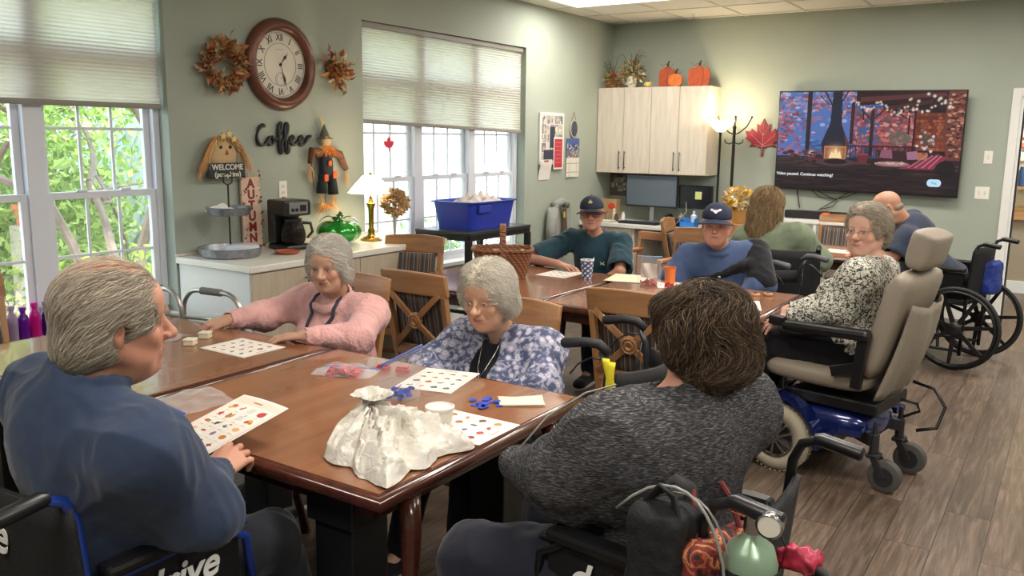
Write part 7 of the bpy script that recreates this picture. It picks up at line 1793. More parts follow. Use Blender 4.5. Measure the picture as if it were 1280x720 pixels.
def woman_floral():
 P = dict(yaw=-90, pelvis=(-1.88, 2.84, .50), neck=(-1.885, 2.80, .855), sw=.19, wide=1.08, belly=.03, drop=.06, bust=.05, sag=True,
             elbow={1: (-2.16, 2.66, .70), -1: (-1.60, 2.645, .70)}, wrist={1: (-2.0, 2.50, .665), -1: (-1.74, 2.51, .665)}, knee={1: (-1.98, 2.42, .50), -1: (-1.76, 2.42, .50)}, ankle={1: (-1.98, 2.28, .10), -1: (-1.72, 2.3, .10)})
 base = (-1.88, 2.8, 0); r, J, P = person('white-haired woman with thin glasses in a blue and white flowered blouse', P, base)
 hc = V3(-1.885, 2.695, 1.015); hR = rotm(-84, -9, 2); hs = 1.06; ho = dict(fat=.6, nose=1.1, lip='B05E52', brow='A8907C')
 hands = {s: ((-.3 * s * -1, -.9, -.15), (0, 0, 1), dict(curl=(20, 25, 15))) for s in (-1, 1)}
 finish_body(r, J, P, base, .0036, (hc, hR, hs), hands, 'C69A80', ho)
 f1 = folds(.006, 12, 18); b = np.array(base); n = J['neck']; R = J['R']
 def ex(B):
  B.chain([n + R @ V3(0, .085, .03), n + R @ V3(0, .125, -.08), n + R @ V3(0, .175, -.26)], [.046, .058, .085], .01, '-')
  for s in (-1, 1): B.chain([n + R @ V3(s * .055, -.05, .01), n + R @ V3(s * .072, .03, .0), n + R @ V3(s * .085, .085, -.05), n + R @ V3(s * .065, .125, -.10)], [.014, .018, .022, .010], .01)
 top(r, J, P, base, .0065, floral_mat(), .024, 'long', f1, extra=ex, slr=(.064, .060, .045), k=.08, neckhole=.05)
 B = Blob(.008); J['torso'](B, .012); B.cone(n + J['U'] * .0 + J['F'] * .02, n + J['U'] * .1 + J['F'] * .03, .055, .08, .008, '-'); part_from(B, 'black_top', cloth('black_jersey', '15161A', .03, .1), r, b, folds(.003, 14, 2), it=2)
 q = drape(B, [n + R @ V3(x, 0, z) for x, z in ((-.045, .0), (-.034, -.05), (-.018, -.10), (0, -.135), (.018, -.10), (.034, -.05), (.045, .0))], R[:, 1], .005); m = MB(); m.tube([tuple(p_ - b) for p_ in q], .0016, 5); m.ell(tuple(q[3] - b - V3(0, 0, .012)), (.006, .005, .011)); m.obj('necklace', M_chrome, r, smooth=True)
 trousers(r, J, P, base, .009, cloth('black_slacks', '16171C')); shoes(r, J, P, base, cloth('black_shoe', '17171A'))
 glasses(r, hc, hR, hs, base, mat('gold_wire', 'B8A078', .3, .9), r=(.020, .016), y=.101, z=-.004)
 B = Blob(.005); T = hairshell(B, hc, hR, hs, .016, low=-.03, wide=.006)
 for x in (-1, 1): B.ell(T(x * .080, -.0, .01), V3(.028, .046, .055) * hs, hR, .02); B.ell(T(x * .076, -.03, -.045), V3(.028, .04, .035) * hs, hR, .02)
 B.ell(T(0, .030, .100), V3(.07, .055, .032) * hs, hR, .02); facecut(B, hc, hR, hs, -.022, .073, .100, .118, .083)
 h = hair_part(r, B, base, srgb('C4BBA9'), M_hair, folds(.007, 26, 13)); lc = loc_of(hc, hR, hs)
 flow = lambda p: np.stack([np.sign(lc(p)[:, 0]) * .8, -.45 + 0 * p[:, 0], -.4 - 4 * np.clip(np.abs(lc(p)[:, 0]) - .02, 0, 1)], 1) @ hR.T
 add_strands(h, B, base, lambda V: lc(V)[:, 2] > -.10, flow, 6000, .045, 7, .0008, ['D2CCC0', 'C4BCAE', 'DEDAD0', 'B2AA9C', 'D0C8BC'], 5, lift=.007, curl=.4, curl_f=7, jitter=.3)
# ---------------------------------------------------------------- 4 dark-haired woman in grey cardigan
def heather():
 m, nt, b = new_mat('heather_knit'); tc = N(nt, 'TexCoord'); mp = N(nt, 'Mapping'); mp.inputs['Scale'].default_value = (70, 70, 640); mp.inputs['Rotation'].default_value = (rad(8), rad(12), 0)
 L(nt, tc.outputs['Object'], mp.inputs[0]); no = N(nt, 'TexNoise', i_Scale=1.0, i_Detail=3.0, i_Distortion=.4); L(nt, mp.outputs[0], no.inputs[0])
 r = N(nt, 'ValToRGB'); e = r.color_ramp.elements; e[0].position = .40; e[0].color = c4(srgb('2B2B2E')); e[1].position = .72; e[1].color = c4(srgb('817F7E')); k = e.new(.53); k.color = c4(srgb('444346'))
 L(nt, no.outputs['Fac'], r.inputs[0]); L(nt, r.outputs[0], b.inputs['Base Color']); b.inputs['Roughness'].default_value = .9; b.inputs['Specular IOR Level'].default_value = .15
 bp = N(nt, 'Bump', i_Strength=.5, i_Distance=.002); L(nt, no.outputs['Fac'], bp.inputs['Height']); L(nt, bp.outputs[0], b.inputs['Normal']); return m
def woman_grey():
 P = dict(yaw=162, pelvis=(-.76, 1.89, .58), neck=(-.765, 1.875, 1.02), sw=.205, wide=1.2, belly=.06, drop=.07, hump=True, bust=.05, sag=True, twist=-8,
             elbow={-1: (-.95, 1.665, .845), 1: (-.84, 2.20, .79)}, wrist={-1: (-1.125, 1.74, .815), 1: (-1.13, 2.02, .745)},
             knee={-1: (-1.20, 1.66, .57), 1: (-1.16, 2.00, .57)}, ankle={-1: (-1.25, 1.70, .15), 1: (-1.22, 1.98, .15)})
 base = (-.78, 1.86, 0); r, J, P = person('dark-haired woman seen from behind in a heather grey cardigan', P, base)
 hc = V3(-.725, 1.935, 1.15); hR = rotm(174, -10, 0); hs = 1.0; ho = dict(fat=.7, brow='4A3A30')
 hands = {-1: ((-.45, .85, -.1), (0, 0, 1), dict(curl=(30, 40, 25))), 1: ((-.85, -.45, .0), (0, .1, 1), dict(curl=(14, 18, 12)))}
 finish_body(r, J, P, base, .0045, (hc, hR, hs), hands, 'C48C76', ho)
 f1 = folds(.009, 8, 31); f2 = folds(.003, 22, 41)
 def ex(B):
  B.cone(J['sh'][-1] + V3(.03, .05, -.03), J['el'][-1] + V3(.06, .07, .0), .080, .068, .10); B.cone(J['neck'] + V3(0, 0, -.03), J['neck'] + hR @ V3(0, -.03, .0) + V3(0, 0, .0), .072, .066, .03)
 top(r, J, P, base, .006, heather(), .024, 'long', lambda V, N_: f1(V, N_) + f2(V, N_), extra=ex, slr=(.070, .068, .046), k=.11, neckhole=.05)
 d = unit(J['wr'][-1] - J['el'][-1]); b = np.array(base)
 trousers(r, J, P, base, .008, cloth('navy_slacks', '22232F', .05, .1), r=(.115, .088, .06)); shoes(r, J, P, base, cloth('navy_shoe', '23242C'))
 glasses(r, hc, hR, hs, base, mat('clear_frame', 'B8B0A4', .2, .3), r=(.024, .019), wire=.0018)
 B = Blob(.005); T = hairshell(B, hc, hR, hs, .016, low=-.045, wide=.010)
 for x in (-1, 1): B.ell(T(x * .086, -.01, .01), V3(.032, .055, .060) * hs, hR, .02); B.ell(T(x * .062, -.045, -.06), V3(.034, .042, .038) * hs, hR, .02)
 B.ell(T(0, -.085, -.035), V3(.075, .040, .060) * hs, hR, .02); B.ell(T(0, .06, .09), V3(.07, .04, .03) * hs, hR, .02); facecut(B, hc, hR, hs, -.035, .066, .092, .125, .080)
 h = hair_part(r, B, base, srgb('2E241E'), M_hair, folds(.011, 15, 23)); lc = loc_of(hc, hR, hs)
 def flow(p):
  q = lc(p); c = np.stack([q[:, 0] - .012, q[:, 1] + .035, 0 * q[:, 0]], 1); l_ = np.linalg.norm(c, axis=1)[:, None] + 1e-3
  d_ = c / l_; d_[:, 2] = -.25 - 6 * np.clip(l_[:, 0] - .04, 0, 1); d_[:, 0] += 1.1 * np.sin(q[:, 2] * 38 + q[:, 1] * 34 + q[:, 0] * 22); d_[:, 1] += .5 * np.sin(q[:, 2] * 36 + q[:, 0] * 30); return d_ @ hR.T
 add_strands(h, B, base, lambda V: lc(V)[:, 2] > -.13, flow, 12000, .055, 8, .0009, ['3E3128', '2E241F', '4C3C2E', '5E4C38', '382C24', '7A6650'], 7, lift=.010, curl=.30, curl_f=6, jitter=.27, tipdrop=.007)
# ---------------------------------------------------------------- caps
def cap(root, hc, hR, hs, base, col, name='cap', emblem=None):
 B = Blob(.005); T = lambda x, y, z: hc + hR @ (V3(x, y, z) * hs)
 B.ell(T(0, -.008, .050), V3(.086, .106, .085) * hs, hR, .01); B.ell(T(0, .052, .070), V3(.062, .050, .060) * hs, hR, .03); B.box(T(0, 0, -.045), V3(.14, .16, .085) * hs, hR, .0, .004, '-')
 o = part_from(B, name, mat('cap_' + col, col, .85, var=.04, bump=.15, bscale=400), root, np.array(base), it=2)
 m = MB(); b = Vector(base)
 def f(u, v):
  a = (u - .5) * pi * .86; rr = .098 + .070 * v * cos(a) ** .6; return Vector(T(.80 * rr * sin(a) * 1.02, .012 + .95 * rr * cos(a), .042 - .016 * v - .45 * (sin(a) ** 2) * .045).tolist()) - b
 m.surf(f, 18, 8); m.obj('brim', mat('cap_' + col, col, .85), o, smooth=True, solid=.005)
 m = MB(); m.ell(Vector(T(0, -.01, .136).tolist()) - b, (.006, .006, .004)); m.obj('button', mat('cap_' + col, col, .85), o, smooth=True)
 if emblem:
  def S(x, z): # on the front panel
   return Vector(drape(B, [T(x, .0, z)], hR[:, 1], .003)[0].tolist()) - b
  for nm, pts, c in emblem:
   m = MB(); pv = [S(x, z) for x, z in pts]; fw = Vector(hR[:, 1].tolist()); m.add([p_ - fw * .006 for p_ in pv] + [p_ + fw * .0025 for p_ in pv], [tuple(range(len(pv)))[::-1], tuple(range(len(pv), 2 * len(pv)))] + [(i, (i + 1) % len(pv), len(pv) + (i + 1) % len(pv), len(pv) + i) for i in range(len(pv))]); m.obj(nm, mat('emb_' + c, c, .6), o)
 return o
def short_hair(r, hc, hR, hs, base, c, cols, seed, n=900):
 B = Blob(.006); T = lambda x, y, z: hc + hR @ (V3(x, y, z) * hs)
 B.ell(T(0, -.022, .02), V3(.0795, .098, .075) * hs, hR, .01); B.ell(T(0, -.06, -.02), V3(.070, .052, .05) * hs, hR, .02); facecut(B, hc, hR, hs, -.02, .09, .12, .075, .085)
 for x in (-1, 1): B.ell(T(x * .085, .005, -.02), V3(.026, .030, .034) * hs, hR, .008, '-')
 h = hair_part(r, B, base, srgb(c), M_hair); lc = loc_of(hc, hR, hs); add_strands(h, B, base, lambda V: lc(V)[:, 2] < .06, lambda p: np.tile(hR @ V3(0, -.5, -1), (len(p), 1)), n, .03, 5, .0010, cols, seed, lift=.002)
def shirt_mark(r, J, base, pts, x, y, z, col, name, SB):
 n = J['neck']; R = J['R']; b = np.array(base); m = MB(); q = drape(SB, [n + R @ V3(x, 0, z)], R[:, 1], .006)[0]; M4 = Matrix((R[:, 0], R[:, 2], R[:, 1])).transposed().to_4x4(); M4.translation = Vector((q - b).tolist())
 m.prism(pts, -.010, .003, M4); m.obj(name, mat('mark_' + col, col, .6), r)
# ---------------------------------------------------------------- 5 man in teal tee
def man_teal():
 P = dict(yaw=-84, pelvis=(-2.80, 5.38, .56), neck=(-2.785, 5.285, .975), sw=.185, wide=.95, drop=.06,
             elbow={1: (-3.13, 5.00, .80), -1: (-2.50, 5.10, .76)}, wrist={1: (-2.86, 4.90, .80), -1: (-2.60, 5.06, .69)})
 base = (-2.8, 5.3, 0); r, J, P = person('thin man in a dark cap, glasses and a dark teal t-shirt', P, base)
 hc = V3(-2.775, 5.20, 1.115); hR = rotm(-66, 2, 3); hs = .96; ho = dict(fat=0, nose=1.15, lip='A8706A', brow='8A7A6A', neckr=.044)
 finish_body(r, J, P, base, .005, (hc, hR, hs), {1: ((.95, -.12, -.06), (0, 0, 1), dict(curl=(15, 20, 15))), -1: ((-.5, -.8, 0), (0, 0, 1))}, 'BC8B76', ho)
 f1 = folds(.006, 10, 51); _, SB = top(r, J, P, base, .007, cloth('teal_cotton', '24404C', .05, .1), .014, .86, f1, slr=(.062, .060, .04), neckhole=.056)
 trousers(r, J, P, base, .010, cloth('dark_navy_trousers', '1C2130')); shoes(r, J, P, base, cloth('black_shoe', '17171A'))
 shirt_mark(r, J, base, [(-.016, .010), (-.010, .010), (-.004, 0), (.004, 0), (.010, .010), (.016, .010), (.008, -.003), (.016, -.014), (.010, -.014), (.004, -.006), (-.004, -.006), (-.010, -.014), (-.016, -.014), (-.008, -.003)], -.085, .130, -.17, 'D2DAC0', 'chest_emblem', SB)
 glasses(r, hc, hR, hs, base, mat('brown_frame', '5A2E2A', .3), r=(.023, .018), wire=.0024, lens=clear('tinted_lens', (.72, .5, .5), .2, .05))
 short_hair(r, hc, hR, hs, base, '8A8078', ['8A8078', 'A89E94'], 11, 400)
 cap(r, hc, hR, hs, base, '262E3E', emblem=[('cap_emblem', [(-.012, .082), (.012, .082), (.014, .094), (.006, .100), (0, .110), (-.006, .100), (-.014, .094)], 'B8A070')])
# ---------------------------------------------------------------- 6 man in blue sweatshirt
def man_blue():
 P = dict(yaw=-78, pelvis=(-1.84, 5.34, .56), neck=(-1.865, 5.22, .965), sw=.205, wide=1.15, belly=.06, drop=.075,
             elbow={1: (-2.13, 5.10, .75), -1: (-1.56, 5.14, .76)}, wrist={1: (-2.02, 5.03, .66), -1: (-1.70, 5.04, .66)})
 base = (-1.85, 5.3, 0); r, J, P = person('man in a navy cap with a white winged emblem and a blue sweatshirt', P, base)
 hc = V3(-1.865, 5.13, 1.105); hR = rotm(-74, 0, 0); hs = 1.06; ho = dict(fat=.6, nose=1.0, lip='A0584E', brow='6A5A50', neckr=.056)
 finish_body(r, J, P, base, .0048, (hc, hR, hs), {s: ((-.2 * s, -.9, -.2), (0, 0, 1)) for s in (-1, 1)}, 'C2907C', ho)
 f1 = folds(.005, 9, 61); n = J['neck']; R = J['R']; b = np.array(base)
 def ex(B): B.chain([n + R @ V3(.075 * cos(a), .022 + .070 * sin(a), -.002 - .018 * sin(a)) for a in [2 * pi * k / 14 for k in range(15)]], [.013] * 15, .01)
 _, SB = top(r, J, P, base, .007, cloth('blue_sweat', '47587C', .06, .2), .022, 'long', f1, extra=ex, slr=(.068, .066, .046), k=.09, neckhole=.052)
 # black arm sling: shoulder cover with a strap across the chest
 B = Blob(.007); sh, el = J['sh'][-1], J['el'][-1]; B.cone(sh + V3(0, 0, .02), el + V3(0, .0, .02), .094, .084, .03)
 B.chain(drape(SB, [n + R @ V3(x, 0, z) for x, z in ((-.19, -.08), (-.14, -.095), (-.09, -.11), (-.04, -.125), (.01, -.14), (.06, -.155), (.11, -.165), (.16, -.17), (.20, -.175))], R[:, 1], -.004), [.045, .034, .028, .024, .022, .021, .020, .020, .020], .015)
 SLB = B; part_from(B, 'arm_sling', cloth('black_neoprene', '1B1C20', .03, .15), r, b, folds(.004, 14, 5), it=2)
 q_ = drape(SLB, [n + R @ V3(.0, 0, -.135)], R[:, 1], .004)[0]; m = MB(); m.ell(tuple(q_ - b), (.009, .005, .006)); m.obj('sling_badge', mat('badge_white', 'C9CCD2', .5), r)
 trousers(r, J, P, base, .010, cloth('dark_navy_trousers', '1C2130')); shoes(r, J, P, base, cloth('black_shoe', '17171A'))
 short_hair(r, hc, hR, hs, base, '6A5C50', ['6A5C50', '8A7C70'], 12, 400)
 wing = [(-.004, .078), (-.010, .086), (-.018, .090), (-.030, .094), (-.030, .104), (-.018, .104), (-.008, .097), (0, .100), (.008, .097), (.018, .104), (.030, .104), (.030, .094), (.018, .090), (.010, .086), (.004, .078)]
 cap(r, hc, hR, hs, base, '222A42', emblem=[('cap_emblem', wing, 'D8D4D8')])
# ---------------------------------------------------------------- 7 woman in green, from behind
def woman_green():
 P = dict(yaw=80, pelvis=(-1.82, 6.24, .56), neck=(-1.87, 6.30, 1.0), sw=.205, wide=1.22, belly=.05, drop=.08, twist=0,
             elbow={1: (-1.53, 6.36, .78), -1: (-2.19, 6.40, .80)}, wrist={1: (-1.58, 6.60, .80), -1: (-2.08, 6.64, .80)})
 base = (-1.84, 6.28, 0); r, J, P = person('woman with long wavy light brown hair in a sage green top, seen from behind', P, base)
 hc = V3(-1.925, 6.36, 1.145); hR = rotm(82, -6, 0); hs = 1.0
 finish_body(r, J, P, base, .0055, (hc, hR, hs), {s: ((.1, .95, -.1), (0, 0, 1)) for s in (-1, 1)}, 'C8997F', dict(brow='7A5A40'))
 f1 = folds(.009, 9, 71); top(r, J, P, base, .0075, cloth('sage_cotton', '75806A', .05, .12), .024, 'long', f1, slr=(.072, .070, .046), k=.09)
 trousers(r, J, P, base, .010, cloth('green_print', '8A9080', .25, scale=50)); shoes(r, J, P, base, cloth('black_shoe', '17171A'))
 B = Blob(.0065); T = hairshell(B, hc, hR, hs, .020, low=-.06, wide=.01)
 B.ell(T(0, -.075, -.06), (.095, .060, .09), hR, .03); B.ell(T(0, -.095, -.155), (.098, .050, .09), hR, .03); B.ell(T(.015, -.10, -.235), (.075, .042, .075), hR, .03)
 for x in (-1, 1): B.ell(T(x * .08, -.03, -.09), (.035, .05, .09), hR, .03)
 facecut(B, hc, hR, hs, -.05, .062, .12, .13, .09)
 h = hair_part(r, B, base, srgb('75593F'), M_hair, folds(.009, 14, 9)); lc = loc_of(hc, hR, hs)
 flow = lambda p: np.stack([.35 * np.sign(lc(p)[:, 0]) * (lc(p)[:, 2] > .03) + .35 * np.sin(lc(p)[:, 2] * 55 + lc(p)[:, 0] * 40), -.6 * (lc(p)[:, 2] > .0), -1.2 + 0 * p[:, 0]], 1) @ hR.T
 add_strands(h, B, base, lambda V: lc(V)[:, 2] > -.28, flow, 6000, .12, 11, .0013, ['8E7456', 'A08662', '766046', 'B09874', '665038'], 21, lift=.010, curl=.4, curl_f=6, jitter=.22, tipdrop=.012)
# ---------------------------------------------------------------- 8 woman in the power chair
def speckle():
 m, nt, b = new_mat('speckled_knit'); tc = N(nt, 'TexCoord'); no = N(nt, 'TexNoise', i_Scale=75.0, i_Detail=2.0, i_Distortion=1.2); L(nt, tc.outputs['Object'], no.inputs['Vector'])
 r = N(nt, 'ValToRGB'); e = r.color_ramp.elements; e[0].position = .44; e[0].color = c4(srgb('33332F')); e[1].position = .54; e[1].color = c4(srgb('C9C6B8')); L(nt, no.outputs['Fac'], r.inputs[0]); L(nt, r.outputs[0], b.inputs['Base Color']); b.inputs['Roughness'].default_value = .85; return m
def woman_speckle():
 P = dict(yaw=174, pelvis=(-.86, 4.42, .62), neck=(-.815, 4.43, 1.055), sw=.185, wide=1.12, belly=.07, drop=.07, bust=.05, sag=True, twist=0,
             elbow={-1: (-.92, 4.215, .83), 1: (-.98, 4.68, .80)}, wrist={-1: (-1.13, 4.23, .775), 1: (-1.22, 4.55, .75)}, knee={-1: (-1.27, 4.30, .62), 1: (-1.27, 4.54, .62)}, ankle={-1: (-1.36, 4.32, .22), 1: (-1.36, 4.54, .22)})
 base = (-.86, 4.42, 0); r, J, P = person('grey-haired woman with glasses in a black and white speckled top', P, base)
 hc = V3(-.855, 4.44, 1.195); hR = rotm(-106, 2, 0); hs = 1.04; ho = dict(fat=.8, nose=1.05, lip='A85E58', brow='A8988C', neckr=.054)
 hands = {-1: ((-.92, -.10, -.35), (-.2, -.35, .9), dict(curl=(14, 18, 12), spread=12, thumb=(40, 15))), 1: ((-.95, -.15, -.2), (0, -.2, 1), dict(curl=(22, 25, 18)))}
 finish_body(r, J, P, base, .0038, (hc, hR, hs), hands, 'CDA18C', ho)
 f1 = folds(.008, 9, 81); top(r, J, P, base, .0065, speckle(), .022, 'long', f1, slr=(.074, .070, .044), k=.05, neckhole=.052)
 trousers(r, J, P, base, .009, cloth('black_slacks', '16171C')); shoes(r, J, P, base, cloth('black_shoe', '17171A'))
 glasses(r, hc, hR, hs, base, mat('gold_wire', 'B8A078', .3, .9), r=(.022, .018), y=.101, z=-.004)
 B = Blob(.005); T = hairshell(B, hc, hR, hs, .014, low=-.03, wide=.004)
 for x in (-1, 1): B.ell(T(x * .078, -.02, .02), V3(.026, .046, .055) * hs, hR, .02)
 B.ell(T(0, -.08, -.02), V3(.07, .04, .07) * hs, hR, .02); B.ell(T(0, .035, .100), V3(.066, .05, .030) * hs, hR, .02); facecut(B, hc, hR, hs, -.016, .076, .100, .118, .086)
 for x in (-1, 1): B.ell(T(x * .09, .005, -.025), V3(.026, .026, .030) * hs, hR, .008, '-')
 h = hair_part(r, B, base, srgb('9C8F7C'), M_hair, folds(.006, 24, 33)); lc = loc_of(hc, hR, hs)
 flow = lambda p: np.stack([np.sign(lc(p)[:, 0]) * .5, -.8 + 0 * p[:, 0], -.3 - 3 * np.clip(np.abs(lc(p)[:, 0]) - .03, 0, 1)], 1) @ hR.T
 add_strands(h, B, base, lambda V: lc(V)[:, 2] > -.10, flow, 5000, .045, 7, .0009, ['A89C8A', '988C7A', 'BAB0A0', 'C6BEB2', '8A7E70'], 31, lift=.006, curl=.35, curl_f=7, jitter=.28)
# ---------------------------------------------------------------- 9 bald man leaning forward
def man_bald():
 P = dict(yaw=176, pelvis=(-.80, 7.18, .58), neck=(-1.09, 7.04, 1.03), sw=.20, wide=1.15, belly=.07, drop=.07, hump=True,
             elbow={-1: (-1.10, 6.80, .80), 1: (-1.2, 7.30, .82)}, wrist={-1: (-1.33, 6.88, .79), 1: (-1.38, 7.15, .79)})
 base = (-.85, 7.15, 0); r, J, P = person('bald man in a dark navy t-shirt hunched over the far table', P, base)
 hc = V3(-1.20, 6.95, 1.135); hR = rotm(188, -38, 0); hs = 1.02
 finish_body(r, J, P, base, .0055, (hc, hR, hs), {s: ((-.95, 0, -.1), (0, 0, 1)) for s in (-1, 1)}, 'C08D74', dict(fat=.5, neckr=.058))
 f1 = folds(.007, 9, 91); top(r, J, P, base, .0075, cloth('navy_tee', '333A4C', .05, .1), .020, .8, f1, slr=(.07, .068, .046), k=.05)
 trousers(r, J, P, base, .010, cloth('dark_navy_trousers', '1C2130')); shoes(r, J, P, base, cloth('black_shoe', '17171A'))
 B = Blob(.005); T = lambda x, y, z: hc + hR @ (V3(x, y, z) * hs); B.ell(T(0, -.045, -.03), V3(.069, .056, .034) * hs, hR, .01)
 hair_part(r, B, base, srgb('8A7666'), M_hair)
man_navy(); woman_pink(); woman_floral(); woman_grey(); man_teal(); man_blue(); woman_green(); woman_speckle(); man_bald()
# ================================================================== THINGS ON THE TABLES
Z0 = .7625
M_card = vcol_mat('card_print', .6)
PAL = ['B0452E', 'C9742E', '6E4A30', '8A6A3A', '3E3A44', 'B8893A', '5A6A4A', '8C3A3A', 'A86A50', '4A4A6A']
def motif(A, rg, x, y, s):
 c = srgb(PAL[rg.integers(len(PAL))]); c2 = srgb(PAL[rg.integers(len(PAL))]); k = rg.integers(5)
 if k == 0: A.ell(x, y, s, s * .8, c); A.ell(x + s * .1, y - s * .9, s * .18, s * .35, srgb('5A4A2A'))
 elif k == 1: A.poly([(x - s, y), (x - s * .3, y - s * .4), (x, y - s), (x + s * .3, y - s * .4), (x + s, y), (x + s * .3, y + s * .3), (x, y + s), (x - s * .3, y + s * .3)], c)
 elif k == 2: A.ell(x - s * .2, y + s * .2, s * .7, s * .55, c); A.ell(x + s * .5, y - s * .3, s * .4, s * .4, c2)
 elif k == 3: A.ell(x, y, s * .55, s * .9, c); A.ell(x, y - s * .5, s * .6, s * .35, c2)
 else: A.ell(x - s * .4, y, s * .5, s * .5, c); A.ell(x + s * .4, y, s * .5, s * .5, c2); A.ell(x, y - s * .3, s * .5, s * .5, c)
def card_art(seed, nx=4, ny=4, w=64, h=82, border='B07A6A'):
 rg = np.random.default_rng(seed); A = Art(w, h, srgb('E9E3D8'), 1.3); A.rect(2, 2, w - 2, h - 2, srgb(border), .35); A.rect(3, 3, w - 3, h - 3, srgb('ECE6DC'))
 A.rect(w * .38, 5, w * .62, 7, srgb('A0907C'), .8); gx = (w - 8) / nx; gy = (h - 14) / ny
 for i in range(nx + 1): A.rect(4 + i * gx - .3, 10, 4 + i * gx + .3, h - 4, srgb('B8B0A4'), .7)
 for j in range(ny + 1): A.rect(4, 10 + j * gy - .3, w - 4, 10 + j * gy + .3, srgb('B8B0A4'), .7)
 for i in range(nx):
  for j in range(ny):
   motif(A, rg, 4 + (i + .5) * gx, 10 + (j + .42) * gy, min(gx, gy) * .30); A.rect(4 + (i + .25) * gx, 10 + (j + .84) * gy, 4 + (i + .75) * gx, 10 + (j + .90) * gy, srgb('8A8480'), .5)
 return A
def card(label, x, y, rz, seed, w=.216, h=.272, z=Z0):
 t = thing('picture_card', label, 'card', (x, y, z), rz, None); A = card_art(seed)
 m = MB(); m.box(-w / 2, -h / 2, 0, w / 2, h / 2, .0012); m.obj('card_stock', mat('card_stock', 'E6E0D4', .7), t)
 A.obj('card_print', frame((0, 0, .0016), (1, 0, 0), (0, 1, 0)), w - .002, h - .002, M_card, t)
card('picture card under the hand of the woman in pink', -2.81, 2.265, rad(-90), 101)
card('picture card nearest the woman in the flowered blouse', -1.865, 2.36, rad(14), 102)
card('picture card beside the foam cup near the table edge', -1.492, 2.01, rad(-90), 103)
card('picture card in front of the man in the teal shirt', -2.75, 4.75, rad(180), 104)
card('picture card with red chips in front of the man in the blue sweatshirt', -1.95, 4.80, rad(115), 105)
card('picture card at the table corner beside two tan tokens', -1.46, 4.43, rad(20), 106)
card('pale sheet on the far table below the television', -1.55, 7.12, rad(80), 107)
# held card
A = Art(84, 108, srgb('EDE3DA'), 1.6); A.rect(3, 3, 81, 105, srgb('C08A84'), .35); A.rect(4.5, 4.5, 79.5, 103.5, srgb('EFE7DE')); A.rect(5, 5, 79, 16, srgb('E4D2C2')); A.rect(34, 9, 50, 11.5, srgb('A07A5A'))
for i in range(5): A.rect(7 + i * 17.5 - .3, 18, 7 + i * 17.5 + .3, 102, srgb('C4BCB0'), .6)
for j in range(6): A.rect(7, 18 + j * 16.8 - .3, 77, 18 + j * 16.8 + .3, srgb('C4BCB0'), .6)
cc = lambda i, j: (7 + (i + .5) * 17.5, 18 + (j + .42) * 16.8)
x, y = cc(0, 0); A.ell(x + 1, y - 1, 5.5, 4, srgb('C8643C')); A.ell(x - 2, y + 2, 4, 3, srgb('D8B040'))
x, y = cc(1, 0); A.ell(x, y + 1, 3, 2.6, srgb('D07A5A')); A.ell(x + 2, y - 2, 2, 2, srgb('C85A4A'))
x, y = cc(2, 0); [A.line(x - 5 + k * 2.4, y + 5, x - 3 + k * 2.6, y - 5, .8, srgb('7E9A78')) for k in range(4)]
x, y = cc(3, 0); A.ell(x, y, 5.8, 5, srgb('C23A3E')); A.ell(x + 3, y - 4.5, 2, 1.2, srgb('6A7A3A'))
x, y = cc(0, 1); A.poly([(x - 5, y - 1), (x - 2, y - 2), (x, y - 6), (x + 2, y - 2), (x + 6, y - 2), (x + 3, y + 1), (x + 4, y + 5), (x, y + 3), (x - 4, y + 5), (x - 3, y + 1)], srgb('C02A44'))
x, y = cc(1, 1); A.ell(x - 1, y + 1, 4, 4.4, srgb('B07A48')); A.ell(x + 3.5, y - 1, 2.2, 4.6, srgb('C08A50')); A.ell(x - 3, y - 3, 2.2, 2, srgb('B07A48'))
x, y = cc(2, 1); [A.line(x - 5, y + 4 - k * 2.6, x + 5, y + 1 - k * 2.6, .8, srgb('6E8A94')) for k in range(4)]
x, y = cc(3, 1); A.ell(x, y - 2, 4, 3, srgb('D8B03A')); A.ell(x - 3, y + 1, 3, 3, srgb('B84A3A')); A.ell(x + 3, y + 1, 3, 2.4, srgb('C8783A'))
x, y = cc(0, 2); A.ell(x - 1, y, 4.5, 2.6, srgb('C2483C')); A.ell(x + 4, y + 1, 2.4, 2.6, srgb('8A9A5A'))
x, y = cc(1, 2); A.ell(x + 1, y, 3, 2.4, srgb('23232A')); A.poly([(x + 1, y), (x + 6, y - 6), (x + 5, y)], srgb('23232A')); A.line(x - 6, y + 2.6, x + 2, y + 2.6, .8, srgb('23232A')); A.line(x + 1, y + 1, x + 2, y + 5, .8, srgb('23232A'))
x, y = cc(2, 2); A.poly([(x - 5, y + 2), (x - 1, y - 3), (x + 1, y + 1), (x + 5, y), (x + 1, y + 4)], srgb('5A6472')); A.ell(x + 3, y - 4, 2, 1.6, srgb('B08A3A'))
x, y = cc(3, 2); A.ell(x, y, 5, 3.6, srgb('E0AE78')); x, y = cc(0, 3); A.ell(x, y, 4, 3, srgb('E0B890')); x, y = cc(1, 3); A.ell(x, y, 4.5, 1.8, srgb('A8402E')); x, y = cc(2, 3); A.ell(x, y, 3, 4, srgb('8A6A9A')); x, y = cc(3, 3); A.ell(x, y, 4.5, 4, srgb('C8742E'))
for i in range(4): x, y = cc(i, 4); motif(A, np.random.default_rng(i + 5), x, y, 4.6)
for i in range(4):
 for j in range(5): x, y = cc(i, j); A.rect(x - 3.5, y + 7.4, x + 3.5, y + 8.6, srgb('9A928A'), .6)
nl, nr, fl2, fr2 = [Vector(v) for v in ((-1.965, 1.375, .805), (-1.77, 1.315, .805), (-2.085, 1.605, .862), (-1.872, 1.625, .868))]
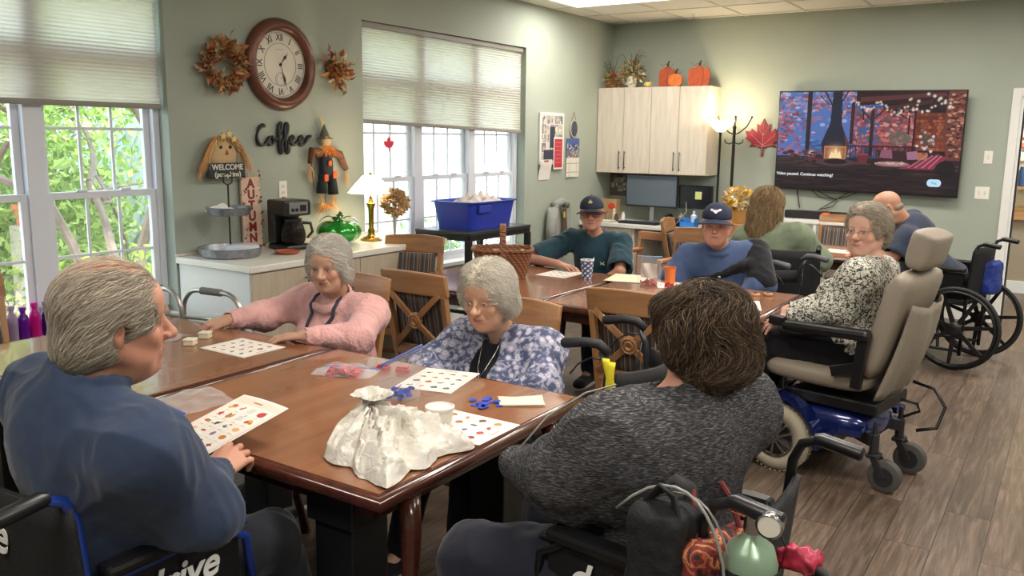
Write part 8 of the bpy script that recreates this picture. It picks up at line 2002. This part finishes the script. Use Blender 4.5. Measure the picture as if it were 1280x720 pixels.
o_ = (nl + nr + fl2 + fr2) / 4; ex_ = ((nr - nl) + (fr2 - fl2)); ey_ = ((fl2 - nl) + (fr2 - nr)); ey_ = ey_ - ex_.normalized() * ey_.dot(ex_.normalized())
t = thing('picture_card', 'picture card lifted in the hands of the man in the navy shirt', 'card', o_); M = frame((0, 0, 0), ex_, ey_)
bend = lambda P: P + np.stack([0 * P[:, 0], 0 * P[:, 0], .010 * np.cos(P[:, 0] * 9) - .008], 1)
A.obj('card_print', M @ Matrix.Translation((0, 0, .0008)), .216, .275, M_card, t, fn=bend)
bk = Art(12, 12, srgb('E6E0D4')); bk.obj('card_back', M, .2155, .2745, M_card, t, fn=bend)

# crumpled plastic bag
t = thing('plastic_bag', 'crumpled white plastic carrier bag near the table corner', 'bag', (-1.53, 1.73, Z0))
def fan(nt_, nr_, knot, outl, H, pleats, amp, seed, spread=1.0):
 th = np.linspace(0, 2 * pi, nt_, endpoint=False); rr = np.linspace(0, 1, nr_); an = np.array([math.atan2(p[1] - 0, p[0]) % (2 * pi) for p in outl]); od = np.argsort(an); an = an[od]; ra = np.array([math.hypot(*outl[q]) for q in od])
 R_ = np.interp(th, np.r_[an - 2 * pi, an, an + 2 * pi], np.r_[ra, ra, ra]) * (1 + .05 * np.sin(th * 7 + seed) + .03 * np.sin(th * 13)); O = np.stack([R_ * np.cos(th), R_ * np.sin(th)], 1)
 r = rr[None, :, None]; XY = knot[None, None, :2] * (1 - r) + O[:, None, :] * r; Z = np.interp(rr, *H)[None, :] * np.ones((nt_, 1)); P = np.concatenate([XY, Z[..., None]], 2)
 w = noise3(np.stack([np.cos(th) * 3 + seed, np.sin(th) * 3, 0 * th], 1)); ph = th * pleats / (2 * pi) + w * .9; tri = np.abs((ph % 1) - .5) * 4 - 1; ph2 = th * pleats * 2.3 / (2 * pi) + w * 2; tri2 = np.abs((ph2 % 1) - .5) * 4 - 1
 e = np.sin(pi * np.clip(rr * 1.02, 0, 1)) ** .6; P[..., 2] += (tri[:, None] * amp + tri2[:, None] * amp * .35) * e[None]
 q = P.reshape(-1, 3); n = 0
 for f_, a_ in ((11, .013), (24, .006), (50, .0025)):
  z = q * f_ + seed; wv = np.stack([noise3(z + 3), noise3(z + 13), noise3(z + 23)], 1) * .8; n = n + a_ * (1 - 2.4 * np.abs(noise3(z + wv)))
 q = q + np.stack([n * .6, n * .5, n], 1) * np.repeat(np.clip(rr * 5, .3, 1) * np.clip((1.06 - rr) * 5, .25, 1), 1)[None].repeat(nt_, 0).reshape(-1, 1); q[:, 2] = np.maximum(q[:, 2], .0015 + .003 * rr[None].repeat(nt_, 0).ravel() * 0)
 a, b = np.meshgrid(np.arange(nt_), np.arange(nr_ - 1), indexing='ij'); a2 = (a + 1) % nt_; F = np.stack([a * nr_ + b, a * nr_ + b + 1, a2 * nr_ + b + 1, a2 * nr_ + b], -1).reshape(-1, 4); return q, F
OUT = [(-.10, -.16), (-.02, -.17), (.08, -.19), (.165, -.215), (.15, -.10), (.14, .02), (.165, .14), (.09, .17), (.0, .16), (-.12, .16), (-.19, .10), (-.17, -.03)]
V1, F1 = fan(240, 60, V3(-.13, .05, 0), OUT, ([0, .06, .2, .5, .75, .92, 1], [.094, .088, .082, .074, .058, .030, .002]), 11, .016, 3)
V2, F2 = fan(90, 20, V3(-.13, .05, 0), [(.062 * cos(a) - .03, .058 * sin(a) + .02) for a in [2 * pi * k_ / 8 for k_ in range(8)]], ([0, .3, 1], [.080, .098, .122]), 7, .010, 8)
V2[:, 0] += np.linspace(0, 1, 20)[None].repeat(90, 0).ravel() * -.11; V2[:, 1] += np.linspace(0, 1, 20)[None].repeat(90, 0).ravel() * .05
V = np.concatenate([V1, V2]); F = np.concatenate([F1, F2 + len(V1)])
def bag_mat():
 m = bpy.data.materials.new('thin_white_plastic'); m.use_nodes = True; nt = m.node_tree; b = nt.nodes['Principled BSDF']; b.inputs['Base Color'].default_value = c4(srgb('CFCAC0')); b.inputs['Roughness'].default_value = .28; b.inputs['Subsurface Weight'].default_value = .25; b.inputs['Subsurface Radius'].default_value = (.03, .03, .03)
 tc = N(nt, 'TexCoord'); no = N(nt, 'TexNoise', i_Scale=26.0, i_Detail=3.0, i_Distortion=2.5); L(nt, tc.outputs['Object'], no.inputs[0]); bp = N(nt, 'Bump', i_Strength=.55, i_Distance=.008); L(nt, no.outputs['Fac'], bp.inputs['Height']); L(nt, bp.outputs[0], b.inputs['Normal']); return m
o_ = np_obj('crumpled_film', V, F, None, bag_mat(), t, smooth=True); o_.data.set_sharp_from_angle(angle=rad(38))
# foam cup
t = thing('foam_cup', 'white foam cup with a flat lid beside the crumpled bag', 'cup', (-1.50, 1.905, Z0)); M_foam = mat('foam', 'E3DDD2', .7, bump=.1, bscale=400)
m = MB(); m.lathe([(0, 0), (.029, 0), (.031, .003), (.040, .080), (.0405, .084)], (0, 0, 0), 32); m.obj('cup_wall', M_foam, t, smooth=rad(50)); m = MB(); m.lathe([(.0425, .080), (.0435, .083), (.0435, .090), (.038, .092), (.036, .087), (0, .087)], (0, 0, 0), 32); m.obj('lid', mat('lid_white', 'DCD8D0', .4), t, smooth=rad(40))
# zip bags
M_film = clear('zip_film', (.97, .98, 1.0), .10, .08, .32); M_zip = mat('zip_blue', '2F58B8', .4)
def disc(m, x, y, z, r_=.0115, tilt=(0, 0)):
 M4 = Matrix.Translation((x, y, z)) @ Matrix.Rotation(tilt[0], 4, 'X') @ Matrix.Rotation(tilt[1], 4, 'Y'); a = len(m.v); m.lathe([(0, -.0012), (r_, -.0012), (r_ * 1.03, 0), (r_, .0012), (0, .0012)], (0, 0, 0), 16, M4.to_3x3()); m.v[a:] = [(p[0] + x, p[1] + y, p[2] + z) for p in m.v[a:]]
t = thing('zip_bag', 'clear zip bag standing up with blue chips at the bottom', 'bag', (-1.83, 2.10, Z0), rad(22)); rg = np.random.default_rng(8)
def sb(side):
 def f(u, v): return ((u - .5) * .155 * (1 - .12 * v) + .012 * v, side * (.028 * sin(pi * u) * (1 - v) ** .8 + .002 + .006 * sin(9 * u + 5 * v) * (1 - v)) + .03 * v * (u - .5), .003 + (.115 + .075 * u) * v)
 return f
m = MB(); m.surf(sb(1), 16, 14); m.surf(sb(-1), 16, 14); m.obj('bag_film', M_film, t, smooth=True)
f_ = sb(1); m = MB(); m.tube([f_(k / 10, .97) for k in range(11)], .004, 6); m.tube([f_(k / 10, .90) for k in range(11)], .002, 6); m.obj('zip_strip', M_zip, t, smooth=True)
m = MB()
for _ in range(26): disc(m, rg.uniform(-.05, .05), rg.uniform(-.012, .012), rg.uniform(.006, .042), .0115, (rg.normal(0, .6), rg.normal(0, .6)))
M_bchip = mat('blue_chip', '3456C8', .2, coat=.5); o_ = m.obj('blue_chips', M_bchip, t, smooth=rad(40)); o_['kind'] = 'stuff'
for k in range(14):
 x, y = -1.555 + rng.normal(0, .036), 2.235 + rng.normal(0, .030); m = MB(); disc(m, 0, 0, .0014 + .0026 * (k // 5), .013); o_ = m.obj('bingo_chip', M_bchip, None, smooth=rad(40), loc=(x, y, Z0)); tag(o_, 'small round blue chip in the loose pile beside the cream napkin', 'game chip', 'loose blue chips by the napkin')
t = thing('paper_napkin', 'cream folded napkin beside the loose blue chips', 'napkin', (-1.48, 2.315, Z0), rad(38)); m = MB(); m.surf(lambda u, v: ((u - .5) * .15, (v - .5) * .10, .003 + .003 * sin(4 * u) * sin(5 * v) + .003), 12, 10); m.surf(lambda u, v: ((u - .5) * .146 + .003, (v - .5) * .096 - .002, .0015 + .001 * sin(4 * u)), 8, 8); m.obj('folded_paper', mat('cream_napkin', 'DDD3BC', .85), t, smooth=True, solid=.001)
t = thing('zip_bag', 'clear zip bag lying flat with red chips beside the blue-zipped bag', 'bag', (-2.20, 2.235, Z0), rad(20))
m = MB(); m.surf(lambda u, v: ((u - .5) * .23, (v - .5) * .12, .034 * (sin(pi * u) * sin(pi * v)) ** .5 + .004 * sin(14 * u + 6 * v) + .002), 26, 16); m.surf(lambda u, v: ((u - .5) * .23, (v - .5) * .12, .0015), 4, 4); m.obj('bag_film', M_film, t, smooth=True)
m = MB(); [disc(m, rg.uniform(-.055, .07), rg.uniform(-.048, .012), rg.uniform(.004, .020), .0125, (rg.normal(0, .4), rg.normal(0, .4))) for _ in range(46)]; M_rchip = mat('red_chip', 'C22A2E', .25, coat=.5); o_ = m.obj('red_chips', M_rchip, t, smooth=rad(40)); o_['kind'] = 'stuff'
m = MB(); m.tube([(-.112, .056, .006), (.0, .060, .010), (.112, .056, .006)], .004, 6); m.obj('zip_strip', mat('zip_violet', '6A6AA8', .4), t)
for k, (x, y, lb) in enumerate(((-2.12, 2.352, 'left red plastic block beside the flat zip bag'), (-2.045, 2.375, 'right red plastic block half behind the standing zip bag'))):
 t = thing('red_block', lb, 'game piece', (x, y, Z0), rad(25)); m = MB(); m.box(-.026, -.014, 0, .026, .014, .012); m.obj('block_base', M_rchip, t, bevel=.003); m = MB(); m.box(-.022, -.011, .012, .022, .011, .020); m.obj('block_top', M_rchip, t, bevel=.002)
def flatbag(label, x, y, rz, w, h, zipc, amp, seed):
 t = thing('clear_bag', label, 'bag', (x, y, Z0), rz); m = MB(); m.surf(lambda u, v: ((u - .5) * w + .008 * sin(7 * v), (v - .5) * h + .008 * sin(6 * u), .004 + amp * (sin(pi * u) * sin(pi * v)) ** .6 * (1 + .8 * sin(13 * u + seed) * sin(11 * v + 2 * seed))), 30, 26); m.obj('bag_film', M_film, t, smooth=True)
 if zipc: m = MB(); m.tube([(-w / 2, -h / 2 + .004, .006), (0, -h / 2 - .004, .009), (w / 2, -h / 2 + .004, .006)], .0045, 6); m.obj('zip_strip', M_zip, t)
flatbag('empty clear bag with a blue zip behind the lifted card', -2.35, 1.70, rad(-10), .22, .20, True, .02, 1)
flatbag('crumpled clear wrapper by the left hand of the woman in pink', -3.22, 2.19, rad(20), .16, .13, False, .018, 4)
for x, y, lb in ((-3.02, 2.17, 'cream plastic tub lid nearer the man in navy'), (-3.075, 2.285, 'cream plastic tub lid nearer the woman in pink')):
 t = thing('cream_box', lb.replace('plastic tub lid', 'little square box'), 'box', (x, y, Z0), rad(30)); m = MB(); m.box(-.022, -.022, 0, .022, .022, .020); m.obj('box_base', mat('cream_plastic', 'DCD2B8', .4), t, bevel=.004); m = MB(); m.box(-.024, -.024, .020, .024, .024, .028); m.obj('box_lid', mat('cream_plastic2', 'E4DCC6', .4), t, bevel=.003)
# wicker basket
def wicker():
 m, nt, b = new_mat('wicker'); tc = N(nt, 'TexCoord'); w1 = N(nt, 'TexWave', bands_direction='Z', i_Scale=28.0, i_Distortion=1.0); w2 = N(nt, 'TexWave', bands_direction='DIAGONAL', i_Scale=18.0); L(nt, tc.outputs['Object'], w1.inputs[0]); L(nt, tc.outputs['Object'], w2.inputs[0])
 ml_ = N(nt, 'Math', operation='MULTIPLY'); L(nt, w1.outputs['Fac'], ml_.inputs[0]); L(nt, w2.outputs['Fac'], ml_.inputs[1]); r = N(nt, 'ValToRGB'); r.color_ramp.elements[0].color = c4(srgb('6E4228')); r.color_ramp.elements[1].color = c4(srgb('B07A50')); L(nt, ml_.outputs[0], r.inputs[0]); L(nt, r.outputs[0], b.inputs['Base Color']); bp = N(nt, 'Bump', i_Strength=.7, i_Distance=.006); L(nt, ml_.outputs[0], bp.inputs['Height']); L(nt, bp.outputs[0], b.inputs['Normal']); b.inputs['Roughness'].default_value = .55; return m
M_wick = wicker(); t = thing('wicker_basket', 'brown wicker basket with a tall hoop handle on the middle table', 'basket', (-2.98, 4.42, Z0), rad(35))
def sq(w, d, z, n_=40): return [(w * (abs(cos(a)) ** .45) * (1 if cos(a) > 0 else -1), d * (abs(sin(a)) ** .45) * (1 if sin(a) > 0 else -1), z) for a in [2 * pi * (k + .5) / n_ for k in range(n_)]]
lv = [sq(.145, .10, 0), sq(.16, .115, .06), sq(.182, .135, .16), sq(.188, .140, .175), sq(.176, .128, .175), (sq(.165, .118, .12)), sq(.145, .10, .02)]; n_ = 40; vs = [p_ for l_ in lv for p_ in l_]
m = MB(); m.add(vs, [(i * n_ + j, i * n_ + (j + 1) % n_, (i + 1) * n_ + (j + 1) % n_, (i + 1) * n_ + j) for i in range(len(lv) - 1) for j in range(n_)] + [tuple(range(n_))[::-1], tuple((len(lv) - 1) * n_ + j for j in range(n_))]); m.obj('basket_wall', M_wick, t, smooth=rad(50))
m = MB(); m.tube([(p_[0] * 1.0, p_[1] * 1.0, .176 + .004 * (k % 2)) for k, p_ in enumerate(sq(.186, .138, .17, 60))], .011, 8, closed=True); m.obj('rim', M_wick, t, smooth=True)
hp = [(0, -.138, .10), (0, -.138, .17)] + [(0, -.138 * cos(a), .20 + .13 * sin(a) ** .8) for a in [pi * k / 14 for k in range(1, 14)]] + [(0, .138, .17), (0, .138, .10)]
m = MB(); [m.bar(hp[i], hp[i + 1], .014, .038, (1, 0, 0)) for i in range(len(hp) - 1)]; m.obj('handle', M_wick, t, bevel=.002, smooth=rad(40))
t = thing('wrapped_sweets', 'small pale wrapped sweets filling the wicker basket', 'sweets', (-2.98, 4.42, Z0 + .125), rad(35)); t['kind'] = 'stuff'; m = MB(); [m.ell((rg.uniform(-.13, .13), rg.uniform(-.085, .085), rg.uniform(.0, .035)), (.022, .014, .012), Matrix.Rotation(rg.uniform(0, 3), 3, 'Z'), 8, 6) for _ in range(70)]; m.obj('sweet_wrappers', mat('sweet_wrap', 'CDB9A0', .4, var=.4, scale=25), t, smooth=True)
# middle table small things
t = thing('paper_cup', 'blue and white diamond patterned paper cup in front of the man in teal', 'cup', (-2.525, 4.69, Z0)); A = Art(48, 30, srgb('DCE0E6'))
u_, v_ = (A.X * .5 + A.Y * .5) % 4, (A.X * .5 - A.Y * .5) % 4; A.put((u_ < 1.9) | (v_ < 1.2), srgb('3E4E78')); A.rect(0, 0, 48, 1.5, srgb('E6E8EC'))
def cyl_(P): a = P[:, 0] * 2 * pi; v = P[:, 1] + .5; r_ = .030 + .012 * v; return np.stack([r_ * np.sin(a), -r_ * np.cos(a), v * .118], 1)
A.obj('cup_wall', Matrix.Identity(4), 1, 1, vcol_mat('cup_print', .5), t, fn=cyl_); m = MB(); m.lathe([(0, .002), (.030, .002)], (0, 0, 0), 24); m.lathe([(.041, .116), (.044, .117), (.044, .120), (.041, .121), (.040, .118)], (0, 0, 0), 28); m.obj('cup_rim', mat('cup_white', 'E6E6E6', .5), t, smooth=True); m = MB(); m.tube([(.0, 0, .01), (.03, .0, .118), (.045, .01, .135)], .003, 6); m.obj('straw', mat('straw_white', 'E6E2DC', .4), t)
t = thing('paper_envelope', 'cream paper sheet behind the crest of the empty chair on the middle table', 'paper', (-2.32, 4.86, Z0), rad(12)); m = MB(); m.box(-.12, -.15, 0, .12, .15, .002); m.obj('sheet', mat('cream_sheet', 'E2D2A8', .7), t); m = MB(); m.box(-.10, -.16, .002, .13, .13, .0035); m.obj('top_sheet', mat('cream_sheet2', 'E8DCBC', .7), t)
t = thing('snack_bag', 'clear zip bag with pale paper and red chips beside the orange cup', 'bag', (-2.12, 4.72, Z0), rad(10)); m = MB()
for sd in (-1, 1): m.surf(lambda u, v: ((u - .5) * .15, sd * (.028 * sin(pi * u) * (1 - v) ** .7 + .002) + .01 * v, .002 + .17 * v), 12, 10)
m.obj('bag_film', M_film, t, smooth=True); m = MB(); m.tube([(-.075, .01, .168), (.075, .01, .172)], .004, 6); m.obj('zip_strip', mat('zip_pale', '7FA0C8', .4), t); m = MB(); [disc(m, rg.uniform(-.05, .05), rg.uniform(-.014, .014), rg.uniform(.006, .03), .012, (rg.normal(0, .6), rg.normal(0, .6))) for _ in range(26)]; o_ = m.obj('red_chips', M_rchip, t, smooth=rad(40)); o_['kind'] = 'stuff'; m = MB(); m.surf(lambda u, v: ((u - .5) * .10, .012 * sin(8 * u + 4 * v), .04 + .09 * v), 10, 8); m.obj('folded_slip', mat('pale_slip', 'D8CCBC', .8), t, smooth=True)
t = thing('orange_cup', 'orange plastic tumbler beside the clear snack bag', 'cup', (-2.03, 4.83, Z0)); m = MB(); m.lathe([(0, 0), (.030, 0), (.034, .10), (.036, .102), (.033, .100), (.029, .006), (0, .004)], (0, 0, 0), 26); m.obj('cup_wall', mat('orange_plastic', 'D9743A', .35), t, smooth=rad(40))
for k, (x, y) in enumerate(((-1.985, 4.70), (-1.95, 4.665))):
 t = thing('red_block', ['red plastic block left on the card of the man in blue', 'red plastic block right on the card of the man in blue'][k], 'game piece', (x, y, Z0 + .002), rad(40 * k)); m = MB(); m.box(-.018, -.014, 0, .018, .014, .02); m.obj('block_base', M_rchip, t, bevel=.003); m = MB(); m.box(-.012, -.009, .02, .012, .009, .03); m.obj('block_top', M_rchip, t, bevel=.002)
for x, y, lb in ((-1.475, 4.745, 'left tan wooden token near the table corner'), (-1.42, 4.80, 'right tan wooden token near the table corner')):
 t = thing('wooden_token', lb, 'game piece', (x, y, Z0)); m = MB(); m.lathe([(0, 0), (.024, 0), (.026, .004), (.026, .012), (.022, .016), (0, .017)], (0, 0, 0), 20); m.obj('token_body', mat('tan_token', 'B08A68', .5), t, smooth=rad(50)); m = MB(); m.lathe([(0, .017), (.014, .017), (.012, .022), (0, .023)], (0, 0, 0), 18); m.obj('token_top', mat('dark_token', '4A3428', .5), t, smooth=rad(50))
t = thing('blue_folder', 'light blue folder at the left end of the middle table beyond the chairs', 'folder', (-3.28, 4.70, Z0), rad(15)); m = MB(); m.box(-.15, -.11, 0, .15, .11, .004); m.obj('cover', mat('folder_blue', '6F9CC9', .5), t); m = MB(); m.box(-.14, -.10, .004, .145, .10, .006); m.obj('inner_sheets', mat('pulp', 'DCD6CC', .8), t)
t = thing('paper_cone', 'small folded grey paper cone behind the empty chairs', 'paper', (-3.36, 4.86, Z0 + .0065)); m = MB(); m.lathe([(.055, 0), (.028, .06), (.002, .115)], (0, 0, 0), 24); m.obj('cone_side', mat('grey_paper', 'A9ABB0', .7), t, smooth=True); m = MB(); m.lathe([(.055, 0), (.062, .001), (.062, .003), (.055, .003)], (0, 0, 0), 24); m.obj('cone_rim', mat('grey_paper', 'A9ABB0', .7), t)
# bottles on the sill
for k, (y, c, h_, lb) in enumerate(((2.15, 'C45AB8', .165, 'pale pink bottle leftmost on the window sill'), (2.205, 'B9A8C0', .185, 'clear bottle with white top second on the window sill'), (2.262, '7A22A8', .17, 'purple bottle standing left of the bright pink one'), (2.322, 'D8249A', .185, 'bright magenta bottle in the middle of the sill row'), (2.385, '5A2090', .18, 'deep purple bottle right of the bright magenta one'), (2.447, 'B01A6A', .175, 'dark pink bottle nearest the man in navy on the sill'))):
 t = thing('glass_bottle', lb, 'bottle', (-4.535, y, .5555), 0, 'coloured bottles on the window sill'); M_g = clear('bottle_' + c, srgb(c), .45, .08)
 m = MB(); m.lathe([(0, 0), (.026, 0), (.028, .004), (.028, h_ * .62), (.022, h_ * .72), (.013, h_ * .78), (.013, h_ * .90)], (0, 0, 0), 22); m.obj('bottle_body', M_g, t, smooth=rad(50)); m = MB(); m.lathe([(0, .003), (.024, .003), (.024, h_ * .36), (0, h_ * .36)], (0, 0, 0), 20); m.obj('coloured_water', mat('water_' + c, c, .1), t, smooth=rad(40)); m = MB(); m.lathe([(.015, h_ * .88), (.018, h_ * .90), (.018, h_), (.0, h_)], (0, 0, 0), 18); m.obj('stopper', mat('stop_' + c, c, .3), t, smooth=rad(40))
# by the walker
t = thing('shelf_box', 'low white storage box with red packets beside the counter end panel', 'box', (-4.18, 2.74, 0)); m = MB(); m.box(-.2, -.2, 0, .2, .2, .50); m.obj('box_body', mat('white_box', 'D5D6D8', .5), t, bevel=.01); m = MB(); [m.box(-.17 + k * .07, -.16, .50, -.115 + k * .07, .1, .60) for k in range(5)]; m.obj('red_packets', mat('red_packet', 'A8302A', .4, var=.5, scale=30), t, bevel=.004)
t = thing('knitted_bag', 'small tan and pink cloth bag hanging behind the walking frame', 'bag', (-3.98, 2.66, .60)); B = Blob(.007); B.ell((0, 0, .05), (.09, .07, .07), None, .02); B.ell((.02, 0, .12), (.06, .05, .04), None, .03); part_from(B, 'cloth_body', mat('tan_knit', 'A8927E', .9, var=.3, scale=30, bump=.5, bscale=60), t, V3(0, 0, 0), folds(.01, 22, 4)); m = MB(); m.tube([(-.04, 0, .13), (0, 0, .20), (.05, 0, .13)], .005, 6); m.obj('bag_handle', mat('twig', '6A4A30', .9), t)
# bag on the far wheelchair
t = thing('blue_bag', 'royal blue cloth bag hanging behind the wheelchair of the bald man', 'bag', (-.50, 7.13, .56), rad(80)); B = Blob(.006); B.box((0, 0, .10), (.075, .035, .09), None, .03); B.ell((0, -.01, .05), (.10, .06, .06), None, .03); part_from(B, 'bag_body', mat('royal_cloth', '1F3789', .6, bump=.3, bscale=80), t, V3(0, 0, 0), folds(.006, 20, 4)); m = MB(); m.tube([(-.05, 0, .20), (-.04, .04, .30), (0, .06, .34), (.04, .04, .30), (.05, 0, .20)], .005, 6); m.obj('strap', M_blackf, t)

# ---- oxygen and bags behind the near wheelchair
t = thing('black_backpack', 'black cloth bag with straps looped over the near wheelchair handle', 'bag', (-.645, 1.58, .50), rad(84)); B = Blob(.006); B.box((0, 0, .20), (.045, .035, .165), None, .03); B.ell((0, -.02, .14), (.075, .055, .13), None, .03); part_from(B, 'bag_body', mat('black_cloth', '131316', .8, bump=.3, bscale=120), t, V3(0, 0, 0), folds(.008, 18, 4))
m = MB()
for x in (-.035, .03): m.tube([(x * 1.3, -.04, .30), (x * 1.1, -.045, .37), (x, -.03, .42), (x * .8, .0, .435), (x * .8, .03, .40), (x, .035, .33)], .016, 8, flat=.35)
m.obj('strap', mat('black_web', '17171A', .7), t, smooth=True)
A = None
def floral_bag():
 m, nt, b = new_mat('leaf_print_cloth'); tc = N(nt, 'TexCoord'); v = N(nt, 'TexVoronoi', i_Scale=26.0); no = N(nt, 'TexNoise', i_Scale=14.0, i_Detail=3.0, i_Distortion=2.0); L(nt, tc.outputs['Object'], v.inputs['Vector']); L(nt, tc.outputs['Object'], no.inputs['Vector']); r = N(nt, 'ValToRGB'); r.color_ramp.interpolation = 'CONSTANT'; e = r.color_ramp.elements; e[0].position = 0; e[0].color = c4(srgb('2E1618')); e[1].position = .44; e[1].color = c4(srgb('6E2422'))
 for p_, c in ((.52, 'A8583A'), (.56, 'C08A54'), (.60, '7E2C2A'), (.66, '3E2422')): k = e.new(p_); k.color = c4(srgb(c))
 L(nt, no.outputs['Fac'], r.inputs[0]); L(nt, r.outputs[0], b.inputs['Base Color']); b.inputs['Roughness'].default_value = .8; return m
t = thing('leaf_print_bag', 'autumn leaf print cloth bag hanging behind the near wheelchair', 'bag', (-.545, 1.62, .52), rad(60)); B = Blob(.006); B.box((0, 0, .15), (.085, .02, .14), None, .02); B.ell((0, -.01, .08), (.10, .05, .09), None, .03); part_from(B, 'bag_body', floral_bag(), t, V3(0, 0, 0), folds(.008, 16, 14)); m = MB(); [m.tube([(x, 0, .29), (x * .8, .03, .37), (x * .6, .05, .40)], .006, 6) for x in (-.06, .06)]; m.obj('strap', mat('red_web', '6A2426', .7), t)
t = thing('oxygen_tank', 'small green oxygen cylinder in a dark sleeve with a round gauge', 'oxygen tank', (-.475, 1.60, .36), rad(-20)); m = MB(); m.lathe([(0, 0), (.052, 0), (.055, .01), (.055, .44), (.045, .475), (.02, .495), (.016, .51), (0, .51)], (0, 0, 0), 26); m.obj('cylinder', mat('pale_green_paint', '8FA890', .3, .4), t, smooth=rad(40)); m = MB(); m.lathe([(.058, .0), (.060, .01), (.060, .43), (.058, .435)], (0, 0, 0), 26); m.obj('sleeve', M_blackf, t, smooth=rad(40))
m = MB(); m.tube([(0, 0, .50), (0, 0, .56)], [.018, .016], 14); m.tube([(-.045, 0, .545), (.05, 0, .545)], .017, 14); m.obj('regulator', M_chrome, t, smooth=rad(40)); Mg = frame((.055, -.02, .545), (.9, .43, 0), (0, 0, 1)); m = MB(); m.lathe([(0, -.012), (.024, -.012), (.026, -.008), (.026, .010), (.023, .012)], Mg.translation, 24, Mg.to_3x3()); g_ = m.obj('gauge', M_chrome, t, smooth=rad(40)); m = MB(); m.lathe([(0, .009), (.022, .009)], Mg.translation, 24, Mg.to_3x3()); m.obj('gauge_face', mat('gauge_face', 'D8D4C8', .4), g_)
t = thing('oxygen_tube', 'clear plastic oxygen tube curving over the bags of the near wheelchair', 'tube', (-.60, 1.60, .91)); m = MB(); q = bez([(-.15, -.05), (-.02, .10), (.06, .02), (.09, -.10), (.11, -.22), (.11, -.34), (.10, -.46)], 10); m.tube([(x, -.055 - .02 * sin(3 * x), z) for x, z in q], .0034, 8); q2 = bez([(-.12, -.06), (.0, .08), (.07, .0), (.10, -.12), (.125, -.24), (.12, -.36), (.12, -.46)], 10); m.tube([(x, -.035, z) for x, z in q2], .0026, 8); m.obj('tubing', mat('clear_tubing', '8E8C88', .25), t, smooth=True)
t = thing('headband_tube', 'thin grey tube running along the sleeve of the woman in grey', 'tube', (-.98, 1.82, .9)); m = MB(); m.tube([(-.12, -.12, -.04), (-.08, -.04, .04), (-.02, .05, .09), (.04, .10, .11)], .0026, 7); m.obj('tubing', mat('clear_tubing', '8E8C88', .25), t, smooth=True)
t = thing('hanging_tag', 'crumpled red and blue wrapper tied behind the near wheelchair', 'tag', (-.42, 1.74, .76)); B = Blob(.005); B.ell((0, 0, 0), (.04, .02, .03), None, .02); B.ell((.03, .01, .01), (.02, .02, .02), None, .02); part_from(B, 'wrapper', mat('red_wrap', 'B0304A', .4, var=.5, scale=30), t, V3(0, 0, 0), folds(.010, 40, 4)); m = MB(); m.tube([(-.02, 0, .02), (-.08, .03, .10)], .003, 5); m.obj('tie_string', M_blackf, t)
